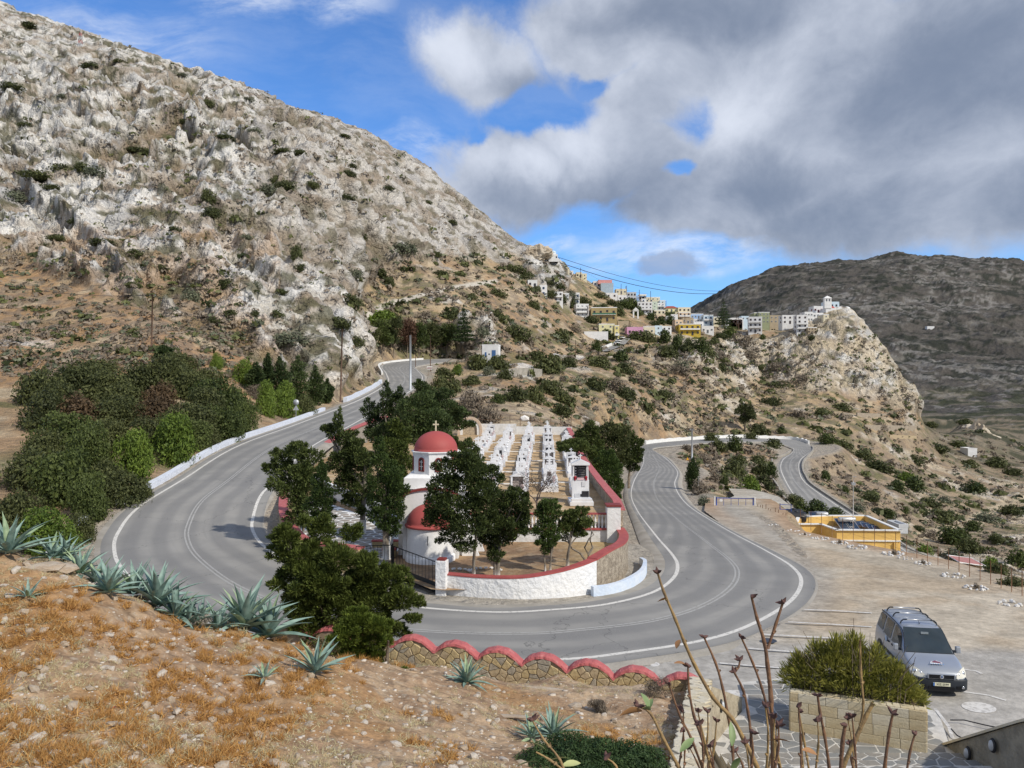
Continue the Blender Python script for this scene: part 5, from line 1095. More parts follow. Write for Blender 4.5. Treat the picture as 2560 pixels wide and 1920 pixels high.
ptree('juniper_tree', 'wind bent juniper with two spires against the climbing road', 965, 1160, 84, [(965, 975, 11, 20), (972, 997, 20, 20), (1002, 983, 12, 20), (992, 1010, 28, 22), (960, 1022, 24, 20), (925, 1030, 22, 22), (914, 1008, 10, 12), (940, 1058, 32, 22), (1000, 1042, 36, 28), (960, 1085, 45, 25), (1010, 1085, 34, 24), (930, 1085, 24, 22)], 15000, .24, L_pin, 1, .2, seed=9, dy=1.)
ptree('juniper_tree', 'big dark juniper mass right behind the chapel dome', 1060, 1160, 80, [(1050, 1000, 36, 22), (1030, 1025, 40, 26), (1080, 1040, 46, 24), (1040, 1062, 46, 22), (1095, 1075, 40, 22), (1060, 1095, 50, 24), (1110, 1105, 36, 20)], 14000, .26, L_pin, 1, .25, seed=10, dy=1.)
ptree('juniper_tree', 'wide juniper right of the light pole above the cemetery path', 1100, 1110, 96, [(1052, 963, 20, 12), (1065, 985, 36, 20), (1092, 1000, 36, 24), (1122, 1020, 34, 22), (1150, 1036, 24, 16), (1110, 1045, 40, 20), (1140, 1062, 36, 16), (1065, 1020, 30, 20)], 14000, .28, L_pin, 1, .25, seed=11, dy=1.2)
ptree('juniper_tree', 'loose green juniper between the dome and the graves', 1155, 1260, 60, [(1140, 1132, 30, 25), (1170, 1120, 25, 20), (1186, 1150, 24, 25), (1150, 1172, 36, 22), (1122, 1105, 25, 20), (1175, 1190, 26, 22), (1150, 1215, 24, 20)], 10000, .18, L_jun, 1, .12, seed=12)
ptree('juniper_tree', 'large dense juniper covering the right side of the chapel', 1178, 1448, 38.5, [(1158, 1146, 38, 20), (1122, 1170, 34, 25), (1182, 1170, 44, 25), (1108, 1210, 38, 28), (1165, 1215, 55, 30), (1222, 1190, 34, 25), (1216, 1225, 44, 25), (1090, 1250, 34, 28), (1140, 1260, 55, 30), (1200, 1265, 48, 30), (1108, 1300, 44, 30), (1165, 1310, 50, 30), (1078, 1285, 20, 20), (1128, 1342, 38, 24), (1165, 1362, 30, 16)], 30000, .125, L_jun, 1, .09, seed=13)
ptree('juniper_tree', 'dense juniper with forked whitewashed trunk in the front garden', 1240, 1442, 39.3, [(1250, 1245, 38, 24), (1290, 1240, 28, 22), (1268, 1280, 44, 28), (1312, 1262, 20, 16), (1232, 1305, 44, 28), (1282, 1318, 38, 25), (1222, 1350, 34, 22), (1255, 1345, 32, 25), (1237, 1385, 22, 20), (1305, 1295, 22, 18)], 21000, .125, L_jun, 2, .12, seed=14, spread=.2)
ptree('cypress_tree', 'small cypress with several pale trunks in the front garden', 1370, 1425, 40.6, [(1370, 1262, 28, 16), (1372, 1290, 33, 25), (1364, 1320, 32, 25), (1370, 1350, 27, 22), (1364, 1372, 16, 16)], 9000, .115, L_cyp, 4, .05, seed=15, spread=.28, lump=.18, dy=.2)
ptree('juniper_tree', 'small juniper with whitewashed base next to the balustrade', 1413, 1412, 41.5, [(1425, 1290, 22, 16), (1455, 1281, 19, 14), (1430, 1315, 27, 17), (1462, 1308, 20, 14), (1408, 1318, 18, 18), (1446, 1334, 22, 12)], 8000, .115, L_jun, 1, .09, seed=16, dy=.3)
t = thing('bare_tree', 'crooked grey tree with bare twisting stems near the red curved wall', 'tree', tuple(yb(1466, 42.3, -9.9)))
for pts in ([(0, 0, 0), (.12, 0, .5), (-.1, 0, .9), (.15, 0, 1.4), (.4, 0, 1.6), (.1, 0, 2.2)], [(0, 0, .1), (-.35, 0, .6), (-.8, 0, .85), (-1.0, 0, 1.2), (-1.3, 0, 1.3)], [(.1, 0, .5), (.35, 0, .9), (.2, 0, 1.3), (.3, 0, 1.8)]):
    m = MB(); m.tube(pts, [.07, .06, .05, .04, .03, .02][:len(pts)], 6); m.build('stem', M_bark2, t)
link('crown', leafmesh('crown', L_jun, [(-.1, 0, 2.3, .6, .5, .4), (-1.2, 0, 1.5, .35, .3, .25)], 1500, .1, seed=17), t)
# leafless dark tree between the graves
t = thing('dead_tree', 'leafless dark brown tree standing in front of the graves', 'tree', tuple(yb(1345, 52, -8.9))); r_ = random.Random(5); m = MB()
def grow(p, d, L_, r, k):
    q = p+d*L_; m.tube([p, (p+q)/2+Vector((r_.uniform(-.05, .05), 0, r_.uniform(-.03, .05))), q], r, 5, False, r*.6)
    if k > 0:
        for _ in range(3 if k > 1 else 4):
            e = (d+Vector((r_.uniform(-.9, .9), r_.uniform(-.9, .9), r_.uniform(-.35, .5)))).normalized(); grow(q, e, L_*r_.uniform(.6, .85), r*.6, k-1)
grow(Vector((0, 0, -.2)), Vector((-.1, 0, 1)), 1.1, .09, 5); m.build('branches', pmat('dead_wood', (.07, .05, .045), (.14, .11, .10), 6.), t)
link('crown', leafmesh('crown', leafmat('dead_leaf', (.05, .04, .03), (.14, .11, .08), .1, .9), [(-.5, 0, 2.2, 1.0, .8, .8), (.8, 0, 2., .8, .6, .6)], 900, .12, .3, seed=18), t)
ptree('umbrella_tree', 'flat topped dark tree beside the red cemetery wall', 1459, 1172, 76, [(1410, 1112, 18, 11), (1430, 1120, 25, 13), (1456, 1118, 25, 13), (1440, 1105, 25, 10), (1472, 1126, 12, 7), (1400, 1122, 9, 7)], 7500, .19, L_jun, 1, .16, False, seed=19)
ptree('juniper_tree', 'dark juniper left most of the clump right of the cemetery', 1475, 1190, 94, [(1468, 1085, 30, 24), (1450, 1098, 18, 16), (1482, 1115, 32, 22), (1462, 1130, 22, 18), (1490, 1145, 24, 20)], 9000, .26, L_jun, 1, .2, False, seed=30, dy=1.)
ptree('juniper_tree', 'tallest green tree of the clump right of the cemetery', 1525, 1215, 98, [(1512, 1080, 35, 22), (1548, 1088, 30, 22), (1530, 1115, 40, 26), (1515, 1145, 34, 22), (1550, 1150, 28, 24)], 11000, .27, L_maq, 1, .2, False, seed=31, dy=1.)
ptree('juniper_tree', 'rounded juniper nearest the bend in the descending road', 1570, 1215, 101, [(1576, 1110, 28, 24), (1592, 1135, 14, 18), (1562, 1142, 34, 20), (1580, 1165, 18, 16)], 8000, .27, L_jun, 1, .2, False, seed=32, dy=1.)
ptree('cypress_tree', 'cypress on the verge between the red wall and the road', 1536, 1262, 72, [(1520, 1150, 28, 20), (1526, 1180, 31, 25), (1535, 1212, 22, 24), (1541, 1238, 12, 14)], 10000, .17, L_cyp, 1, .12, False, seed=33, lump=.2)
ptree('cypress_tree', 'olive green cypress close behind the red cemetery wall', 1497, 1235, 80, [(1492, 1140, 20, 20), (1500, 1165, 24, 22), (1498, 1190, 20, 20)], 6000, .19, L_fgc, 1, .12, False, seed=34, lump=.2)
# near conifers on the bank
_n13 = [(762, 1305, 20, 16), (722, 1340, 38, 26), (800, 1332, 38, 32), (868, 1340, 26, 24), (692, 1368, 20, 12), (760, 1390, 56, 36), (850, 1388, 48, 38), (920, 1402, 32, 28), (742, 1440, 48, 33), (820, 1450, 62, 40), (910, 1450, 52, 38), (978, 1442, 38, 32), (762, 1500, 52, 38), (850, 1520, 62, 42), (940, 1510, 58, 38), (1008, 1490, 42, 30), (1048, 1500, 18, 14), (1036, 1540, 22, 12), (790, 1560, 48, 33), (880, 1570, 52, 33), (960, 1560, 38, 28), (1000, 1575, 24, 16), (700, 1455, 22, 16), (722, 1508, 24, 18), (742, 1540, 26, 18), (680, 1385, 10, 8), (725, 1310, 10, 12), (895, 1325, 8, 14), (1025, 1455, 12, 12), (860, 1600, 58, 25), (930, 1602, 44, 22), (800, 1592, 48, 25), (830, 1480, 60, 35), (900, 1490, 60, 35), (750, 1545, 34, 22), (780, 1420, 45, 30)]
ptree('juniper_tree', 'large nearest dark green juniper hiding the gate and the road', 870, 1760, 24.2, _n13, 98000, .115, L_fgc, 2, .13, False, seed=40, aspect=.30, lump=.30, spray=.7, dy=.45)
_n14 = [(890, 1548, 38, 22), (940, 1556, 33, 22), (872, 1582, 38, 26), (930, 1600, 38, 28), (880, 1630, 33, 26), (925, 1650, 33, 26), (900, 1680, 40, 26), (952, 1690, 44, 28), (1000, 1702, 42, 22), (930, 1720, 48, 22), (1040, 1702, 24, 14), (990, 1728, 34, 13), (870, 1660, 26, 20), (848, 1600, 16, 14), (905, 1525, 14, 12)]
ptree('juniper_tree', 'lighter green bushy juniper growing against the scalloped wall', 940, 1745, 18.6, _n14, 52000, .070, leafmat('yellow_juniper', (.032, .052, .008), (.16, .20, .032)), 1, .08, False, seed=41, aspect=.30, lump=.30, spray=.7, dy=.25)

# ---- bushes: shared shapes
def bushmesh(name, mat, seed, n=1500, size=.16, flat=.6):
    b = rblobs(seed, 9, .55, .55, .10, .62*flat/.6, .38, .55); b.append((0, 0, .22, .8, .8, .38*flat/.6)); return leafmesh(name, mat, b, n, size, .5, seed, .3, .25)
BM = {'maq': [bushmesh('foliage', L_maq, 60+i) for i in range(3)], 'bri': [bushmesh('foliage', L_bri, 64, flat=.8)], 'dry': [bushmesh('foliage', L_dry, 66+i, 900, .15) for i in range(2)], 'gre': [bushmesh('foliage', L_gre, 69, 900, .15)], 'jun': [bushmesh('foliage', L_jun, 70+i, flat=.75) for i in range(2)]}
BMn = {'maq': [bushmesh('foliage', L_maq, 80+i, 6500, .085) for i in range(3)], 'bri': [bushmesh('foliage', L_bri, 84, 6500, .08, .85)], 'dry': [bushmesh('foliage', L_dry, 86, 5000, .08)], 'jun': [bushmesh('foliage', L_jun, 87+i, 6500, .085, .8) for i in range(2)], 'rus': [bushmesh('foliage', leafmat('rusty_leaf', (.045, .032, .018), (.13, .085, .045)), 89, 6500, .085)]}
kname = {'maq': 'dark green', 'bri': 'bright green', 'dry': 'dry grey brown', 'gre': 'grey green', 'jun': 'deep green', 'rus': 'rusty brown'}
bcount = [0]
def bush(u, v, w, hh, kind='maq', near=False, where='', d=None, label=None):
    """u,v foot of the bush in the photograph, w half width and hh height in photograph pixels"""
    p = at(u, v, d) if d else hit(u, v); s = w*p.y/F; hz = hh*p.y/F
    if where.startswith('in the thicket'): s *= 1.22
    if where.startswith('clinging'): s *= 1.3; hz *= 1.35
    if s > 9: s = 9
    src = (BMn if near and kind in BMn else BM)[kind]; me = src[bcount[0] % len(src)]; bcount[0] += 1
    o = link('bush', me, None, (p.x, p.y+s*.35, p.z-.12*hz), (0, 0, rn.uniform(0, 6.28)), (s, s*.85, hz/.95))
    lab = label or ('%s %s bush %s' % (rn.choice(['low rounded', 'spreading', 'dense', 'rounded']), kname[kind], where)); tag(o, lab, 'bush', 'bushes '+where); return o
W1 = 'in the thicket left of the climbing road'
for (u, v, w, h_, k) in [(85, 1015, 72, 110, 'maq'), (165, 990, 85, 95, 'maq'), (245, 1005, 80, 80, 'maq'), (330, 985, 80, 90, 'maq'), (405, 975, 75, 95, 'maq'), (470, 1000, 75, 80, 'maq'), (540, 1045, 75, 95, 'jun'), (600, 1085, 42, 75, 'jun'),
    (90, 1075, 78, 100, 'maq'), (185, 1075, 80, 95, 'rus'), (280, 1070, 75, 85, 'maq'), (370, 1065, 72, 80, 'rus'), (455, 1080, 75, 85, 'maq'), (535, 1100, 60, 80, 'jun'), (130, 1150, 85, 110, 'jun'), (215, 1180, 65, 110, 'jun'), (265, 1130, 55, 85, 'maq'), (350, 1125, 60, 80, 'maq'), (470, 1125, 50, 70, 'jun'),
    (60, 1230, 85, 110, 'maq'), (145, 1270, 85, 130, 'jun'), (215, 1310, 55, 110, 'jun'), (285, 1275, 75, 95, 'maq'), (340, 1255, 40, 55, 'maq'), (25, 1320, 70, 100, 'maq'), (185, 1365, 45, 80, 'maq'), (130, 1035, 60, 80, 'maq'), (300, 1030, 70, 85, 'maq'), (380, 1030, 60, 80, 'rus'), (500, 1045, 60, 80, 'maq'), (240, 1120, 60, 80, 'maq'), (410, 1100, 50, 60, 'jun'), (505, 1120, 45, 60, 'maq'), (560, 1100, 45, 60, 'jun'), (90, 1160, 60, 90, 'maq'), (180, 1230, 60, 100, 'jun'), (250, 1230, 55, 90, 'maq'), (250, 940, 60, 45, 'maq'), (440, 930, 55, 50, 'maq'), (510, 970, 55, 60, 'maq'), (575, 1040, 50, 70, 'jun')]: bush(u, v, w, h_, k, True, W1)
bush(100, 1390, 95, 110, 'bri', True, W1, label='pale yellowish green bush just above the left agaves')
bush(315, 1200, 62, 120, 'bri', True, W1, label='bright green rounded pine bush beside the white kerb wall'); bush(415, 1165, 72, 125, 'bri', True, W1, label='larger bright green bush further up along the white kerb wall')
W2 = 'beside the conifers above the climbing road'
for (u, v, w, h_, k) in [(600, 960, 42, 60, 'bri'), (540, 925, 22, 40, 'bri'), (660, 1040, 40, 85, 'bri'), (710, 1045, 45, 90, 'bri'), (760, 1040, 35, 60, 'maq'), (720, 870, 70, 40, 'gre'), (640, 1000, 40, 45, 'dry'), (805, 1000, 30, 30, 'dry')]: bush(u, v, w, h_, k, True, W2)
for k, (u, v, w, h_) in enumerate([(640, 985, 30, 75), (668, 985, 19, 95), (702, 1000, 30, 105), (742, 1008, 36, 112), (790, 1012, 28, 95), (818, 1010, 22, 60), (410, 900, 28, 35)]):
    p = hit(u, v); sc = p.y/F; hh = h_*sc; ww = w*sc
    tree('pine_tree', ['dark conifer at the left end of the row above the climbing road', 'slim pointed cypress in the row above the climbing road', 'broad dark conifer in the middle of the roadside row', 'widest layered dark conifer of the roadside row', 'dark conifer nearest the brown pole', 'small conifer at the foot of the brown pole', 'small dark conifer beside the left brown utility pole'][k], 'tree', p, hh, [(b[0], b[1], b[2], b[3]*rn.uniform(.7, 1.15), b[4]*rn.uniform(.7, 1.15), b[5]*.75) for b in cyp(hh, ww, .2, 8, 50+k)], 3500, .38, L_pin, 1, .14, False, seed=50+k)
W3 = 'where the upper road bends behind the rock'
for k, (u, v, h_, w) in enumerate([(925, 905, 90, 26), (955, 898, 100, 30), (985, 897, 105, 30), (1015, 897, 100, 32), (1045, 897, 90, 30), (1085, 893, 80, 30), (1115, 890, 70, 30), (905, 885, 60, 22)]):
    p = hit(u, v, 215); sc = p.y/F; hh = h_*sc; ww = w*sc
    tree('broadleaf_tree', '%s %s' % (['first', 'second', 'third', 'fourth', 'fifth', 'sixth', 'rightmost', 'leftmost low'][k], 'dark tree from the left in the row behind the upper road bend'), 'tree', p, hh, rblobs(90+k, 10, ww*.7, ww*.6, hh*.42, hh*.88, ww*.5, ww*.75), 2200, .75, [L_maq, L_jun, L_maq, leafmat('reddish_leaf', (.05, .03, .02), (.14, .075, .045)), L_jun, L_maq, L_jun, L_bri][k], 1, .25, False, seed=90+k)
bush(950, 815, 62, 38, 'bri', False, W3, label='bright green creeper spread above the row of dark trees')
def norfolk(label, u, v, h_px, w_px, dmin=0):
    p = hit(u, v, dmin); sc = p.y/F; hh = h_px*sc; ww = w_px*sc; bl = []
    for i in range(9):
        f = i/8; bl.append((0, 0, hh*(.18+.80*f), ww*(1-f)*.9+.25, ww*(1-f)*.9+.25, hh*.045))
    return tree('norfolk_pine', label, 'tree', p, hh, bl, 3000, .6, L_pin, 1, .2, False, seed=int(u))
norfolk('tall tiered dark conifer left of the small white hut', 1172, 870, 105, 34, 220); norfolk('tiered dark conifer standing among the village houses', 1811, 822, 72, 26, 300)
W4 = 'on the slope between the upper road and the village'
for (u, v, w, h_, k) in [(975, 800, 42, 28, 'maq'), (1125, 800, 42, 28, 'maq'), (1060, 800, 34, 26, 'dry'), (1245, 800, 34, 34, 'maq'), (1290, 850, 50, 45, 'maq'), (1320, 862, 30, 28, 'dry'), (1400, 850, 45, 35, 'maq'), (1435, 830, 30, 24, 'dry'), (1200, 925, 45, 50, 'maq'), (1250, 925, 38, 45, 'maq'), (1110, 945, 38, 30, 'maq'), (1140, 938, 24, 26, 'bri'), (1180, 965, 40, 30, 'maq'),
    (1222, 940, 26, 28, 'gre'), (1262, 950, 30, 36, 'maq'), (1375, 935, 62, 62, 'maq'), (1340, 905, 40, 34, 'maq'), (1420, 920, 34, 32, 'maq'), (1280, 1005, 46, 48, 'maq'), (1330, 1005, 48, 48, 'maq'), (1375, 985, 50, 45, 'maq'), (1410, 1010, 44, 40, 'maq'), (1245, 1010, 26, 26, 'jun'), (1175, 1020, 50, 55, 'dry'), (1130, 985, 40, 45, 'maq'), (1100, 975, 34, 45, 'maq'), (1210, 1055, 34, 40, 'dry'), (1400, 1040, 44, 36, 'maq'),
    (1380, 1085, 30, 26, 'gre'), (1490, 975, 46, 40, 'maq'), (1535, 980, 44, 40, 'dry'), (1570, 1000, 40, 36, 'maq'), (1620, 1030, 34, 30, 'maq'), (1600, 965, 50, 36, 'dry'), (1560, 935, 44, 30, 'maq'), (1700, 940, 40, 30, 'dry'), (1500, 920, 46, 36, 'maq'), (1550, 905, 34, 30, 'jun'), (1660, 1000, 34, 28, 'maq'), (1030, 850, 30, 28, 'maq'), (1080, 850, 36, 30, 'gre'), (1215, 845, 30, 36, 'gre'), (1180, 750, 30, 20, 'maq'), (1245, 742, 36, 22, 'maq'), (1100, 690, 34, 20, 'maq'), (1150, 690, 26, 16, 'maq'), (1010, 635, 46, 30, 'gre'), (1280, 680, 44, 24, 'maq'), (1315, 700, 40, 24, 'maq'), (945, 690, 40, 26, 'maq'), (965, 715, 30, 30, 'maq'), (880, 770, 44, 44, 'maq'), (1180, 1045, 40, 60, 'dry'), (1225, 1060, 40, 55, 'dry')]: bush(u, v, w, h_, k, False, W4)
W5 = 'below the village on the brow of the cliff'
for (u, v, w, h_, k) in [(1660, 860, 30, 36, 'jun'), (1690, 875, 26, 40, 'jun'), (1715, 880, 30, 40, 'maq'), (1740, 885, 28, 36, 'jun'), (1620, 855, 34, 34, 'maq'), (1590, 850, 30, 30, 'maq'), (1670, 900, 34, 36, 'maq'), (1700, 925, 30, 30, 'gre'), (1570, 830, 26, 22, 'gre'), (1545, 790, 34, 34, 'maq'), (1515, 780, 30, 24, 'maq'), (1580, 775, 34, 30, 'jun'), (1610, 775, 28, 26, 'maq'), (1460, 765, 26, 24, 'maq'), (1420, 745, 34, 24, 'gre'), (1385, 728, 24, 20, 'maq'), (1500, 745, 34, 18, 'maq'), (1480, 810, 30, 26, 'maq'), (1680, 800, 22, 22, 'jun'), (1665, 790, 20, 20, 'maq'), (1625, 800, 18, 20, 'jun'), (1765, 800, 22, 16, 'jun'), (1515, 850, 22, 26, 'jun'), (1490, 880, 22, 30, 'jun'), (1540, 850, 24, 20, 'maq'), (1825, 845, 34, 28, 'jun'), (1800, 850, 30, 20, 'maq'), (1850, 870, 40, 40, 'dry'), (1905, 850, 14, 14, 'jun'), (2035, 850, 14, 16, 'maq'), (1870, 905, 30, 30, 'dry'), (1940, 930, 30, 26, 'dry'), (2010, 960, 30, 26, 'dry'), (1800, 930, 26, 24, 'maq'), (1330, 770, 30, 24, 'maq'), (1340, 728, 18, 16, 'maq'), (1560, 772, 26, 24, 'jun'), (1530, 765, 24, 20, 'maq'), (1598, 790, 26, 26, 'jun'), (1625, 785, 20, 20, 'maq'), (1555, 812, 24, 14, 'maq'), (1640, 815, 20, 16, 'maq'), (1655, 812, 18, 22, 'jun'), (1678, 812, 20, 24, 'jun'), (1370, 745, 30, 20, 'maq'), (1400, 755, 30, 22, 'maq'), (1430, 775, 28, 22, 'maq'), (1365, 712, 24, 14, 'maq'), (1780, 865, 24, 22, 'maq'), (1760, 890, 30, 30, 'maq'), (1790, 905, 30, 26, 'dry')]: bush(u, v, w, h_, k, False, W5)
W6 = 'round the far bend of the descending road'
t = tree('eucalyptus_tree', 'open crowned tree standing above the far road bend', 'tree', hit(1862, 1085, 280), 11., rblobs(120, 14, 3.4, 3., 4.2, 9.5, 1.3, 2.1), 3800, .6, L_maq, 3, .2, False, seed=120, spread=.8)
for (u, v, w, h_, k) in [(1905, 1090, 36, 36, 'maq'), (1960, 1085, 20, 18, 'jun'), (1780, 1105, 26, 30, 'maq'), (1800, 1130, 34, 36, 'maq'), (1840, 1130, 34, 40, 'jun'), (1880, 1100, 26, 24, 'maq'), (1850, 1165, 36, 30, 'maq'), (1840, 1195, 44, 46, 'maq'), (1900, 1160, 30, 26, 'maq'), (1935, 1120, 34, 28, 'maq'), (1905, 1190, 34, 40, 'maq'), (1880, 1235, 34, 46, 'bri'), (1915, 1225, 40, 44, 'maq'), (1930, 1195, 24, 40, 'jun'), (1810, 1215, 18, 26, 'jun'), (1990, 1262, 40, 30, 'maq'), (1960, 1245, 24, 20, 'gre'), (2040, 1290, 50, 38, 'jun'), (2085, 1300, 40, 28, 'jun'), (2010, 1285, 30, 30, 'jun'), (1760, 1160, 30, 24, 'dry'), (1720, 1130, 30, 20, 'dry'), (1750, 1235, 34, 36, 'dry'), (1790, 1205, 26, 30, 'dry'), (1765, 1265, 24, 30, 'gre'), (1960, 970, 60, 20, 'maq'), (1930, 1015, 44, 26, 'maq'), (2110, 1030, 50, 26, 'maq'), (2060, 1040, 34, 22, 'maq'), (1990, 1045, 44, 24, 'dry'), (2080, 1110, 34, 24, 'jun')]: bush(u, v, w, h_, k, False, W6)
W7 = 'scattered over the valley slope on the right'
for (u, v, w, h_, k) in [(2060, 1205, 24, 28, 'jun'), (2160, 1150, 44, 30, 'maq'), (2110, 1120, 40, 26, 'maq'), (2200, 1180, 50, 36, 'maq'), (2245, 1130, 24, 18, 'jun'), (2290, 1160, 40, 26, 'maq'), (2110, 1235, 18, 20, 'jun'), (2180, 1255, 40, 28, 'maq'), (2240, 1230, 36, 30, 'jun'), (2290, 1230, 44, 36, 'jun'), (2270, 1210, 36, 26, 'bri'), (2330, 1270, 40, 30, 'maq'), (2220, 1300, 24, 26, 'jun'), (2260, 1285, 20, 16, 'jun'), (2360, 1310, 50, 36, 'maq'), (2290, 1275, 24, 16, 'jun'), (2440, 1235, 44, 30, 'jun'), (2430, 1170, 40, 24, 'maq'), (2500, 1170, 50, 30, 'maq'), (2540, 1190, 34, 22, 'maq'), (2350, 1130, 50, 26, 'maq'), (2400, 1120, 40, 20, 'maq'), (2480, 1310, 44, 36, 'gre'), (2540, 1290, 34, 30, 'maq'), (2440, 1330, 30, 26, 'jun'), (2400, 1365, 50, 44, 'jun'), (2440, 1385, 44, 44, 'maq'), (2500, 1360, 30, 26, 'maq'), (2380, 1400, 34, 30, 'gre'), (2550, 1420, 44, 40, 'jun'), (2500, 1440, 40, 34, 'maq'), (2540, 1470, 40, 30, 'maq'), (2330, 1350, 30, 26, 'dry'), (2320, 1385, 30, 20, 'bri'), (2300, 1330, 24, 18, 'maq'), (2480, 1420, 30, 26, 'bri'), (2150, 1280, 30, 26, 'gre'), (2370, 1260, 30, 20, 'gre'), (2420, 1060, 34, 16, 'maq'), (2200, 1075, 44, 20, 'dry'), (2330, 1070, 40, 20, 'maq')]: bush(u, v, w, h_, k, False, W7)
# shrubs on the rock face, clinging in the clefts
W8 = 'clinging to the grey rock face'
RS = [(30, 505, 40, 26), (65, 75, 26, 14), (35, 220, 30, 16), (225, 168, 26, 16), (160, 245, 16, 10), (90, 440, 40, 18), (150, 430, 34, 18), (210, 430, 30, 22), (250, 440, 34, 24), (340, 380, 36, 14), (370, 390, 26, 14), (460, 315, 18, 10), (450, 290, 18, 8), (515, 500, 20, 26), (520, 540, 26, 22), (580, 560, 26, 18), (660, 485, 36, 24), (700, 475, 30, 20), (690, 460, 26, 16), (520, 270, 16, 14), (640, 330, 22, 12), (560, 350, 24, 12), (840, 440, 20, 12), (830, 500, 26, 14), (790, 550, 18, 16), (870, 420, 14, 10), (740, 390, 20, 14), (700, 380, 30, 12), (480, 460, 14, 10), (260, 610, 34, 14), (330, 650, 24, 18), (400, 680, 20, 14), (470, 750, 28, 26), (560, 720, 32, 22), (540, 810, 26, 16), (570, 800, 26, 18), (640, 720, 16, 16), (735, 650, 16, 30), (745, 680, 18, 20), (700, 740, 22, 14), (860, 690, 26, 18), (900, 600, 26, 16), (820, 820, 34, 26), (880, 870, 26, 20), (730, 870, 44, 22), (620, 790, 18, 14), (690, 800, 22, 16), (1080, 640, 22, 12), (1000, 640, 60, 26), (60, 330, 22, 10), (130, 480, 26, 12), (200, 560, 24, 12), (610, 600, 20, 12), (430, 580, 18, 12), (330, 720, 20, 12), (150, 600, 24, 12), (980, 410, 16, 8), (950, 480, 18, 10), (1060, 510, 16, 8), (760, 480, 22, 14), (450, 200, 18, 8), (300, 160, 18, 8), (1120, 560, 20, 10), (850, 350, 16, 8), (620, 250, 18, 8)]
for k, (u, v, w, h_) in enumerate(RS): bush(u, v, w, h_, 'maq' if k % 4 else 'gre', False, W8)

def numword(n):
    a = ['', 'first', 'second', 'third', 'fourth', 'fifth', 'sixth', 'seventh', 'eighth', 'ninth', 'tenth', 'eleventh', 'twelfth', 'thirteenth', 'fourteenth', 'fifteenth', 'sixteenth', 'seventeenth', 'eighteenth', 'nineteenth']
    if n < 20: return a[n]
    t = {2: 'twent', 3: 'thirt', 4: 'fort', 5: 'fift'}[n//10]; return t+'ieth' if n % 10 == 0 else t+'y '+a[n % 10]
def order_labels(objs, nb, fmt, bands):
    uv = [(960-o.location.z/o.location.y*F, 1280+o.location.x/o.location.y*F, o) for o in objs]; uv.sort(key=lambda t: t[0]); n = len(uv)
    for b in range(nb):
        for k, (_, _, o) in enumerate(sorted(uv[b*n//nb:(b+1)*n//nb], key=lambda t: t[1])): o['label'] = fmt(o, numword(k+1), bands[b])
BANDS = {1: [''], 2: ['upper', 'lower'], 3: ['upper', 'middle', 'lower'], 4: ['top', 'upper middle', 'lower middle', 'bottom']}
for W_k, short in ((W1, 'roadside thicket'), (W2, 'conifer bushes'), (W4, 'central slope'), (W5, 'village brow'), (W6, 'far bend'), (W7, 'valley slope'), (W8, 'rock face')):
    L_ = [o for o in list(S.objects) if o.get('group') == 'bushes '+W_k and o['label'].endswith(W_k)]
    nb = 4 if len(L_) > 40 else 3 if len(L_) > 20 else 2
    def f_(o, n, b): k_ = o.data.materials[0].name; c_ = {'maquis_leaf': 'dark green', 'bright_leaf': 'bright green', 'dry_scrub': 'grey brown', 'grey_green_scrub': 'grey green', 'juniper_leaf': 'deep green'}.get(k_, 'rusty brown'); return '%s bush, %s from the left in the %s part of the %s' % (c_, n, b, short)
    order_labels(L_, nb, f_, BANDS[nb])
# ---- scrub too small and too many to count: one object each
def scrub(name, mat, zones, n, s0, s1, faces, seed, label, cat, minrock=None):
    g = np.random.default_rng(seed); pts = []; tr = 0
    while len(pts) < n and tr < n*12:
        tr += 1; z = zones[g.integers(len(zones))]; u = g.uniform(z[0], z[2]); v = g.uniform(z[1], z[3])
        if len(z) > 4 and g.random() > z[4]: continue
        p = hit(u, v, strict=True)
        if p is None: continue
        if p.y < 45 or p.y > 600: continue
        pts.append(p)
    P_ = np.array([list(p) for p in pts]); dr, _ = road_near(P_[:, 0], P_[:, 1]); pl = polydist(P_[:, 0], P_[:, 1], LOT); py = polydist(P_[:, 0], P_[:, 1], YARD)
    dens_ = fbm(P_/14, 3, seed) > .43
    P_ = P_[(dr > 1.8) & (pl > 1) & (py > 2) & dens_]; m = len(P_)
    s = g.uniform(s0, s1, m)*np.clip(P_[:, 1]/170, .5, 1.9)*g.choice([.6, 1., 1.5], m)
    V = []; T_ = []
    k = faces; d = g.normal(size=(m, k, 3)); d[..., 2] = np.abs(d[..., 2]); d /= np.linalg.norm(d, axis=-1, keepdims=True)
    c = P_[:, None]+d*s[:, None, None]*np.array([1, 1, .62]); nn = d+g.normal(size=d.shape)*.6; t = np.cross(nn, g.normal(size=d.shape)); t /= np.linalg.norm(t, axis=-1, keepdims=True); b = np.cross(d, t)
    h_ = s[:, None, None]*.55; V = np.stack([c-t*h_, c-b*h_*.6, c+t*h_, c+b*h_*.6], 2).reshape(-1, 3); tint = np.repeat(np.clip(g.normal(.5, .25, (m, 1))+g.normal(0, .1, (m, k)), 0, 1).ravel(), 4)
    o = link(name, mesh_np(name, V, np.arange(len(V)).reshape(-1, 4), mat, False, None, {'tint': tint})); tag(o, label, cat, kind='stuff'); return o
soilz = [(-60, 640, 640, 900), (0, 820, 640, 960), (880, 640, 1500, 1080, .9), (1400, 860, 1960, 1090), (1700, 1100, 2000, 1290), (2000, 1000, 2560, 1500), (2000, 1000, 2560, 1500), (900, 640, 1400, 900)]
scrub('brown_scrub', L_dry, soilz, 5600, .35, .8, 12, 201, 'low dry brown and purple scrub all over the slopes', 'scrub')
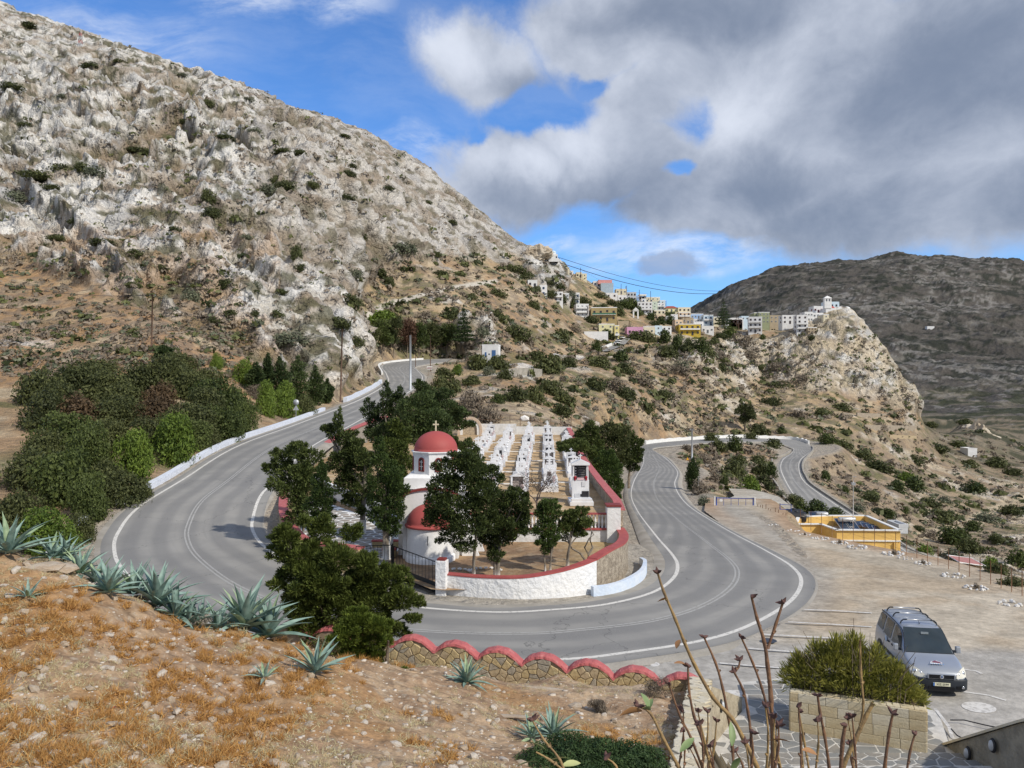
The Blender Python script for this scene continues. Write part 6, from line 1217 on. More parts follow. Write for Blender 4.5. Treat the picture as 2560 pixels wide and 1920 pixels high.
scrub('grey_green_shrubs', L_gre, soilz, 2600, .3, .75, 12, 202, 'low grey green cushions of thyme scrub over the slopes', 'scrub')
scrub('dark_shrubs', L_maq, soilz+[(1200, 850, 1960, 1050), (2000, 1000, 2560, 1500)], 950, .55, 1.15, 18, 203, 'small dark green shrubs dotted over the hillsides', 'scrub')
scrub('rock_shrubs', L_maq, [(-40, 60, 900, 960), (300, 200, 1250, 900), (1650, 820, 2280, 1000)], 1300, .30, .75, 9, 204, 'tiny dark shrubs rooted all over the rock faces', 'scrub')
scrub('rock_scrub', L_dry, [(-40, 60, 900, 960), (300, 200, 1250, 900), (1650, 820, 2280, 1000)], 2600, .3, .7, 9, 205, 'dry brown tufts rooted in cracks of the rock faces', 'scrub')

# ---------------------------------------------------------------- the bank: agaves, stones, tufts
M_aga = leafmat('agave_leaf', (.10, .165, .14), (.20, .275, .235), .05, .55); M_agb = leafmat('agave_leaf_green', (.13, .19, .11), (.25, .31, .19), .05, .55)
def agave_leaf(seed):
    """blade one metre long along +X, channelled, with pointed tip"""
    V = []; Qd = []; tn = []; n = 10; r_ = random.Random(seed); bend = r_.uniform(.05, .35)
    for i in range(n+1):
        f = i/n; w = .085*(math.sin(math.pi*min(1, f*.62+.30))**.8)*(1-f**3.2)+.001; z = -bend*f*f; 
        for c in (-1, -.5, 0, .5, 1): V.append((f, c*w, z+abs(c)**1.5*w*.62-.01)); tn.append(.5+.35*math.sin(i*2.2+c)+r_.uniform(-.1, .1))
    for i in range(n):
        for c in range(4): a = i*5+c; Qd.append((a, a+1, a+6, a+5))
    return V, Qd, tn
def leafm(seed, mat):
    V, Qd, tn = agave_leaf(seed); return mesh_np('leaf', V, Qd, mat, True, None, {'tint': tn})
AL = [leafm(i, M_aga) for i in range(4)]+[leafm(9, M_agb)]
def agave(label, p, size, n=26, seed=1, stem=0):
    r_ = random.Random(seed); g = thing('agave', label, 'agave', tuple(p), r_.uniform(0, 6), 'agaves along the crest of the stony bank')
    for k in range(n):
        f = k/n; az = k*2.39996+r_.uniform(-.25, .25); el = R(r_.uniform(4, 16)+78*(f**1.15)); L_ = size*(1.0-.25*f)*r_.uniform(.8, 1.12); o = link('leaf', AL[r_.randrange(4) if r_.random() < .8 else 4], g)
        o.rotation_euler = (r_.uniform(-.2, .2), -el, az); o.location = (math.cos(az)*.05, math.sin(az)*.05, .03+.16*f*size); o.scale = (L_, L_*1.05, L_)
    return g
ags = [(22, 1390, 1.15, 20, 'tall agave cut by the left edge of the picture'), (8, 1365, .8, 14, 'smaller agave behind the one at the left edge'), (70, 1500, .52, 14, 'small agave alone on the stony slope at far left'), (130, 1385, .75, 18, 'agave in the gap on the crest left of the rock outcrop'), (165, 1400, .8, 20, 'second agave from the left on the crest dip'), (200, 1420, .8, 18, 'agave on the crest dip left of the road corner'), (240, 1430, .75, 18, 'agave low behind the crest before the big row'),
       (272, 1487, .95, 26, 'wide agave with drooping lower leaves starting the long row'), (335, 1475, .95, 24, 'agave between the wide one and the tall one in the row'), (392, 1472, 1.25, 28, 'tall upright agave in the middle of the row'), (437, 1508, .95, 24, 'agave in front of the tall upright one'), (500, 1520, .85, 24, 'greener agave in the middle of the row'), (545, 1510, .8, 18, 'agave filling the gap behind the largest one'), (612, 1562, 1.35, 32, 'largest blue green agave in the row'), (672, 1565, 1.15, 28, 'agave at the right end of the row by the dark juniper'), (470, 1480, .8, 18, 'agave behind the row near the road bend')]
for k, (u, v, s, n, lab) in enumerate(ags): p = bhit(u, v); agave(lab, p, s*.9*p.y/17, n, 100+k)
agave('upright agave standing alone left of the pale green juniper', bhit(790, 1690), .80, 16, 131); agave('tiny dark agave left of the lone upright agave', bhit(660, 1700), .36, 12, 132)
agave('agave with broken leaves in front of the scalloped wall', bhit(1168, 1712), .72, 26, 133); agave('dark agave rising from behind the low dark green shrub', bhit(1385, 1845), .65, 20, 134); agave('dusty agave partly buried in the low shrub', bhit(1330, 1850), .5, 16, 135)
# stones
def rockmesh(seed):
    r_ = random.Random(seed); bm = bmesh.new(); bmesh.ops.create_icosphere(bm, subdivisions=1, radius=1)
    for v in bm.verts: v.co = Vector((v.co.x*r_.uniform(.7, 1.2), v.co.y*r_.uniform(.6, 1.1), v.co.z*r_.uniform(.45, .8)))
    me = bpy.data.meshes.new('stone'); bm.to_mesh(me); bm.free(); return me
M_ls = pmat('limestone', (.50, .43, .34), (.42, .32, .22), 3., .9, .5, 14.); M_ls2 = pmat('pale_limestone', (.60, .55, .48), (.50, .42, .33), 3., .9, .5, 14.)
RM = []
for i in range(8): m = rockmesh(i); m.materials.append([M_ls, M_ls2, M_ls][i % 3]); RM.append(m)
g = random.Random(21); cand = []
for k in range(2900):
    u = g.uniform(-20, 1740); v = 1395+(g.random()**.8)*535
    p = bhit(u, v)
    if p.z < -9.3 or (p.y > wall_y(p.x)-.3 and p.x > -6.5) or abs(960-p.z/p.y*F-v) > 25: continue
    r = .017+.085*(g.random()**5.0); cand.append((r*F/p.y, r, p))
cand.sort(key=lambda c: -c[0]); big_ = cand[:230]; small = cand[230:]
def reg(p):
    u = 1280+p.x/p.y*F; v = 960-p.z/p.y*F
    a = 'left' if u < 450 else 'middle left' if u < 850 else 'middle' if u < 1250 else 'right'
    b = 'upper' if v < 1600 else 'central' if v < 1760 else 'lower'
    return a, b
for _, r, p in big_:
    i = g.randrange(8); o = link('stone', RM[i], None, tuple(p+Vector((0, 0, r*.2))), (g.uniform(-.4, .4), g.uniform(-.4, .4), g.uniform(0, 6.28)), (r*g.uniform(.8, 1.5), r, r*g.uniform(.7, 1.1))); a, b = reg(p)
    tag(o, '%s limestone lying on the %s %s part of the bare bank' % ('pale' if i % 3 == 1 else 'tan', b, a), 'stone', 'stones on the %s %s bank' % (b, a))
for grp in set(o.get('group') for o in S.objects if str(o.get('group')).startswith('stones on the')):
    L_ = [o for o in S.objects if o.get('group') == grp]; where_ = grp.replace('stones on the ', '')
    order_labels(L_, 2 if len(L_) > 12 else 1, lambda o, n, b: '%s stone, %s from the left in the %s part of the %s' % ('pale' if 'pale' in o.data.materials[0].name else 'tan', n, b or 'only', where_), ['upper', 'lower'] if len(L_) > 12 else ['whole'])
V = []; Q = []; ico = RM[0]; iv = np.array([v.co for v in ico.vertices]); iq = np.array([list(p.vertices) for p in ico.polygons]); base = 0
for _, r, p in small:
    a = g.uniform(0, 6.28); ca, sa = math.cos(a), math.sin(a); q = iv*np.array([r*g.uniform(.7, 1.5), r*g.uniform(.7, 1.2), r*g.uniform(.6, 1.1)]); q = np.c_[q[:, 0]*ca-q[:, 1]*sa, q[:, 0]*sa+q[:, 1]*ca, q[:, 2]]+np.array(p); V.append(q); Q.append(iq+base); base += len(iv)
tag(link('small_stones', mesh_np('small_stones', np.vstack(V), np.vstack(Q), M_ls2)), 'small pale pebbles and chippings strewn over the bank', 'stones', kind='stuff')
# slabs lying about
for (u, v, sx, sy, sz, rz, lab) in [(1350, 1722, .85, .16, .06, -.25, 'long pale stone slab lying below the scalloped wall'), (1260, 1790, 1.0, .10, .05, -.15, 'thin bleached plank of stone on the slope'), (1440, 1768, .22, .2, .16, .3, 'yellowish angular boulder below the scalloped wall'), (95, 1420, .55, .4, .13, .3, 'flat tan rock outcrop on the left crest'), (150, 1425, .5, .35, .16, -.2, 'rounded tan rock outcrop next to the crest agaves')]:
    m = rockmesh(int(u)); m.materials.append(M_ls); p = bhit(u, v); tag(link('stone', m, None, tuple(p), (0, 0, rz), (sx, sy, sz)), lab, 'stone')
# tufts of dry plants
def tufts(name, mat, n, seed, region, L0, L1, blades, label, spread=.9, w=.006):
    g = np.random.default_rng(seed); P_ = []; tr = 0
    while len(P_) < n and tr < n*10:
        tr += 1; u = g.uniform(region[0], region[2]); v = g.uniform(region[1], region[3]); p = bhit(u, v)
        if p.z < -9.3 or (p.y > wall_y(p.x)-.25 and p.x > -6.5) or abs(960-p.z/p.y*F-v) > 25: continue
        if fbm(np.array([[p.x/2.2, p.y/2.2, 3.]]), 2, seed)[0] < .47: continue
        P_.append(list(p))
    P_ = np.array(P_); m = len(P_); sc = g.uniform(.5, 1.5, m)
    d = g.normal(size=(m, blades, 3)); d[..., 2] = np.abs(d[..., 2])*.8+.15; d /= np.linalg.norm(d, axis=-1, keepdims=True)
    off = g.normal(size=(m, blades, 3))*np.array([1, 1, .1])*.05*sc[:, None, None]
    a = P_[:, None]+off-np.array([0, 0, .01]); L_ = g.uniform(L0, L1, (m, blades, 1))*sc[:, None, None]; tip = a+d*L_; s = np.cross(d, g.normal(size=d.shape)); s /= np.linalg.norm(s, axis=-1, keepdims=True)
    V = np.stack([a-s*w, a+s*w, tip], 2).reshape(-1, 3); tint = np.repeat(np.clip(g.normal(.5, .3, m*blades), 0, 1), 3)
    tag(link(name, mesh_np(name, V, np.arange(len(V)).reshape(-1, 3), mat, False, None, {'tint': tint})), label, 'dry plants', kind='stuff')
tufts('orange_tufts', L_ora, 520, 301, (-40, 1400, 1150, 1925), .05, .16, 110, 'wiry dry orange tufts scattered over the bare bank', w=.006)
tufts('straw_grass', L_straw, 900, 302, (-40, 1400, 1750, 1925), .04, .13, 36, 'sparse short straw coloured grass over the bare bank', w=.004)
tufts('orange_tufts', L_ora, 60, 303, (1000, 1780, 1700, 1925), .05, .15, 90, 'a few orange tufts right of the middle of the bank', w=.006)
link_ = tag(link('thorny_cushion', leafmesh('thorny_cushion', leafmat('grey_thorn', (.20, .17, .14), (.40, .36, .31), .1, .9), rblobs(310, 8, .22, .2, .05, .25, .14, .2), 5000, .07, .12, 310), None, tuple(bhit(490, 1560))), 'grey leafless thorny cushion below the row of agaves', 'bush')
for (u, v, s, lab) in [(1650, 1745, .34, 'dry twiggy bush where the bank meets the stair parapet'), (1330, 1690, .22, 'dry grass clump against the scalloped wall'), (1500, 1780, .2, 'small dead plant with bare upright twigs')]:
    tag(link('dry_bush', leafmesh('dry_bush', L_dry, rblobs(int(u), 6, s, s, .05, s, s*.5, s*.8), 2500, .06, .2, int(u)), None, tuple(bhit(u, v))), lab, 'bush')
# low dark shrub at the bottom
lowb = thing('shrub', 'low dense dark green shrub at the bottom edge below the slope', 'shrub', tuple(bhit(1470, 1905)))
lowb.location = (1.28, 12.3, -6.25)
link('foliage', leafmesh('foliage', L_myr, [(-.85, .1, .0, .45, .5, .34), (-.35, .3, .12, .55, .5, .36), (.15, .3, .08, .55, .5, .34), (.6, .2, .05, .5, .5, .34), (-.1, -.4, .0, .8, .5, .3), (.95, .3, 0, .35, .4, .3)], 60000, .042, .42, 320, .4, .3), lowb)
# litter
def crumple(label, u, v, s, mat, name='litter'):
    r_ = random.Random(int(u)); m = MB(); pts = [(r_.uniform(-1, 1)*s, r_.uniform(-1, 1)*s, abs(r_.uniform(0, .5))*s) for _ in range(7)]
    m.add(pts, [(0, 1, 2), (1, 3, 2), (3, 4, 2), (4, 5, 6), (5, 0, 6), (0, 2, 6), (2, 4, 6)]); o = m.build(name, mat); o.location = bhit(u, v)+Vector((0, 0, .01)); return tag(o, label, 'litter')
crumple('crumpled white paper lying among orange tufts at lower left', 304, 1762, .07, M_white); crumple('small red and white wrapper beside the crumpled paper', 282, 1774, .05, pmat('red_plastic', (.5, .03, .04)))
crumple('clear plastic bottle lump near the right end of the agaves', 560, 1582, .11, pmat('plastic_film', (.62, .66, .68), rough=.3)); crumple('pale plastic sheet scrap below the scalloped wall', 1282, 1702, .16, pmat('grey_film', (.45, .46, .47), rough=.4))
# ---------------------------------------------------------------- oleander in the planter
ol = thing('oleander', 'big oleander bush with narrow yellowish leaves filling the sandstone planter', 'shrub', tuple(planter.matrix_world.translation if False else pA+Vector((0, 0, PH))), prz)
link('foliage', leafmesh('foliage', L_olc, [(.45, .7, .35, .75, .7, .5), (1.15, .7, .6, .7, .7, .6), (1.85, .7, .62, .7, .7, .6), (2.6, .7, .42, .75, .7, .5), (1.7, .5, .2, 1.4, .6, .4), (.75, .75, .95, .35, .35, .45), (1.25, .6, 1.15, .35, .35, .5), (2.3, .7, 1.0, .32, .35, .5), (1.75, .8, 1.2, .35, .35, .5), (2.8, .6, .75, .3, .3, .4), (3.15, .6, .4, .3, .3, .35), (.2, .6, .65, .28, .3, .35), (.1, .7, .1, .5, .5, .35), (3.2, .65, .05, .5, .5, .3)], 15000, .20, .13, 330, .6, .34, .42, spray=.75), ol)
r_ = random.Random(9)
for k in range(70):
    x = r_.uniform(.2, 3.2); y = r_.uniform(.3, 1.2); h_ = r_.uniform(1.1, 2.15)*(1-abs(x-1.7)/3.4); m = MB(); m.tube([(x, y, -.1), (x+r_.uniform(-.1, .1), y, h_*.5), (x+(x-1.7)*.25+r_.uniform(-.15, .15), y+r_.uniform(-.2, .2), h_)], [.016, .012, .006], 5); m.build('stem', pmat('oleander_stem', (.30, .25, .18), (.22, .17, .13), 8.), ol)
# ---------------------------------------------------------------- bare twiggy shrub close to the camera
M_twig = pmat('brown_twig', (.24, .13, .07), (.15, .085, .055), 18., .7, .4, 60.); M_twig2 = pmat('yellow_twig', (.36, .24, .10), (.24, .16, .08), 18., .7, .4, 60.)
tw_ = thing('bare_shrub', 'tall bare brown twigs with a few dry leaves rising in front of the lens', 'shrub', (1.0, 2.6, -1.6))
def twig(pts, d, r0, mat, r1=None, bud=True, n=7):
    P_ = [at(u, v, d+dd)-Vector((1.0, 2.6, -1.6)) for u, v, dd in [(p+(0,))[:3] for p in pts]]; P_ = catmull(P_, 3); r0 *= .78; m = MB(); N_ = len(P_); rr = [(r1 or r0*.55)+(r0-(r1 or r0*.55))*i/(N_-1)+(.0012 if i % 3 == 0 and i else 0) for i in range(N_)]
    m.tube(P_, rr, n); o = m.build('branch', mat, tw_)
    if bud:
        q = P_[0]; b = MB(); r_ = random.Random(int(pts[0][0]))
        for k in range(4): e = Vector((r_.uniform(-1, 1), r_.uniform(-1, 1), r_.uniform(-.2, 1)))*.014; b.tube([q, q+e*.6, q+e*1.4], [.0045, .006, .001], 5)
        b.build('bud', pmat('dark_bud', (.13, .07, .06)), tw_)
    for i in range(4, N_-2, 5):
        b = MB(); e = Vector((random.Random(i+int(pts[0][0])).uniform(-1, 1), 0, .6))*.010; b.tube([P_[i], P_[i]+e], [.006, .003], 5); b.build('bud', mat, tw_)
twig([(1644, 1431), (1659, 1478), (1688, 1547), (1711, 1605), (1737, 1663), (1783, 1744), (1830, 1796), (1859, 1848), (1893, 1918), (1915, 1990)], 2.5, .0105, M_twig2, .0035)
twig([(1879, 1492), (1893, 1547), (1911, 1605), (1919, 1663), (1928, 1750), (1934, 1918), (1936, 1990)], 2.5, .0115, M_twig, .004); twig([(1957, 1507), (1940, 1559), (1919, 1622)], 2.5, .006, M_twig, .004)
twig([(1760, 1593), (1789, 1657), (1807, 1721), (1818, 1779), (1830, 1850), (1836, 1960)], 2.7, .0075, M_twig, .0035); twig([(1853, 1593), (1882, 1657), (1905, 1721), (1925, 1800), (1950, 1918), (1955, 1980)], 2.8, .0075, M_twig, .0035)
twig([(1835, 1680), (1858, 1725), (1870, 1779), (1878, 1850), (1880, 1970)], 2.6, .007, M_twig, .0035); twig([(1850, 1650), (1846, 1668), (1836, 1682)], 2.6, .004, M_twig, .003)
twig([(2044, 1738), (2050, 1780), (2061, 1836), (2073, 1918), (2076, 1980)], 2.6, .007, M_twig, .004); twig([(2183, 1758), (2162, 1796), (2136, 1854), (2107, 1918), (2090, 1980)], 2.4, .010, M_twig2, .006, False); twig([(2150, 1600), (2152, 1680), (2158, 1760), (2150, 1820)], 2.4, .005, M_twig2, .003, False)
twig([(2232, 1784), (2222, 1836), (2212, 1918), (2208, 1980)], 2.5, .0075, M_twig, .004); twig([(2287, 1836), (2275, 1880), (2262, 1960)], 2.5, .005, M_twig, .003); twig([(2113, 1813), (2106, 1860), (2100, 1960)], 2.3, .008, M_twig, .005)
twig([(1595, 1765), (1627, 1784), (1656, 1842), (1697, 1918), (1730, 1980)], 2.2, .007, M_twig2, .003); twig([(1720, 1665), (1722, 1720), (1735, 1790), (1760, 1860), (1790, 1960)], 2.5, .007, M_twig, .003); twig([(1672, 1710), (1700, 1790), (1730, 1850), (1770, 1960)], 2.6, .006, M_twig, .003)
r_ = random.Random(77)
for k in range(26):
    u = r_.uniform(1700, 2130); v = r_.uniform(1760, 1890); du_ = r_.uniform(-30, 50); twig([(u, v), (u+du_*.3+r_.uniform(-8, 8), v+(1960-v)*.4), (u+du_, 1975)], r_.uniform(2.2, 2.9), r_.uniform(.0035, .006), r_.choice([M_twig, M_twig, M_twig2]), .002)
L_tl = {'green': pmat('twig_leaf_green', (.20, .27, .11), (.14, .20, .08), 9., .5), 'dry': pmat('twig_leaf_dry', (.36, .19, .08), (.26, .13, .06), 9., .7), 'pale': pmat('twig_leaf_pale', (.42, .44, .20), (.34, .36, .15), 9., .6)}
def tleaf(u, v, d, L_, w, az, el, kind, roll=0.):
    n = 6; vs = []
    for i in range(n+1):
        f = i/n; ww = w*math.sin(math.pi*min(1, f*.95+.03))**.8
        for c in (-1, 0, 1): vs.append((f*L_, c*ww, -.25*f*f*L_+abs(c)*ww*.35))
    m = MB(); m.add(vs, [(i*3+c, i*3+c+1, i*3+c+4, i*3+c+3) for i in range(n) for c in range(2)], smooth=True); o = m.build('leaf', L_tl[kind], tw_); o.location = at(u, v, d)-Vector((1.0, 2.6, -1.6)); o.rotation_euler = (roll, -el, az)
tleaf(1622, 1772, 2.2, .045, .012, 2.4, 1.2, 'green'); tleaf(1618, 1778, 2.2, .04, .010, .9, .9, 'green'); tleaf(1626, 1776, 2.2, .035, .011, 3.6, .6, 'green', .7); tleaf(1605, 1778, 2.2, .07, .016, 3.3, .1, 'dry', 1.); tleaf(1720, 1665, 2.5, .05, .014, 3.4, .5, 'dry'); tleaf(1668, 1500, 2.5, .035, .012, 3.3, .1, 'dry', .6); tleaf(1700, 1600, 2.5, .03, .01, 3.9, -.6, 'dry')
for (u, v, a, e, k) in [(1365, 1875, 2.8, .5, 'pale'), (1420, 1895, 3.0, .0, 'pale'), (1405, 1915, .4, .1, 'pale'), (1345, 1905, 3.4, .2, 'green'), (2005, 1875, .3, -.2, 'dry'), (1975, 1855, 2.9, .2, 'dry'), (1700, 1880, .5, .6, 'green'), (1830, 1865, 1.2, 1.2, 'green'), (1850, 1895, 2.0, -.9, 'green')]: tleaf(u, v, 2.1, .06, .010, a, e, k, .5)
twig([(1340, 1880), (1375, 1900), (1420, 1935), (1480, 1985)], 1.9, .004, M_twig2, .002, False); twig([(1330, 1800), (1360, 1850), (1400, 1900), (1430, 1980)], 2.0, .004, M_twig2, .002); twig([(1515, 1895), (1540, 1915), (1560, 1975)], 2.0, .0035, M_twig2, .002)
# ---------------------------------------------------------------- houses of the village
def plaster(name, c): return pmat(name, c, tuple(k*.88 for k in c), .6, .85, .15, 3.)
PL = {'white': plaster('white_plaster', (.80, .80, .79)), 'grey': plaster('grey_plaster', (.58, .60, .62)), 'cream': plaster('cream_plaster', (.74, .68, .50)), 'yellow': plaster('yellow_plaster', (.78, .68, .30)), 'mustard': plaster('mustard_plaster', (.58, .42, .07)), 'tan': plaster('tan_plaster', (.42, .33, .16)),
      'pink': plaster('pink_plaster', (.72, .38, .56)), 'rose': plaster('rose_plaster', (.70, .33, .30)), 'blue': plaster('blue_plaster', (.34, .50, .76)), 'pale_blue': plaster('pale_blue_plaster', (.60, .72, .80)), 'slate': plaster('slate_blue_plaster', (.40, .48, .54)), 'olive': plaster('olive_plaster', (.34, .37, .22)), 'stone': plaster('stone_plaster', (.44, .36, .25)), 'peach': plaster('peach_plaster', (.74, .58, .42)), 'mint': plaster('mint_plaster', (.60, .68, .56)), 'lemon': plaster('lemon_plaster', (.76, .72, .42))}
M_pane = pmat('window_pane', (.035, .045, .06), rough=.15, spec=.6); TR = {'blue': pmat('blue_shutter', (.07, .16, .36)), 'brown': pmat('brown_shutter', (.16, .08, .045)), 'white': M_white, 'green': pmat('green_shutter', (.08, .20, .13)), 'red': pmat('red_shutter', (.35, .06, .05))}
wmesh = {}
def winmesh(tr, kind):
    if (tr, kind) in wmesh: return wmesh[tr, kind]
    m = MB(); w, h = (1.0, 1.1) if kind == 'w' else (1.05, 2.05) if kind == 'd' else (1.7, 1.2)
    for a in ((-w/2, 0, .09, h), (w/2, 0, .09, h), (0, -h/2, w+.1, .09), (0, h/2, w+.1, .09), (0, 0, .05, h)): m.box((a[0], -.06, a[1]), (a[2], .14, a[3]))
    f = m.mesh('window' if kind != 'd' else 'door', TR[tr]); m = MB(); m.box((0, -.02, 0), (w, .06, h)); g_ = m.mesh('pane', M_pane); wmesh[tr, kind] = (f, g_); return wmesh[tr, kind]
def window(par, x, y, z, tr='brown', kind='w', rz=0, sc=1.):
    f, g_ = winmesh(tr, kind); o = link('window' if kind != 'd' else 'door', f, par, (x, y, z), (0, 0, rz), (sc, 1, sc)); link('pane', g_, o); return o
def house(label, box, colr, st=2, nw=3, yaw=0., tr='brown', balc=(), roof=None, depth=8., d=None, deep=6., name='house', side=0, cat='house', wall2=None, win=True, arch=False):
    u0, v0, u1, v1 = box; uc = (u0+u1)/2
    if d is None: d = hit(uc, v1+2, 200).y
    w = (u1-u0)*d/F; h = (v1-v0)*d/F; p = at(uc, v1, d); ya = R(yaw); w = w/max(.6, math.cos(ya)) if not side else w
    g = thing(name, label, cat, (p.x, p.y, p.z), ya, 'houses of the village')
    m = MB(); m.box((0, depth/2, (h-deep)/2), (w, depth, h+deep)); m.build('wall', PL[colr] if wall2 is None else PL[colr], g)
    # parapet round the flat roof
    if roof is None:
        m = MB()
        for a in ((0, .1, w+.12, .22), (0, depth-.1, w+.12, .22)): m.box((a[0], a[1], h+.16), (a[2], a[3], .42))
        for sx in (-1, 1): m.box((sx*(w/2-.06), depth/2, h+.155), (.24, depth-.4, .40))
        m.build('parapet', PL['white'] if rn.random() < .6 else PL[colr], g)
    elif roof == 'red':
        m = MB(); e = .4; m.add([(-w/2-e, -e, h), (w/2+e, -e, h), (w/2+e, depth+e, h), (-w/2-e, depth+e, h), (-w/4, depth/2, h+1.7), (w/4, depth/2, h+1.7)], [(0, 1, 5, 4), (1, 2, 5), (2, 3, 4, 5), (3, 0, 4), (3, 2, 1, 0)]); m.build('roof', pmat('red_roof_tiles', (.36, .09, .055), (.28, .07, .05), 2.), g)
    sh = h/st
    if win:
        for s in range(st):
            for k in range(nw):
                x = -w/2+w*(k+.5)/nw; kd = 'd' if (s in balc or (s == 0 and k == nw//2)) and rn.random() < .7 and sh > 2.5 else 'w'
                window(g, x, -.01, sh*s+(sh*.55 if kd == 'w' else min(sh*.5, 1.25)), tr, kd, 0, min(.95, w/nw/2.1, sh/3.0))
            for sx in (-1, 1): window(g, sx*(w/2+.01), depth*.4, sh*s+sh*.55, tr, 'w', R(90)*sx, min(1., sh/2.6))
    for s in balc:
        m = MB(); m.box((0, -.65, sh*s), (w*.92, 1.3, .16)); b = m.build('balcony', PL['white'] if colr != 'mustard' else PL['mustard'], g); m = MB(); m.box((0, -1.25, sh*s+.95), (w*.92, .06, .07))
        nn = max(3, int(w/1.0))
        if rn.random() < .5 or colr == 'tan': m.box((0, -1.25, sh*s+.5), (w*.92, .05, .75))
        for k in range(nn+1): m.box((-w*.46+w*.92*k/nn, -1.25, sh*s+.5), (.05, .05, .9))
        m.build('railing', TR['green'] if colr == 'tan' else PL['white'], b)
    if arch: a_ = archband(MB(), 1.6, 1.9, -.25, .0, .8, .6); a_.build('arch', PL['white'], g)
    return g
def Z1(x0, y0, x1, y1): return (1300+x0/3.687, 600+y0/3.687, 1300+x1/3.687, 600+y1/3.687)
def Z2_(x0, y0, x1, y1): return (1760+x0/5.53, 700+y0/5.53, 1760+x1/5.53, 700+y1/5.53)
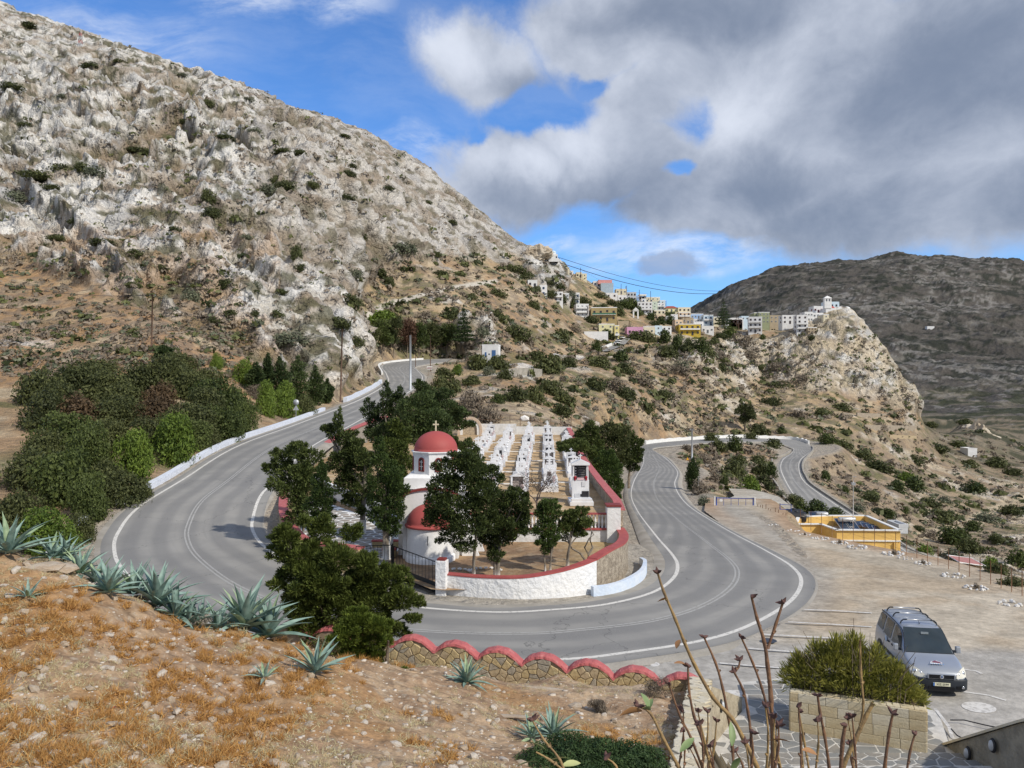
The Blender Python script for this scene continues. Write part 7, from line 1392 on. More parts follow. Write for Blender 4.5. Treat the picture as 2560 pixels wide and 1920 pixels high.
H = [
 ('small white cube house highest on the left of the village', Z1(72, 374, 160, 440), 'white', 1, 2, 0, 'brown', (), None, {}),
 ('white stepped house just below the highest white cube house', Z1(185, 420, 250, 520), 'white', 2, 1, 8, 'blue', (), None, {}),
 ('long white house with three openings above the dark trees', Z1(268, 482, 396, 572), 'white', 2, 3, 5, 'brown', (1,), None, {}),
 ('white two storey house with blue shutters at the end of the upper row', Z1(450, 490, 550, 595), 'white', 2, 3, 10, 'blue', (1,), None, {}),
 ('pale grey house squeezed between two white houses of the upper row', Z1(396, 495, 450, 580), 'grey', 2, 2, 5, 'white', (), None, {}),
 ('white open framed three storey house left of the tan house', Z1(517, 594, 634, 708), 'white', 3, 3, 4, 'white', (1, 2), None, {}),
 ('tan two storey house with green balcony railings', Z1(657, 625, 893, 754), 'tan', 2, 4, -3, 'brown', (1,), None, {'depth': 12.}),
 ('bright yellow house with flat roof above the village road', Z1(728, 778, 872, 868), 'lemon', 2, 2, 0, 'white', (), None, {}),
 ('narrow yellow house wing with small balcony by the parked cars', Z1(872, 792, 914, 925), 'yellow', 3, 1, 0, 'white', (1,), None, {}),
 ('long low white building with blank walls beside the village road', Z1(592, 850, 812, 912), 'white', 1, 1, 0, 'white', (), None, {'win': False, 'depth': 14.}),
 ('pink house with a white arched recess', Z1(987, 808, 1136, 888), 'pink', 1, 3, 0, 'brown', (), None, {'arch': True}),
 ('cream single storey house right of the pink house', Z1(1137, 802, 1243, 882), 'cream', 1, 2, 0, 'white', (), None, {}),
 ('pale grey blue house between the cream and the white house', Z1(1245, 794, 1309, 878), 'pale_blue', 2, 1, 0, 'white', (), None, {}),
 ('white house with dark window left of the mustard house', Z1(1311, 800, 1396, 872), 'white', 2, 2, 0, 'brown', (), None, {}),
 ('large mustard yellow house with long balcony on the cliff brow', Z1(1468, 778, 1664, 882), 'mustard', 2, 4, -2, 'brown', (1,), None, {'depth': 12., 'deep': 12.}),
 ('white house with glazed veranda and grey base right of the mustard house', Z1(1676, 797, 1786, 862), 'white', 1, 3, -4, 'white', (), None, {'deep': 16.}),
 ('slate blue house carrying a rose coloured roof room', Z1(747, 402, 862, 487), 'slate', 1, 3, 0, 'white', (), None, {'win': False}),
 ('cream house at the top left of the far ridge', Z1(405, 258, 456, 300), 'cream', 1, 1, 0, 'brown', (), None, {}),
 ('tiny white house beside the cream one on the far ridge', Z1(460, 288, 491, 312), 'white', 1, 1, 0, 'white', (), None, {}),
 ('cream house under the pole on the far ridge', Z1(518, 302, 572, 350), 'cream', 1, 2, 0, 'brown', (), None, {}),
 ('cream stepped house right of the ridge pole', Z1(575, 314, 616, 370), 'cream', 2, 1, 0, 'white', (), None, {}),
 ('white house with blue trim on the ridge above the slate blue house', Z1(676, 384, 742, 428), 'white', 1, 2, 0, 'blue', (), None, {}),
 ('cream yellow house with roof poles behind the slate blue house', Z1(885, 455, 985, 502), 'cream', 1, 3, 0, 'white', (), None, {}),
 ('white low house with sloping wall below the slate blue house', Z1(790, 492, 900, 540), 'white', 1, 2, 0, 'brown', (), None, {}),
 ('white house with brown eaves above the dark village trees', Z1(905, 512, 985, 568), 'white', 1, 2, 0, 'brown', (), None, {}),
 ('grey beige three storey block in the upper village', Z1(990, 485, 1072, 602), 'grey', 3, 3, -4, 'brown', (1,), None, {}),
 ('sky blue block beside the grey beige one', Z1(1074, 520, 1165, 578), 'blue', 2, 3, 0, 'white', (), None, {}),
 ('white three storey house with many dark windows in the middle of the village', Z1(1085, 575, 1220, 678), 'white', 3, 4, -3, 'brown', (1,), None, {}),
 ('pale mint house leaning against the white three storey house', Z1(1221, 572, 1266, 655), 'mint', 3, 1, 0, 'white', (), None, {}),
 ('white house with bright blue shutters and roof terrace', Z1(1268, 585, 1334, 645), 'white', 2, 2, 0, 'blue', (1,), None, {}),
 ('cream house under a red hipped tile roof', Z1(1340, 628, 1455, 668), 'lemon', 1, 3, 0, 'white', (), 'red', {}),
 ('pale yellow house with loggia below the mint house', Z1(1232, 648, 1340, 690), 'cream', 1, 3, 0, 'brown', (), None, {}),
 ('cream house in front of the red roofed one', Z1(1345, 672, 1458, 708), 'cream', 1, 3, 0, 'brown', (), None, {}),
 ('cream house right of the red roofed house', Z1(1458, 625, 1572, 668), 'cream', 1, 3, 0, 'brown', (), None, {}),
 ('peach two storey house with small dark windows', Z1(1462, 670, 1574, 745), 'peach', 2, 3, 0, 'brown', (1,), None, {}),
 ('blue house with long terrace left of the far mountain foot', Z1(1578, 684, 1690, 730), 'blue', 1, 4, 0, 'white', (), None, {}),
 ('light blue two storey house with white corners', Z1(1692, 694, 1782, 790), 'pale_blue', 2, 2, 0, 'blue', (1,), None, {}),
 ('cream white house left of the tiered conifer', Z1(1784, 712, 1856, 790), 'cream', 2, 2, 0, 'brown', (), None, {}),
 ('peach block behind the mustard house', Z1(1430, 740, 1500, 830), 'peach', 2, 2, 0, 'white', (), None, {}),
 ('beige wide house above the mustard house', Z1(1500, 722, 1600, 776), 'stone', 1, 3, 0, 'white', (), None, {}),
 ('plain white box behind the mustard house', Z1(1600, 757, 1692, 812), 'white', 1, 2, 0, 'white', (), None, {}),
 ('white terraced house above the pale yellow loggia', Z1(1120, 545, 1230, 575), 'white', 1, 3, 0, 'blue', (), None, {}),
 ('small white house on the skyline right of the sky blue block', Z1(1165, 530, 1290, 560), 'cream', 1, 3, 0, 'white', (), None, {}),
 ('low white house with terrace left of the cliff', Z2_(330, 548, 545, 612), 'white', 1, 4, 0, 'brown', (), None, {}),
 ('white apartment block with three wide balconies on the cliff edge', Z2_(622, 515, 797, 735), 'white', 3, 3, -14, 'brown', (1, 2), None, {'depth': 9.}),
 ('low pale blue house behind the white apartment block', Z2_(520, 506, 620, 560), 'pale_blue', 1, 2, 0, 'white', (), None, {}),
 ('olive green three storey house', Z2_(758, 450, 905, 602), 'olive', 3, 3, -5, 'white', (), None, {}),
 ('dark grey green wing left of the olive house', Z2_(692, 456, 757, 520), 'olive', 1, 1, 0, 'white', (), None, {'win': False}),
 ('brown stone house with roof parapet', Z2_(909, 494, 1079, 602), 'stone', 2, 3, 0, 'white', (), None, {}),
 ('long white house with two small dark windows', Z2_(1083, 492, 1298, 612), 'white', 2, 3, 0, 'brown', (), None, {'depth': 7.}),
 ('white four storey tower house stepping down the cliff', Z2_(1286, 490, 1436, 736), 'white', 4, 2, -5, 'brown', (1, 2), None, {'depth': 7.}),
 ('white house with glazed upper room left of the hilltop church', Z2_(1392, 448, 1508, 580), 'white', 2, 3, 0, 'white', (), None, {}),
 ('white terrace house below the bell tower', Z2_(1506, 462, 1650, 528), 'white', 1, 3, 0, 'white', (), None, {}),
 ('white house with pale red arches left of the bell tower', Z2_(1518, 368, 1648, 462), 'white', 1, 3, 0, 'red', (), None, {}),
 ('cream house on the rock just below the bell tower', Z2_(1652, 482, 1728, 578), 'cream', 2, 1, 0, 'white', (), None, {}),
 ('white low terrace house below the cream house in the village centre', Z1(1345, 705, 1440, 765), 'white', 2, 3, 0, 'brown', (1,), None, {}),
 ('cream house with outside stairs in the village centre', Z1(1240, 692, 1340, 738), 'peach', 1, 3, 0, 'brown', (), None, {}),
 ('narrow white house under the blue terrace house', Z1(1580, 732, 1680, 770), 'white', 1, 4, 0, 'white', (), None, {}),
 ('grey stone terrace house among the village trees', Z1(900, 752, 1005, 800), 'stone', 1, 1, 0, 'white', (), None, {'win': False}),
 ('white house peeping over the mustard house', Z1(1395, 690, 1455, 740), 'white', 2, 1, 0, 'blue', (), None, {}),
 ('low cream house left of the unfinished skyline block', Z1(1100, 505, 1165, 530), 'cream', 1, 2, 0, 'white', (), None, {}),
 ('pale blue house on the skyline left of the red roof', Z1(1290, 560, 1340, 590), 'pale_blue', 1, 1, 0, 'white', (), None, {}),
 ('pale house low behind the tiered conifer', Z1(1925, 722, 2050, 790), 'white', 2, 3, 0, 'brown', (), None, {}),
 ('unfinished grey block with dark openings on the cliff face', Z2_(1438, 660, 1560, 736), 'stone', 2, 3, 0, 'brown', (), None, {}),
]
for (lab, bx, cl, st, nw, yaw, tr, bal_, rf, kw) in H: house(lab, bx, cl, st, nw, yaw, tr, bal_, rf, **kw)
p = at(1300+781/3.687, 600+403/3.687, hit(1300+804/3.687, 600+489/3.687, 200).y+2); m = MB(); m.box((0, 0, 1.1), (9, 5, 2.6)); o = m.build('roof_room', PL['rose']); o.location = p-Vector((0, 0, .2)); o.parent = [x for x in S.objects if x.get('label') == 'slate blue house carrying a rose coloured roof room'][0]; o.matrix_parent_inverse = Matrix.Translation(-o.parent.location)
# white hut on the slope by the upper road
house('small white hut with blue doors standing alone above the road', (1205, 864, 1246, 892), 'white', 1, 0, -6, 'blue', (), None, d=232, depth=5, deep=3, name='hut', cat='hut', win=False)
hut = S.objects['hut']; 
for (x, w_, h_) in ((1.1, 1.15, 2.0), (-1.35, .5, 1.4)): m = MB(); m.box((x, -.04, h_/2), (w_, .08, h_)); m.build('door', TR['blue'], hut)
m = MB(); m.box((-.3, -.03, .8), (.4, .06, .4)); m.build('window', M_pane, hut)
for (lab, bx, dd) in [('tiny white chapel like hut among shrubs on the valley slope', (2420, 1122, 2443, 1130), 450), ('small white hut high on the far mountain side', (2318, 816, 2336, 822), 1500), ('small grey shed with white roof behind the yellow house', (2248, 1318, 2270, 1330), 95)]:
    house(lab, bx, 'white' if dd > 100 else 'grey', 1, 1, 0, 'blue', (), None, d=dd, depth=3 if dd < 200 else 8, deep=.2 if dd < 200 else 3, name='hut', cat='hut', win=False)
# hilltop church with bell tower
dC = hit(2090, 787, 300).y+6
hc = thing('hilltop_church', 'white church with arched bell tower on the tip of the cliff', 'church', tuple(at(2094, 786, dC)), 0); sc = dC/F
def bb(x0, y0, x1, y1): X0, Y0, X1, Y1 = Z2_(x0, y0, x1, y1); return ((X0+X1)/2-2094)*sc, (X1-X0)*sc, -(Y1-786)*sc, (Y1-Y0)*sc
x, w, z, h = bb(1672, 392, 2008, 480); m = MB(); m.box((x, 3, z+h/2-3), (w, 9, h+6)); m.build('wall', PL['white'], hc)
x, w, z, h = bb(1745, 282, 1940, 420); m = MB(); m.box((x, 10, z+h/2), (w, 6, h)); m.build('side_wall', PL['pale_blue'], hc)
for k in (0, 1, 2): m = MB(); m.box((x-w*.3+w*.3*k, 6.95, z+h*.62), (1.0, .1, 1.2)); m.build('window', M_pane, hc)
x, w, z, h = bb(1650, 255, 1748, 395); m = MB(); m.box((x, -.5, z+h*.34), (w, 2.6, h*.68)); m.build('tower', PL['white'], hc)
m = MB(); 
for sx in (-1, 0, 1): m.box((x+sx*w*.40, -.5, z+h*.82), (w*.16, 2.4, h*.30))
m.box((x, -.5, z+h*1.0), (w*1.06, 2.7, h*.08)); m.add([(x-w*.5, -1.7, z+h*1.04), (x+w*.5, -1.7, z+h*1.04), (x+w*.5, .7, z+h*1.04), (x-w*.5, .7, z+h*1.04), (x, -.5, z+h*1.26)], [(0, 1, 4), (1, 2, 4), (2, 3, 4), (3, 0, 4), (3, 2, 1, 0)]); m.build('belfry', PL['white'], hc)
m = MB(); 
for k in range(3): m.lathe([(1.9*math.cos(R(a)), 1.5*math.sin(R(a))) for a in range(0, 91, 15)], 16, (-2.+k*4.3, 2.5, bb(1672, 392, 2008, 480)[2]+bb(1672, 392, 2008, 480)[3]-.2))
m.build('vault', PL['white'], hc); m = MB(); m.lathe([(2.2, 0), (2.0, .5), (1.4, 1.2), (0, 1.7)], 18, (-3.2, 1.2, bb(1672, 392, 2008, 480)[2]+bb(1672, 392, 2008, 480)[3]-.1)); m.build('red_dome', M_dome, hc)
# hill chapel on the crag at upper left of the village
q = hit(1375, 660, 300); kc = thing('crag_chapel', 'tiny white chapel with pale blue dome on top of the crag', 'chapel', (q.x, q.y, q.z-.6)); s_ = q.y/F
m = MB(); m.box((0, 0, 2.2), (20*s_, 5, 4.4)); m.box((0, 0, 1.0), (25*s_, 6, 2.0)); m.build('wall', PL['white'], kc); m = MB(); m.lathe([(1.5, 4.2), (1.5, 5.4)], 12); m.build('drum', PL['white'], kc); m = MB(); m.lathe([(1.6*math.cos(R(a)), 5.4+1.5*math.sin(R(a))) for a in range(0, 91, 15)], 14); m.build('dome', PL['pale_blue'], kc)
for k in (-1, 1): m = MB(); m.box((k*1.6, -2.55, 2.6), (.7, .1, 1.3)); m.build('window', M_pane, kc)
q = hit(1345, 648, 300); m = MB(); m.box((0, 0, .8), (6, 3, 2.4)); o = m.build('hut', PL['stone']); o.location = q; tag(o, 'low stone shed on the ridge just left of the crag chapel', 'hut')
# bell gable among the village trees
q = hit(1588, 796, 300); bg_ = thing('bell_gable', 'small white bell gable with pointed top among the village trees', 'bell gable', tuple(q)); m = MB(); m.box((-1.3, 0, 1.5), (.8, .8, 5)); m.box((1.3, 0, 1.5), (.8, .8, 5)); m.build('pillar', M_white, bg_); m = MB(); m.box((0, 0, 4.1), (3.6, .8, .6)); m.prism([(-1.9, 0), (1.9, 0), (0, 1.8)], -.4, .4, Matrix.Translation((0, 0, 4.3)) @ Matrix.Rotation(R(90), 4, 'X')); m.build('gable', M_white, bg_)
# village road with white parapet and parked cars
rp_ = [hit(1508, 880, 250), hit(1530, 872, 250), hit(1552, 862, 250), hit(1566, 848, 250)]
vr = thing('village_road', None, None, (0, 0, 0)); vr['kind'] = 'structure'
strip('road_surface', [p+Vector((0, 0, .35)) for p in rp_], 5., 0, M_asph, vr)
w = thing('parapet', 'white balustraded parapet climbing beside the village road', 'parapet'); m = MB()
for a, b in zip(rp_[:-1], rp_[1:]):
    n_ = Vector((-(b-a).y, (b-a).x, 0)).normalized()*2.7; m.add([a+n_+Vector((0, 0, -1.5)), b+n_+Vector((0, 0, -1.5)), b+n_+Vector((0, 0, 1.7)), a+n_+Vector((0, 0, 1.7)), a+n_*1.1+Vector((0, 0, -1.5)), b+n_*1.1+Vector((0, 0, -1.5)), b+n_*1.1+Vector((0, 0, 1.7)), a+n_*1.1+Vector((0, 0, 1.7))], [(0, 1, 2, 3), (7, 6, 5, 4), (3, 2, 6, 7), (0, 3, 7, 4), (1, 5, 6, 2)])
m.build('parapet_wall', M_white, w)
def minicar(label, p, rz, c):
    g = thing('parked_car', label, 'car', tuple(p), rz, 'cars on the village road'); m = MB(); m.add([(-2, -.85, .35), (2, -.85, .35), (2, .85, .35), (-2, .85, .35), (-2, -.85, .85), (2, -.85, .75), (2, .85, .75), (-2, .85, .85)], [(0, 3, 2, 1), (4, 5, 6, 7), (0, 1, 5, 4), (1, 2, 6, 5), (2, 3, 7, 6), (3, 0, 4, 7)])
    m.add([(-1.7, -.75, .85), (1.0, -.75, .8), (1.0, .75, .8), (-1.7, .75, .85), (-1.3, -.65, 1.45), (.3, -.65, 1.45), (.3, .65, 1.45), (-1.3, .65, 1.45)], [(4, 5, 6, 7)]); m.build('body', c, g, bevel=.06)
    m = MB(); m.add([(-1.7, -.75, .85), (1.0, -.75, .8), (1.0, .75, .8), (-1.7, .75, .85), (-1.3, -.65, 1.44), (.3, -.65, 1.44), (.3, .65, 1.44), (-1.3, .65, 1.44)], [(0, 1, 5, 4), (1, 2, 6, 5), (2, 3, 7, 6), (3, 0, 4, 7)]); m.build('windows', M_pane, g)
    for x in (-1.25, 1.25):
        for y in (-.8, .8): m = MB(); m.lathe([(0, -.1), (.32, -.1), (.32, .1), (0, .1)], 12); o = m.build('wheel', bpy.data.materials['black_rubber'], g); o.location = (x, y, .32); o.rotation_euler = (R(90), 0, 0)
for k, (u, v) in enumerate([(1542, 862), (1549, 857), (1556, 850)]): minicar(['nearest white car on the village road', 'middle white car on the village road', 'farthest white car on the village road by the yellow house'][k], hit(u, v, 250)+Vector((0, 0, .45)), R(60), M_white)
# concrete retaining wall and terrace walls on the slopes
def slopewall(label, pts, h, mat, th=.5, name='retaining_wall'):
    P_ = [hit(q[0], q[1], 150)+Vector((0, -.5, 0)) for q in pts]; w = thing(name, label, 'wall'); wallrun([(p.x, p.y) for p in P_], [p.z-3 for p in P_], [p.z+h for p in P_], th, 'wall_body', mat, w); return w
M_conc = pmat('weathered_concrete', (.40, .37, .32), (.29, .27, .23), 1.1, .9, .4, 5.)
slopewall('grey concrete retaining wall across the slope below the white hut', [(1258, 946, 214), (1290, 943, 218), (1320, 940, 222), (1357, 940, 228)], 2.0, M_conc)
slopewall('dry stone terrace wall under the cliff', [(2140, 1040, 345), (2200, 1042, 350), (2297, 1040, 362)], 1.5, M_rub); slopewall('low dry stone terrace wall above the first one', [(2160, 1068, 330), (2290, 1072, 335)], .9, M_rub)
slopewall('white field wall line crossing the slope', [(2225, 1092, 330), (2290, 1094, 350)], .8, M_stone)
# white parapet of the left road and of the far bends
def roadwall(label, i0, i1, side, off, h, mat, th=.35, name='kerb_wall', jag=0.):
    E_ = RA if side == 'A' else RB; O = RB if side == 'A' else RA; pts = []; zt = []
    for i in range(i0, i1):
        e = E_[i]-O[i]; e = e/np.linalg.norm(e[:2]); p_ = E_[i]+e*off; pts.append((p_[0], p_[1])); zt.append(p_[2]+h+(jag*((i % 3)-1)))
    w = thing(name, label, 'kerb'); wallrun(pts, [z-2.2 for z in zt], zt, -th if side == 'A' else th, 'wall_body', mat, w); return w
M_wblue = pmat('bluish_whitewash', (.70, .74, .82), (.62, .66, .74), 1.5, .8, .4, 5.)
roadwall('long white kerb wall along the outer side of the climbing road', 66, 100, 'A', 1.25, .50, M_wblue, .55)
roadwall('short white kerb wall appearing below the thicket bushes', 104, 112, 'A', 2.3, .55, M_wblue, .5); roadwall('end piece of the white kerb wall at the left crest', 114, 120, 'A', 3.1, .6, M_wblue, .5)
roadwall('white kerb wall where the side track joins the climbing road', 50, 63, 'A', 1.3, .7, M_wblue, .7, jag=.08); roadwall('white kerb wall round the upper road bend', 10, 42, 'A', 1.2, .55, M_white, .4)
roadwall('jagged white kerb wall at the inner far bend of the descending road', 318, 344, 'A', 1.3, .55, M_white, .45, jag=.1) if False else None
n_ = len(RA)
i_w0 = min(range(n_), key=lambda i: abs(RB[i][0]-41)+abs(RB[i][1]-225)); i_w1 = min(range(n_), key=lambda i: abs(RB[i][0]-98)+abs(RB[i][1]-262))
roadwall('long white kerb wall along the back of the far road bend', i_w0, i_w1, 'B', 1.2, 1.0, M_white, .6, jag=.12)
roadwall('beige parapet on the valley side of the far descending road', i_w1+4, n_-8, 'B', 1.0, .45, M_conc, .4)
i_l0 = min(range(n_), key=lambda i: abs(RA[i][0]-90)+abs(RA[i][1]-244)); roadwall('beige parapet on the inner side of the far descending road', i_l0, n_-10, 'A', 3.0, .4, M_conc, .4)
# gravel track climbing behind the rock
def sheetroad(name, pts, w, mat, lift=.25):
    P_ = [hit(u, v, dm)+Vector((0, 0, lift)) for u, v, dm in pts]; P_ = catmull(P_, 5); 
    return strip(name, P_, w, 0, mat)
M_grav = pmat('pale_gravel', (.50, .455, .385), (.43, .38, .31), .5, .95, .3, 4.)
# ---------------------------------------------------------------- yellow house below the car park with its flat roof
M_yel = plaster('apricot_plaster', (.80, .52, .16)); M_apr = plaster('orange_plaster', (.72, .40, .16)); zr = -13.75
yh = thing('yellow_house', 'apricot yellow flat roofed house with solar panels sunk below the car park', 'house', (0, 0, zr))
def P2(u, v): p = atz(u, v, zr); return (p.x, p.y)
out = [P2(1989, 1311), P2(2052, 1311), P2(2092, 1325.5), P2(2251, 1327), P2(2165, 1290), P2(2068, 1290), P2(1996, 1293)]
Wm = MB(); n = len(out); ctr = Vector((sum(p[0] for p in out)/n, sum(p[1] for p in out)/n))
inn = [tuple(Vector(p)+(ctr-Vector(p)).normalized()*.32) for p in out]
vs = [(p[0], p[1], -6) for p in out]+[(p[0], p[1], 0) for p in out]+[(p[0], p[1], 0) for p in inn]+[(p[0], p[1], -1.05) for p in inn]
fs = []
for i in range(n):
    j = (i+1) % n
    fs += [(i, j, n+j, n+i), (n+i, n+j, 2*n+j, 2*n+i), (2*n+i, 2*n+j, 3*n+j, 3*n+i)]
Wm.add(vs, fs).build('wall', M_yel, yh)
m = MB(); m.add([(p[0], p[1], -1.0) for p in inn], [tuple(range(n))]); m.build('roof', pmat('roof_screed', (.50, .43, .37), (.44, .38, .33), 1.), yh)
m = MB()
for i in range(n):
    a, b = Vector(out[i]), Vector(out[(i+1) % n]); L_ = (b-a).length; m.box(((a.x+b.x)/2, (a.y+b.y)/2, .04), (L_+.3, .34, .10), rz=math.atan2((b-a).y, (b-a).x))
m.build('coping', M_white, yh)
a, b = Vector(out[2]), Vector(out[3]); ln = (b-a).length; an = math.atan2((b-a).y, (b-a).x)
m = MB(); m.box((0, -.06, -.95), (ln, .12, .12)); o = m.build('string_course', M_white, yh); o.location = ((a.x+b.x)/2, (a.y+b.y)/2, 0); o.rotation_euler = (0, 0, an)
def onfront(x, z, w, h, mat, nm, t=.1): m = MB(); m.box((0, 0, 0), (w, t, h)); o = m.build(nm, mat, yh); q = a.lerp(b, x); o.location = (q.x, q.y-.04, z); o.rotation_euler = (0, 0, an); return o
onfront(.60, -2.05, .55, 1.1, M_white, 'column', .5); onfront(.81, -2.55, 1.8, 1.6, M_pane, 'veranda_opening'); onfront(.43, -2.0, .8, .5, TR['blue'], 'window'); onfront(.92, -2.3, .35, 2.4, M_yel, 'column', .3)
M_sol = pmat('solar_glass', (.02, .03, .05), (.03, .05, .08), 2., .15, spec=.6); M_alu = pmat('aluminium', (.55, .56, .57), rough=.35, metal=.6); M_tank = pmat('steel_tank', (.62, .62, .60), rough=.35, metal=.5)
def panel(u, v, w, h, tilt, rz, nm='solar_panel'):
    p = atz(u, v, zr-.85); m = MB(); m.box((0, 0, 0), (w, h, .05)); o = m.build(nm, M_sol, yh); o.location = (p.x, p.y, -.55); o.rotation_euler = (R(tilt), 0, rz)
    m = MB(); 
    for sx in (-1, 1): m.box((sx*w/2, 0, .01), (.04, h+.04, .07))
    for sy in (-1, 1): m.box((0, sy*h/2, .01), (w+.04, .04, .07))
    m.build('frame', M_alu, o); return o
panel(2106, 1317, 1.0, 2.0, 22, 0); panel(2127, 1317, 1.0, 2.0, 22, 0); panel(2037, 1301, 1.0, 2.0, 26, -.25); panel(2052, 1300, 1.0, 2.0, 26, -.25)
for i in range(4):
    for j in range(2): 
        if not (i == 0 and j == 9): panel(2158+i*14.5-j*8, 1309+i*4.2+j*6.5, .82, 1.05, 14, -.15)
def tank(u, v, r, L_, nm='water_heater_tank', mat=None, rz=0.): p = atz(u, v, zr-.3); m = MB(); m.lathe([(0, -L_/2), (r*.8, -L_/2), (r, -L_/2+.08), (r, L_/2-.08), (r*.8, L_/2), (0, L_/2)], 18); o = m.build(nm, mat or M_tank, yh); o.location = (p.x, p.y, -.12); o.rotation_euler = (0, R(90), rz); return o
tank(2117, 1303, .27, 1.7); tank(2055, 1290, .27, 1.2, rz=-.2); tk = atz(1990, 1303, zr)
for k, (u, v, lab) in enumerate([(1984, 1296, 'black plastic water tank behind, left of the yellow house'), (1991, 1303, 'larger black plastic water tank against the yellow house corner')]):
    g = thing('water_tank', lab, 'water tank', tuple(atz(u, v+4, zr-.6))); m = MB(); m.lathe([(0, -.9), (.5, -.9), (.55, -.8)]+[(.55+.03*(i % 2), -.8+.2*i) for i in range(9)]+[(.5, .9), (0, .9)], 20); o = m.build('tank_body', bpy.data.materials['black_plastic'], g); o.rotation_euler = (0, R(90), R(-8)); o.location = (0, 0, .6); m = MB(); m.lathe([(.2, 0), (.2, .1), (0, .1)], 14, (0, 0, 1.14)); m.build('lid', bpy.data.materials['black_plastic'], g)
# street lamp post with camera on the yellow house
lpost = thing('lamp_post', 'thin white post with lamp and vane rising behind the solar roof', 'lamp post', tuple(atz(2133, 1330, zr-1.0))); m = MB(); m.tube([(0, 0, -3), (0, 0, 4.9)], .05, 8); m.build('post', M_white, lpost); m = MB(); m.box((0, 0, 4.8), (.36, .3, .26)); m.tube([(0, 0, 4.9), (.1, 0, 5.5)], .02, 5); m.box((.12, 0, 5.5), (.4, .03, .06)); m.build('lamp_head', M_alu, lpost)
# ---------------------------------------------------------------- blue gate, side terraces and drive beyond the car park
zg = -13.9; g0, g1 = atz(1791, 1273, zg), atz(1883, 1275, zg)
bgt = thing('blue_gate', 'wide blue metal gate at the far end of the car park', 'gate', tuple(g0), math.atan2(g1.y-g0.y, g1.x-g0.x)); L_ = (g1-g0).length; M_blu = pmat('blue_paint', (.06, .11, .42), (.05, .10, .36), 3., .5)
m = MB(); m.tube([(0, 0, 0), (0, 0, 1.35)], .07, 8); m.tube([(L_, 0, 0), (L_, 0, 1.35)], .07, 8); m.tube([(0, 0, 1.25), (L_, 0, 1.25)], .045, 6); m.tube([(0, 0, .12), (L_, 0, .12)], .045, 6); m.build('frame', M_blu, bgt)
for k in range(1, 5): m = MB(); m.tube([(L_*k/5, 0, .12), (L_*k/5, 0, 1.25)], .025, 5); m.build('bar', M_blu, bgt)
m = MB(); m.lathe([(0, 0), (.16, 0)], 16); o = m.build('round_sign', M_white, bgt); o.location = (.5, -.06, 1.0); o.rotation_euler = (R(90), 0, 0)
for sx, nm in ((-.18, 'white'), (L_+.18, 'white')): m = MB(); m.box((sx, 0, .65), (.12, .2, 1.5)); m.build('post', M_white, bgt)
def drv(u, v): t = (v-960)/F; d = 9.6/(t-.05); return ((u-1280)/F*d, d)
sheet('drive', [drv(*q) for q in [(1795, 1270), (1885, 1272), (2012, 1292), (1948, 1242), (1915, 1232), (1880, 1224), (1822, 1221), (1836, 1240), (1800, 1254)]], lambda x, y: -13.9-.05*(y-86), .6, M_lot, flatcol((.46, .425, .36), (.40, .36, .29), 6.))
m = MB(); tf = thing('side_fence', 'short blue frame fence beside the rusty posts', 'fence', tuple(atz(1950, 1287, zg+.2)), -.5)
m.tube([(0, 0, 0), (0, 0, 1.2)], .04, 6); m.tube([(1.1, 0, 0), (1.1, 0, 1.2)], .04, 6); m.tube([(0, 0, 1.1), (1.1, 0, 1.1)], .03, 6); m.tube([(0, 0, .6), (1.1, 0, .6)], .03, 6); m.build('frame', M_blu, tf)
rr_ = random.Random(4); M_rust = pmat('rusty_iron', (.22, .11, .06), (.30, .18, .11), 9., .8)
fe = thing('post_fence', 'row of thin rusty fence posts between the blue gate and yellow house', 'fence', tuple(atz(1895, 1273, zg)))
for k in range(14):
    q = atz(1895+k*6.3, 1273+k*3.2, zg+.3)-fe.location; m = MB(); m.tube([(q.x, q.y, -.6), (q.x+rr_.uniform(-.06, .06), q.y, rr_.uniform(.8, 1.4))], .03, 5); m.build('post', M_rust, fe)
fe = thing('wire_fence', 'line of thin dark posts with wire along the edge above the yellow house', 'fence', (0, 0, 0)); prev = None
for k in range(22):
    f = k/21; q = lotp(1985+(2540-1985)*f, 1312+(1500-1312)*f**1.15)+Vector((.9, .9, -.5)); m = MB(); m.tube([q, q+Vector((0, 0, 1.75))], .022, 5); m.build('post', M_rust, fe)
    if prev is not None:
        for hh in (.7, 1.2, 1.65): m = MB(); m.tube([prev+Vector((0, 0, hh)), q+Vector((0, 0, hh))], .006, 4, False); m.build('wire', M_rust, fe)
    prev = q
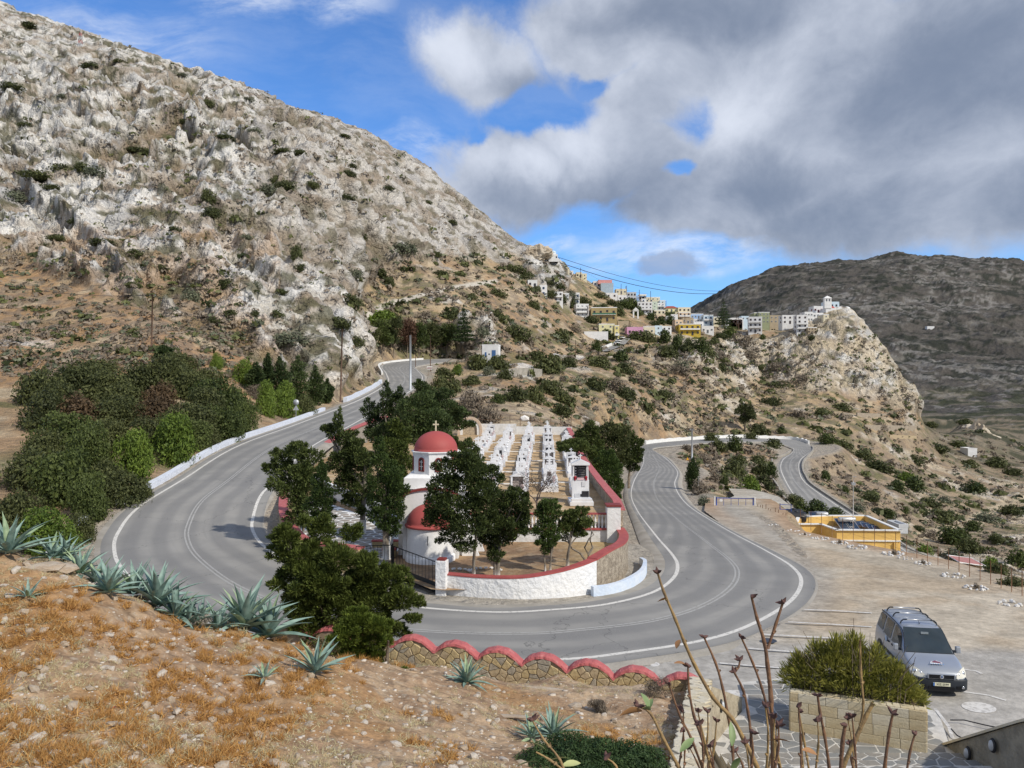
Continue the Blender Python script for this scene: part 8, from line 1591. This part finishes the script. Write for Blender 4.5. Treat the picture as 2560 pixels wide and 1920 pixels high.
# edge wall of the lower road at the right, and the red roofed shed
ew = [hit(u, v, 78)+Vector((0, 0, .15)) for u, v in ((2258, 1362), (2300, 1380), (2350, 1401), (2420, 1430), (2500, 1464), (2600, 1506))]
w = thing('edge_wall', 'long pale concrete edge wall running down to the right below the car park', 'wall'); wallrun([(p.x, p.y) for p in ew], [p.z-4 for p in ew], [p.z for p in ew], -.8, 'wall_body', M_conc, w)
strip('lower_path', [p+Vector((1.9, 1.9, -.9)) for p in ew], 2.4, 0, M_grav)
sh2 = thing('shed', 'low shed with dull red roof and white rim under the edge wall', 'shed', tuple(at(2432, 1421, 100))); m = MB(); m.add([(-1.8, 0, .8), (1.7, 0, .3), (1.2, 2.4, .8), (-2, 2.4, 1.2)], [(0, 1, 2, 3)]); m.build('roof', pmat('dull_red_roof', (.42, .20, .18), (.36, .17, .16), 2.), sh2); m = MB(); m.tube([(-1.8, 0, .8), (1.7, 0, .3), (1.2, 2.4, .8), (-2, 2.4, 1.2), (-1.8, 0, .8)], .07, 6); m.build('rim', M_white, sh2); m = MB(); m.box((1.0, .6, -.7), (.8, .5, 1.8)); m.box((-.4, 1.2, -1), (2.4, 1.2, 2.4)); m.build('wall', M_stone, sh2)
# white painted stone heaps along the edge of the car park
hp = [(1934, 1315, 8), (1958, 1330, 5), (1983, 1329, 8), (2012, 1339, 8), (2050, 1348, 11), (2099, 1359, 11), (2142, 1370, 13), (2235, 1387, 14), (2264, 1397, 9), (2307, 1410, 12), (2385, 1441, 15), (2440, 1472, 15), (2524, 1511, 15)]
ordw = ['first', 'second', 'third', 'fourth', 'fifth', 'sixth', 'seventh', 'eighth', 'ninth', 'tenth', 'eleventh', 'twelfth', 'thirteenth']
M_wst = pmat('white_painted_stone', (.76, .75, .73), (.66, .64, .60), 2., .85, .4, 10.); WRM = []
for i in range(4): m_ = rockmesh(50+i); m_.materials.append(M_wst); WRM.append(m_)
for k, (u, v, w_) in enumerate(hp):
    p = lotp(u, v); wr = 1.7*w_*p.y/F; g_ = thing('stone_ring', 'ring of white painted stones round a small plant, %s from the far end' % ordw[k], 'stones', tuple(p), 0, 'white stone rings along the edge of the car park')
    nst = 12 if w_ > 9 else 8
    for j in range(nst):
        an_ = 6.283*j/nst+rr_.uniform(-.2, .2); q = rr_.uniform(.8, 1.05)*wr; s_ = wr*rr_.uniform(.16, .30); link('stone', WRM[j % 4], g_, (math.cos(an_)*q, math.sin(an_)*q*.9, s_*.35), (rr_.uniform(-.5, .5), rr_.uniform(-.5, .5), rr_.uniform(0, 6)), (s_, s_*.85, s_*.95))
    if k % 2: link('plant', BM['dry'][0], g_, (0, 0, 0), None, (wr*.4, wr*.4, wr*.6))
for (cx, cy, n, lab, s) in [(1215, 1427, 9, 'white stones round the foot of the left whitewashed trunk', .14), (1140, 1430, 8, 'heap of white stones beside the chapel buttresses', .16), (1310, 1352, 7, 'arc of white stones before the low balustrade wall', .13), (1395, 1355, 7, 'white stones near the balustrade further right', .12)]:
    p = atz(cx, cy, -9.88); g_ = thing('stone_ring', lab, 'stones', tuple(p))
    for j in range(n): an_ = 3.6*j/n; link('stone', WRM[j % 4], g_, (math.cos(an_)*.75, math.sin(an_)*.45, .05), (0, 0, j), (s, s*.8, s*.8))
# ---------------------------------------------------------------- poles, wires, signs, mast
M_pole = pmat('dark_pole_wood', (.11, .065, .045), (.15, .10, .07), 4., .9); M_galv = pmat('galvanised', (.52, .55, .58), (.44, .47, .50), 2., .5, metal=.3); M_wire = pmat('wire', (.03, .03, .032), rough=.6)
def pole(label, u, vb, vt, d, r, mat, arms=True, name='utility_pole', cat='utility pole', lean=0.):
    p = at(u, vb, d); h = (vb-vt)*d/F; g_ = thing(name, label, cat, tuple(p)); m = MB(); m.tube([(0, 0, -1.5), (lean*h, 0, h)], [r, r*.7], 10); m.build('pole', mat, g_)
    if arms: m = MB(); m.tube([(-.5+lean*h, 0, h-.25), (.5+lean*h, 0, h-.2)], .05, 6); m.build('cross_arm', mat, g_)
    for k in range(3 if arms else 0): m = MB(); m.lathe([(.03, 0), (.06, .05), (.03, .12), (0, .14)], 8, (-.4+.4*k+lean*h, 0, h-.18)); m.build('insulator', M_galv, g_)
    return p+Vector((lean*h, 0, h-.1))
t1 = pole('tall brown wooden pole above the thicket on the left slope', 378, 905, 736, 116, .14, M_pole, lean=.02); t2 = pole('brown wooden pole by the roadside conifers', 851, 985, 822, 140, .17, M_pole, lean=.03)
lp_ = at(1026, 978, 176); lt = pole('tall pale concrete lamp pole at the upper road', 1026, 978, 838, 176, .30, M_galv, False, 'light_pole', 'light pole')
t3 = pole('thin dark pole behind the pale light pole', 1076, 935, 838, 215, .14, M_pole, False); t4 = pole('dark pole left of the small white hut', 1205, 886, 834, 236, .12, M_pole, False); pole('thin dark pole standing by the village road', 1439, 888, 850, 330, .16, M_pole, False); pole('short pole next to the parapet near the upper bend', 1027+12, 915, 880, 225, .12, M_pole, False)
t5 = pole('grey concrete pole inside the far road bend', 1730, 1160, 1072, 165, .22, M_galv, True, 'utility_pole', 'utility pole'); 
for k, (x, y0, y1) in enumerate([(558, 345, 255), (932, 500, 405), (975, 480, 425), (983, 480, 420), (1100, 510, 458), (1204, 560, 470), (1346, 595, 560), (1999, 760, 680), (1006, 830, 740), (1520, 770, 690), (626, 700, 600), (2015, 780, 690)]):
    U_, V0, V1 = 1300+x/3.687, 600+y0/3.687, 600+y1/3.687; dd = hit(U_, 600+(y0+30)/3.687, 250).y
    pole('%s of the thin poles among the village houses, counted from the left' % ordw[[0, 2, 3, 4, 6, 7, 8, 10, 5, 9, 1, 11][k]], U_, V0+6, V1, dd-3, .20, M_pole, False)
def wire(label, pts, r=.02, name='power_line'): m = MB(); m.tube(catmull(pts, 8), r, 5, False); return tag(m.build(name, M_wire), label, 'cable')
def sag(a, b, s): return [a, a.lerp(b, .25)-Vector((0, 0, s*.75)), (a+b)/2-Vector((0, 0, s)), a.lerp(b, .75)-Vector((0, 0, s*.75)), b]
wire('overhead cable from the left picture edge to the brown pole', sag(at(-40, 704, 85), t1, .7), .03); wire('overhead cable between the two brown wooden poles', sag(t1, t2, 4.2), .03); wire('overhead cable from the roadside pole behind the rock spur', sag(t2, at(1000, 905, 240), 2.), .03)
wire('upper dark cable crossing the sky to the far mountain', sag(at(1392, 642, 455), at(1830, 728, 700), 6), .14); wire('lower dark cable crossing the sky to the far mountain', sag(at(1400, 657, 455), at(1806, 734, 680), 6), .20)
wire('long faint cable across the rock face', sag(at(640, 450, 240), at(1380, 650, 430), 9), .035); wire('thin cable from the grey concrete pole to the left', sag(t5, at(1600, 1058, 190), 1.), .03)
wire('thin cable climbing over the far ridge houses', sag(at(1455, 675, 500), at(1620, 735, 520), 3), .05)
# mast on the ridge
mp = hit(205, 118, 200); ms = thing('radio_mast', 'red and white lattice radio mast on the mountain ridge', 'mast', tuple(mp)); sc_ = mp.y/F; hm = 36*sc_
M_mr = pmat('mast_red', (.45, .08, .06)); 
for k in range(4):
    m = MB(); r0 = .9-.12*k; r1 = .78-.12*k; z0, z1 = hm*k/4, hm*(k+1)/4; c = [(1, 1), (-1, 1), (-1, -1), (1, -1)]
    for i in range(4): a_, b_ = c[i], c[(i+1) % 4]; m.tube([(a_[0]*r0, a_[1]*r0, z0), (a_[0]*r1, a_[1]*r1, z1)], .10, 5); m.tube([(a_[0]*r0, a_[1]*r0, z0), (b_[0]*r1, b_[1]*r1, z1)], .07, 5)
    m.build('mast_section', M_mr if k % 2 else M_galv, ms)
for (x, z) in ((-1.6, .55), (1.7, .62), (-1.5, .3), (.2, .9)): m = MB(); m.box((x, 0, hm*z), (.45, .45, 2.2)); m.build('antenna', M_white, ms)
# signs
sg = thing('road_sign', 'round and triangular road sign seen from behind by the white kerb', 'road sign', tuple(at(740, 1053, 112))); m = MB(); m.tube([(0, 0, -1), (0, 0, 3.1)], .04, 6); m.build('post', M_galv, sg)
m = MB(); m.lathe([(0, 0), (.42, 0), (.42, .02), (0, .02)], 20); o = m.build('round_plate', M_galv, sg); o.rotation_euler = (R(90), 0, 0); o.location = (0, 0, 2.75); m = MB(); m.prism([(-.45, -.3), (.45, -.3), (0, .45)], -.012, .012); o = m.build('triangle_plate', M_galv, sg); o.rotation_euler = (R(90), 0, 0); o.location = (0, 0, 1.9)
sg = thing('warning_sign', 'small orange triangular warning sign near the grey concrete pole', 'road sign', tuple(at(1719, 1158, 163))); m = MB(); m.tube([(0, 0, -1), (0, 0, .9)], .03, 6); m.build('post', M_galv, sg); m = MB(); m.prism([(-.34, -.25), (.34, -.25), (0, .38)], -.012, .012); o = m.build('plate', pmat('sign_orange', (.75, .26, .03)), sg); o.rotation_euler = (R(90), 0, 0); o.location = (0, 0, .9); m = MB(); m.prism([(-.2, -.17), (.2, -.17), (0, .22)], -.02, .02); o = m.build('symbol', pmat('sign_yellow', (.85, .6, .05)), sg); o.rotation_euler = (R(90), 0, 0); o.location = (0, -.01, .9)
sg = thing('notice_board', 'white and maroon notice board at the upper road bend', 'sign', tuple(at(1074, 936, 205))); m = MB(); m.tube([(-.4, 0, -1), (-.4, 0, 2.2)], .04, 6); m.tube([(.4, 0, -1), (.4, 0, 2.2)], .04, 6); m.build('post', M_pole, sg); m = MB(); m.box((0, -.06, 1.75), (1.4, .05, .85)); m.build('board', M_white, sg); m = MB(); m.box((0, -.09, 1.85), (1.15, .02, .10)); m.box((0, -.09, 1.6), (1.3, .02, .16)); m.build('lettering', M_maroon, sg)
pp = thing('leaning_post', 'pale leaning tree stump post beside the descending road', 'post', tuple(at(1744, 1245, 104))); m = MB(); m.tube([(0, 0, -1), (.05, 0, 1.5), (.15, 0, 2.7)], [.16, .12, .08], 7); m.build('trunk', M_lime, pp)
tree('cypress_tree', 'dark green cypress beside the descending road near the pale post', 'tree', at(1731, 1228, 108), 4.4, cyp(4.4, 1.1, .3, 7, 61)+[(.5, 0, 3.4, .6, .5, .7)], 4500, .24, L_pin, 1, .1, False, seed=61)
# ridge rocks
for (u, v, sx, sz, lab) in [(1335, 640, 8, 5, 'rounded boulder crowning the ridge left of the crag chapel'), (2445, 1110, 16, 13, 'pale limestone crag standing in the valley on the right'), (2478, 1135, 9, 8, 'smaller pale crag leaning against the valley crag')]:
    p = hit(u, v, 200) if u < 2000 else at(u, v, 560); bm = bmesh.new(); bmesh.ops.create_icosphere(bm, subdivisions=5, radius=1)
    co = np.array([list(q.co) for q in bm.verts]); k_ = 1+(fbm(co*1.6+u, 4, int(u), .55, True)-.6)*.75
    for q, f in zip(bm.verts, k_): q.co *= f
    me = bpy.data.meshes.new('boulder'); bm.to_mesh(me); bm.free(); me.materials.append(pmat('crag_rock', (.52, .46, .37), (.40, .33, .24), 1.5, .95, .8, 4., lo=.4, hi=.6)); o = link('boulder', me, None, tuple(p), (0, .2, u), (sx, sx*.8, sz)); tag(o, lab, 'boulder')

fe = thing('post_fence', 'row of thin rusty posts along the slope behind the white back wall', 'fence', (0, 109.9, -7.6))
for k in range(13): m = MB(); x_ = -7.5+k*1.45; m.tube([(x_, 0, -1), (x_+rr_.uniform(-.05, .05), 0, 3.1+.3*rr_.random())], .035, 5); m.build('post', M_rust, fe)
for z_ in (1.9, 2.5): m = MB(); m.tube([(-7.5, 0, z_), (10, 0, z_)], .012, 4, False); m.build('wire', M_rust, fe)
bk_ = thing('field_boulder', 'single pale boulder on the dry field behind the cemetery', 'boulder', tuple(hit(1312, 1052))); link('stone', WRM[1], bk_, (0, 0, .3), None, (.9, .7, .8))
# ---------------------------------------------------------------- the silver van (x forward, front bumper at x = 0)
M_sil = pmat('silver_paint', (.36, .385, .42), (.34, .365, .40), .3, .34, metal=.35, spec=.5, coat=.6); M_blkp = pmat('dark_bumper', (.025, .030, .038), rough=.5); M_gl = pmat('tinted_glass', (.018, .030, .036), rough=.06, spec=.8, coat=.3); M_chr = pmat('chrome', (.75, .76, .78), rough=.15, metal=.9)
vp = Vector((13.95, 25.0, -10.19)); van = thing('van', 'silver people carrier van with roof bars parked on the concrete bays', 'van', tuple(vp), R(-99.5))
ST = [  # x, half width low, half width belt, z belt, half width top, z top, z bottom
 (-.02, .60, .60, .52, .50, .60, .30), (-.06, .74, .72, .60, .58, .74, .27), (-.18, .82, .79, .70, .66, .84, .26), (-.42, .845, .82, .84, .72, .93, .26), (-.70, .85, .835, .94, .74, 1.0, .26), (-.96, .853, .84, 1.0, .75, 1.07, .26),
 (-1.22, .855, .84, 1.03, .71, 1.235, .26), (-1.46, .855, .84, 1.04, .67, 1.445, .26), (-1.70, .855, .84, 1.05, .645, 1.665, .26), (-1.95, .855, .84, 1.06, .645, 1.765, .26), (-2.5, .855, .84, 1.07, .64, 1.80, .26), (-3.2, .855, .84, 1.08, .64, 1.81, .26), (-3.75, .855, .84, 1.08, .635, 1.79, .26), (-4.02, .85, .83, 1.08, .62, 1.74, .28), (-4.14, .83, .80, 1.05, .58, 1.50, .30)]
def ring(s, off=0.):
    x, wl, wb, zb, wt, zt, z0 = s; dz = zt-zb
    half = [(wl*.93, z0), (wl, z0+.12), (wl+.008, z0+(zb-z0)*.55), (wb+.006, zb-.05), (wb-.012, zb+.02), (wb+(wt-wb)*.5+.012, zb+dz*.5), (wt+.02, zt-min(.085, dz*.22)), (wt-.05, zt-min(.03, dz*.09)), (wt*.5, zt+.012), (0, zt+.02)]
    return [(x, y, z) for y, z in half]+[(x, -y, z) for y, z in reversed(half[:-1])]
rings = [ring(s) for s in ST]; k = len(rings[0]); m = MB(); vs = [p for r_ in rings for p in r_]; fs = []
for i in range(len(rings)-1):
    for j in range(k-1): fs.append((i*k+j, i*k+j+1, (i+1)*k+j+1, (i+1)*k+j))
fs += [tuple(range(k)), tuple(reversed(range((len(rings)-1)*k, len(rings)*k)))]
m.add(vs, fs, smooth=True); body = m.build('body', M_sil, van); sb = body.modifiers.new('sub', 'SUBSURF'); sb.levels = 2; sb.render_levels = 2
def side_y(x, z):
    """half width of the body at x,z"""
    for i in range(len(ST)-1):
        if ST[i+1][0] <= x <= ST[i][0]:
            f = (x-ST[i][0])/(ST[i+1][0]-ST[i][0]); a = [ST[i][q]*(1-f)+ST[i+1][q]*f for q in range(7)]; break
    else: a = ST[-1]
    _, wl, wb, zb, wt, zt, z0 = a
    if z <= zb: return wl+(wb-wl)*max(0, (z-z0-.2))/(zb-z0)
    t = min(1, (z-zb)/(zt-zb)); return wb+(wt-wb)*t+.012*math.sin(math.pi*t)
def sidepanel(name, poly, mat, parent, off=.008, sides=(1, -1)):
    r = []
    for sy in sides:
        n = len(poly); cx = sum(p[0] for p in poly)/n; cz = sum(p[1] for p in poly)/n
        vs = [(cx, sy*(side_y(cx, cz)+off), cz)]+[(x, sy*(side_y(x, z)+off), z) for x, z in poly]
        mm = MB(); mm.add(vs, [(0, i+1, (i+1) % n+1) if sy > 0 else (0, (i+1) % n+1, i+1) for i in range(n)], smooth=False); r.append(mm.build(name, mat, parent))
    return r
def rnd_(poly, r=.06, n=4):
    out = []
    for i in range(len(poly)):
        a, b, c = Vector(poly[i-1]), Vector(poly[i]), Vector(poly[(i+1) % len(poly)]); p = b+(a-b).normalized()*r; q = b+(c-b).normalized()*r
        for k_ in range(n+1): t = k_/n; out.append(tuple(p*(1-t)**2+b*2*t*(1-t)+q*t*t))
    return out
for poly, nm in (([(-1.28, 1.10), (-1.62, 1.52), (-1.86, 1.64), (-2.22, 1.66), (-2.22, 1.08)], 'side_window'), ([(-2.36, 1.09), (-2.36, 1.66), (-3.10, 1.67), (-3.10, 1.10)], 'side_window'), ([(-3.24, 1.12), (-3.24, 1.66), (-3.86, 1.64), (-3.93, 1.14)], 'side_window')): sidepanel(nm, rnd_(poly, .07), M_gl, van)
# windscreen following the body between the cowl and the roof
def screen(x0, z0, x1, z1, w0, w1, name, mat, off=.012, n=8):
    vs = []; nx, nz = (z1-z0), (x0-x1); L_ = math.hypot(nx, nz); nx, nz = nx/L_, nz/L_
    for j in (0, .5, 1):
        for i in range(n+1):
            f = 2*i/n-1; w = w0+(w1-w0)*j; x = x0+(x1-x0)*j-.05*f*f+nx*off; z = z0+(z1-z0)*j+nz*off+.03*math.sin(math.pi*j); vs.append((x, f*w, z))
    mm = MB(); mm.add(vs, [(r_*(n+1)+i, r_*(n+1)+i+1, (r_+1)*(n+1)+i+1, (r_+1)*(n+1)+i) for r_ in range(2) for i in range(n)], smooth=True); return mm.build(name, mat, van)
screen(-.985, 1.085, -1.70, 1.72, .735, .615, 'windscreen', M_gl, .026); screen(-.955, 1.055, -1.0, 1.095, .74, .735, 'scuttle', M_blkp, .022)
m = MB(); m.box((-1.55, 0, 1.60), (.03, .24, .07)); m.build('rear_view_mirror', pmat('grey_trim', (.30, .34, .36), rough=.5), van).location = (.075, 0, .02)
# black gutters along the roof
for sy in (-1, 1): m = MB(); m.tube([(x, sy*(side_y(x, z)+.004), z) for x, z in [(-1.02, 1.08), (-1.3, 1.36), (-1.55, 1.57), (-1.75, 1.67), (-2.0, 1.70), (-2.6, 1.725), (-3.3, 1.73), (-3.9, 1.70), (-4.08, 1.62)]], .014, 6); m.build('roof_gutter', M_blkp, van)
# bumper, grille, lamps
def shell(z0, z1, off, x_end, mat, name):
    prof = [(.045, 0), (.045, .30), (.03, .55), (-.02, .74), (-.12, .845), (-.30, .875), (-.55, .878), (x_end, .872)]; pts = [(x, -y) for x, y in reversed(prof)]+[(x, y) for x, y in prof[1:]]
    n = len(pts); vs = []
    for (z, s) in ((z0, .93), (z0+.06, .99), (z1-.04, 1.0), (z1, .975)): vs += [((x+off if abs(y) < .8 else x)*1.0-(1-s)*.5, (y)*s, z) for x, y in pts]
    mm = MB(); mm.add(vs, [(r_*n+i, r_*n+i+1, (r_+1)*n+i+1, (r_+1)*n+i) for r_ in range(3) for i in range(n-1)]+[tuple(range(3*n, 4*n)), tuple(reversed(range(n)))], smooth=True); return mm.build(name, mat, van)
shell(.20, .60, 0, -.42, M_blkp, 'bumper')
m = MB(); m.box((.052, 0, .31), (.02, .80, .09)); m.box((.04, .56, .35), (.02, .2, .09)); m.box((.04, -.56, .35), (.02, .2, .09)); m.build('air_intake', pmat('deep_black', (.008, .008, .01)), van)
m = MB(); m.box((.03, 0, .69), (.06, .84, .165)); o = m.build('grille_surround', M_chr if False else M_sil, van, bevel=.02); m = MB(); m.box((.058, 0, .69), (.02, .76, .125)); gr = m.build('grille', bpy.data.materials['deep_black'], van)
for i in range(4): m = MB(); m.box((.070, 0, .642+.032*i), (.008, .74, .008)); m.build('grille_bar', M_blkp, gr)
m = MB(); m.lathe([(0, .004), (.055, .004), (.062, 0)], 24); bd = m.build('badge', M_chr, van); bd.location = (.078, 0, .69); bd.rotation_euler = (0, R(90), 0); m = MB(); m.lathe([(0, .007), (.040, .007)], 20); m.build('badge_centre', pmat('badge_blue', (.10, .16, .32)), bd)
def text(body_, size, mat, par, loc, rot, name='lettering', ext=.002, sx=1.):
    cu = bpy.data.curves.new(name, 'FONT'); cu.body = body_; cu.size = size; cu.align_x = 'CENTER'; cu.align_y = 'CENTER'; cu.extrude = ext; cu.space_character = sx
    o = bpy.data.objects.new(name, cu); C.objects.link(o); dg = bpy.context.evaluated_depsgraph_get(); me = bpy.data.meshes.new_from_object(o.evaluated_get(dg)); bpy.data.objects.remove(o); me.materials.clear(); me.materials.append(mat); q = link(name, me, par); q.location = loc; q.rotation_euler = rot; return q
M_ink = pmat('black_ink', (.012, .012, .012)); text('FIAT', .032, M_chr, bd, (0, 0, .009), (0, 0, R(90)), 'badge_lettering')
m = MB(); m.box((.068, 0, .445), (.012, .52, .115)); pl_ = m.build('number_plate', pmat('plate_cream', (.72, .70, .52)), van, bevel=.004); m = MB(); m.box((.075, -.235, .445), (.004, .045, .108)); m.build('plate_band', pmat('eu_blue', (.04, .16, .48)), pl_)
text('XIZ-2599', .095, M_ink, pl_, (.0765, .022, .445), (R(90), 0, R(90)), 'plate_lettering')
# headlamps: almond shaped glass following the corner
M_lens = pmat('headlamp_lens', (.62, .60, .50), (.70, .68, .60), 8., .15, spec=.6, coat=.5)
for sy in (-1, 1):
    pr = [(-.045, .47, .70), (-.02, .46, .62), (-.07, .66, .62), (-.17, .80, .655), (-.33, .845, .76), (-.42, .82, .885), (-.33, .74, .885), (-.18, .58, .80)]
    ctr_ = Vector((-.125, sy*.685, .76)); vs = [ctr_]+[Vector((x+.02, sy*(y+.008), z+.004)) for x, y, z in pr]; n = len(pr)
    m = MB(); m.add(vs, [(0, i+1, (i+1) % n+1) if sy > 0 else (0, (i+1) % n+1, i+1) for i in range(n)], smooth=True); hl = m.build('headlight', M_lens, van)
    for (dx, dy, dz, r__) in ((-.02, -.07, -.02, .055), (-.09, .06, .0, .06)): m = MB(); m.lathe([(0, .0), (r__, .0), (r__*1.15, -.012)], 14); o = m.build('reflector', M_chr, hl); o.location = ctr_+Vector((dx+.045, sy*dy, dz)); o.rotation_euler = (0, R(72), sy*R(35))
    m = MB(); m.lathe([(0, .012), (.04, .008), (.048, 0)], 14); o = m.build('fog_lamp', M_chr, van); o.location = (.035, sy*.66, .36); o.rotation_euler = (0, R(90), sy*R(20))
    # mirror
    m = MB(); m.add([(-.06, 0, -.11), (.07, .02, -.10), (.07, .17, -.10), (-.06, .17, -.11), (-.06, 0, .12), (.05, .02, .12), (.05, .16, .12), (-.06, .17, .12)], [(0, 3, 2, 1), (4, 5, 6, 7), (0, 1, 5, 4), (1, 2, 6, 5), (2, 3, 7, 6), (3, 0, 4, 7)]); o = m.build('mirror', M_sil, van, bevel=.03); o.location = (-1.28, sy*.90, 1.16); o.scale = (1, sy, 1)
    m = MB(); m.box((0, sy*.03, 0), (.10, .12, .06)); o = m.build('mirror_arm', M_blkp, van); o.location = (-1.29, sy*.86, 1.10)
    # wheel arches, wheels, sills
    for xw in (-.86, -3.44):
        m = MB(); n = 20; m.add([(xw, 0, .34)]+[(xw+.40*math.cos(math.pi*2*i/n), 0, .34+.40*math.sin(math.pi*2*i/n)) for i in range(n)], [(0, i+1, (i+1) % n+1) for i in range(n)]); o = m.build('wheel_arch', M_blkp, van); o.location = (0, sy*.872, 0)
        w_ = MB(); w_.lathe([(.18, -.10), (.30, -.10), (.315, -.06), (.315, .06), (.30, .10), (.18, .10)], 28); wo = w_.build('wheel', bpy.data.materials['black_rubber'], van); wo.location = (xw, sy*.80, .315); wo.rotation_euler = (R(90), 0, 0)
        w_ = MB(); w_.lathe([(0, .0), (.19, -.01), (.20, -.04)], 20); w_.build('rim', M_galv, wo).location = (0, 0, -sy*.095)
    sidepanel('side_moulding', [(-1.3, .52), (-1.3, .64), (-3.05, .64), (-3.05, .52)], M_blkp, van, .012, (sy,)); sidepanel('sill', [(-1.25, .28), (-1.25, .36), (-3.05, .36), (-3.05, .28)], M_blkp, van, .012, (sy,))
    for xh in (-2.08, -2.5): m = MB(); m.box((xh, sy*.865, .97), (.17, .03, .05)); m.build('door_handle', M_blkp, van, bevel=.01)
    for xs in ((-1.22, .60, -1.25, 1.08), (-2.29, .36, -2.29, 1.10), (-3.17, .66, -3.17, 1.12)):
        m = MB(); m.tube([(xs[0], sy*(side_y(xs[0], xs[1])+.003), xs[1]), (xs[2], sy*(side_y(xs[2], xs[3])+.003), xs[3])], .005, 4); m.build('door_gap', bpy.data.materials['deep_black'], van)
    m = MB(); m.lathe([(0, 0), (.11, 0)], 20); o = m.build('door_emblem', pmat('emblem_pale_blue', (.55, .66, .78)), van); o.location = (-2.75, sy*.872, .98); o.rotation_euler = (sy*R(-90), 0, 0)
# bonnet emblem: small mountain with white sky and two lines of letters
em = thing_ = None
hood = MB(); hood.add([(-.50, -.13, .972), (-.36, -.22, .933), (-.36, .16, .933), (-.46, .20, .955), (-.55, .05, .985)], [(0, 1, 2, 3, 4)]); e_ = hood.build('bonnet_emblem', pmat('emblem_white', (.78, .80, .84)), van); e_.location = (0, 0, .022)
m = MB(); m.add([(-.43, -.16, .955), (-.39, .18, .944), (-.47, .12, .966), (-.53, -.01, .985)], [(0, 1, 2, 3)]); o = m.build('emblem_mountain', pmat('emblem_maroon', (.20, .08, .12)), e_); o.location = (0, 0, .008)
m = MB()
for i in range(6): m.box((-.325, -.19+.075*i, .926), (.055, .03, .004))
m.build('emblem_lettering', pmat('emblem_blue', (.10, .30, .62)), e_).location = (0, 0, .022)
# roof bars and aerial
for i, xb in enumerate((-2.05, -2.85, -3.55)):
    m = MB(); m.tube([(xb, -.60, 1.74), (xb, -.57, 1.83), (xb, -.50, 1.895), (xb, -.38, 1.90)], .024, 8); m.build('roof_bar_foot', M_blkp, van); m = MB(); m.tube([(xb, .60, 1.74), (xb, .57, 1.83), (xb, .50, 1.895), (xb, .38, 1.90)], .024, 8); m.build('roof_bar_foot', M_blkp, van)
    m = MB(); m.tube([(xb, -.38, 1.90), (xb, .38, 1.90)], .022, 8); m.build('roof_bar', M_alu, van)
m = MB(); m.lathe([(.02, 0), (.02, .03), (0, .035)], 10, (-1.98, 0, 1.79)); m.tube([(-1.98, 0, 1.8), (-2.12, 0, 1.90)], .006, 5); m.build('aerial', M_blkp, van)
for sy in (-1, 1): m = MB(); m.tube([(-1.01, sy*.05+.1*sy, 1.105), (-1.02, sy*.5, 1.112), (-1.10, sy*.66, 1.18)], .010, 5); m.build('wiper', M_blkp, van)
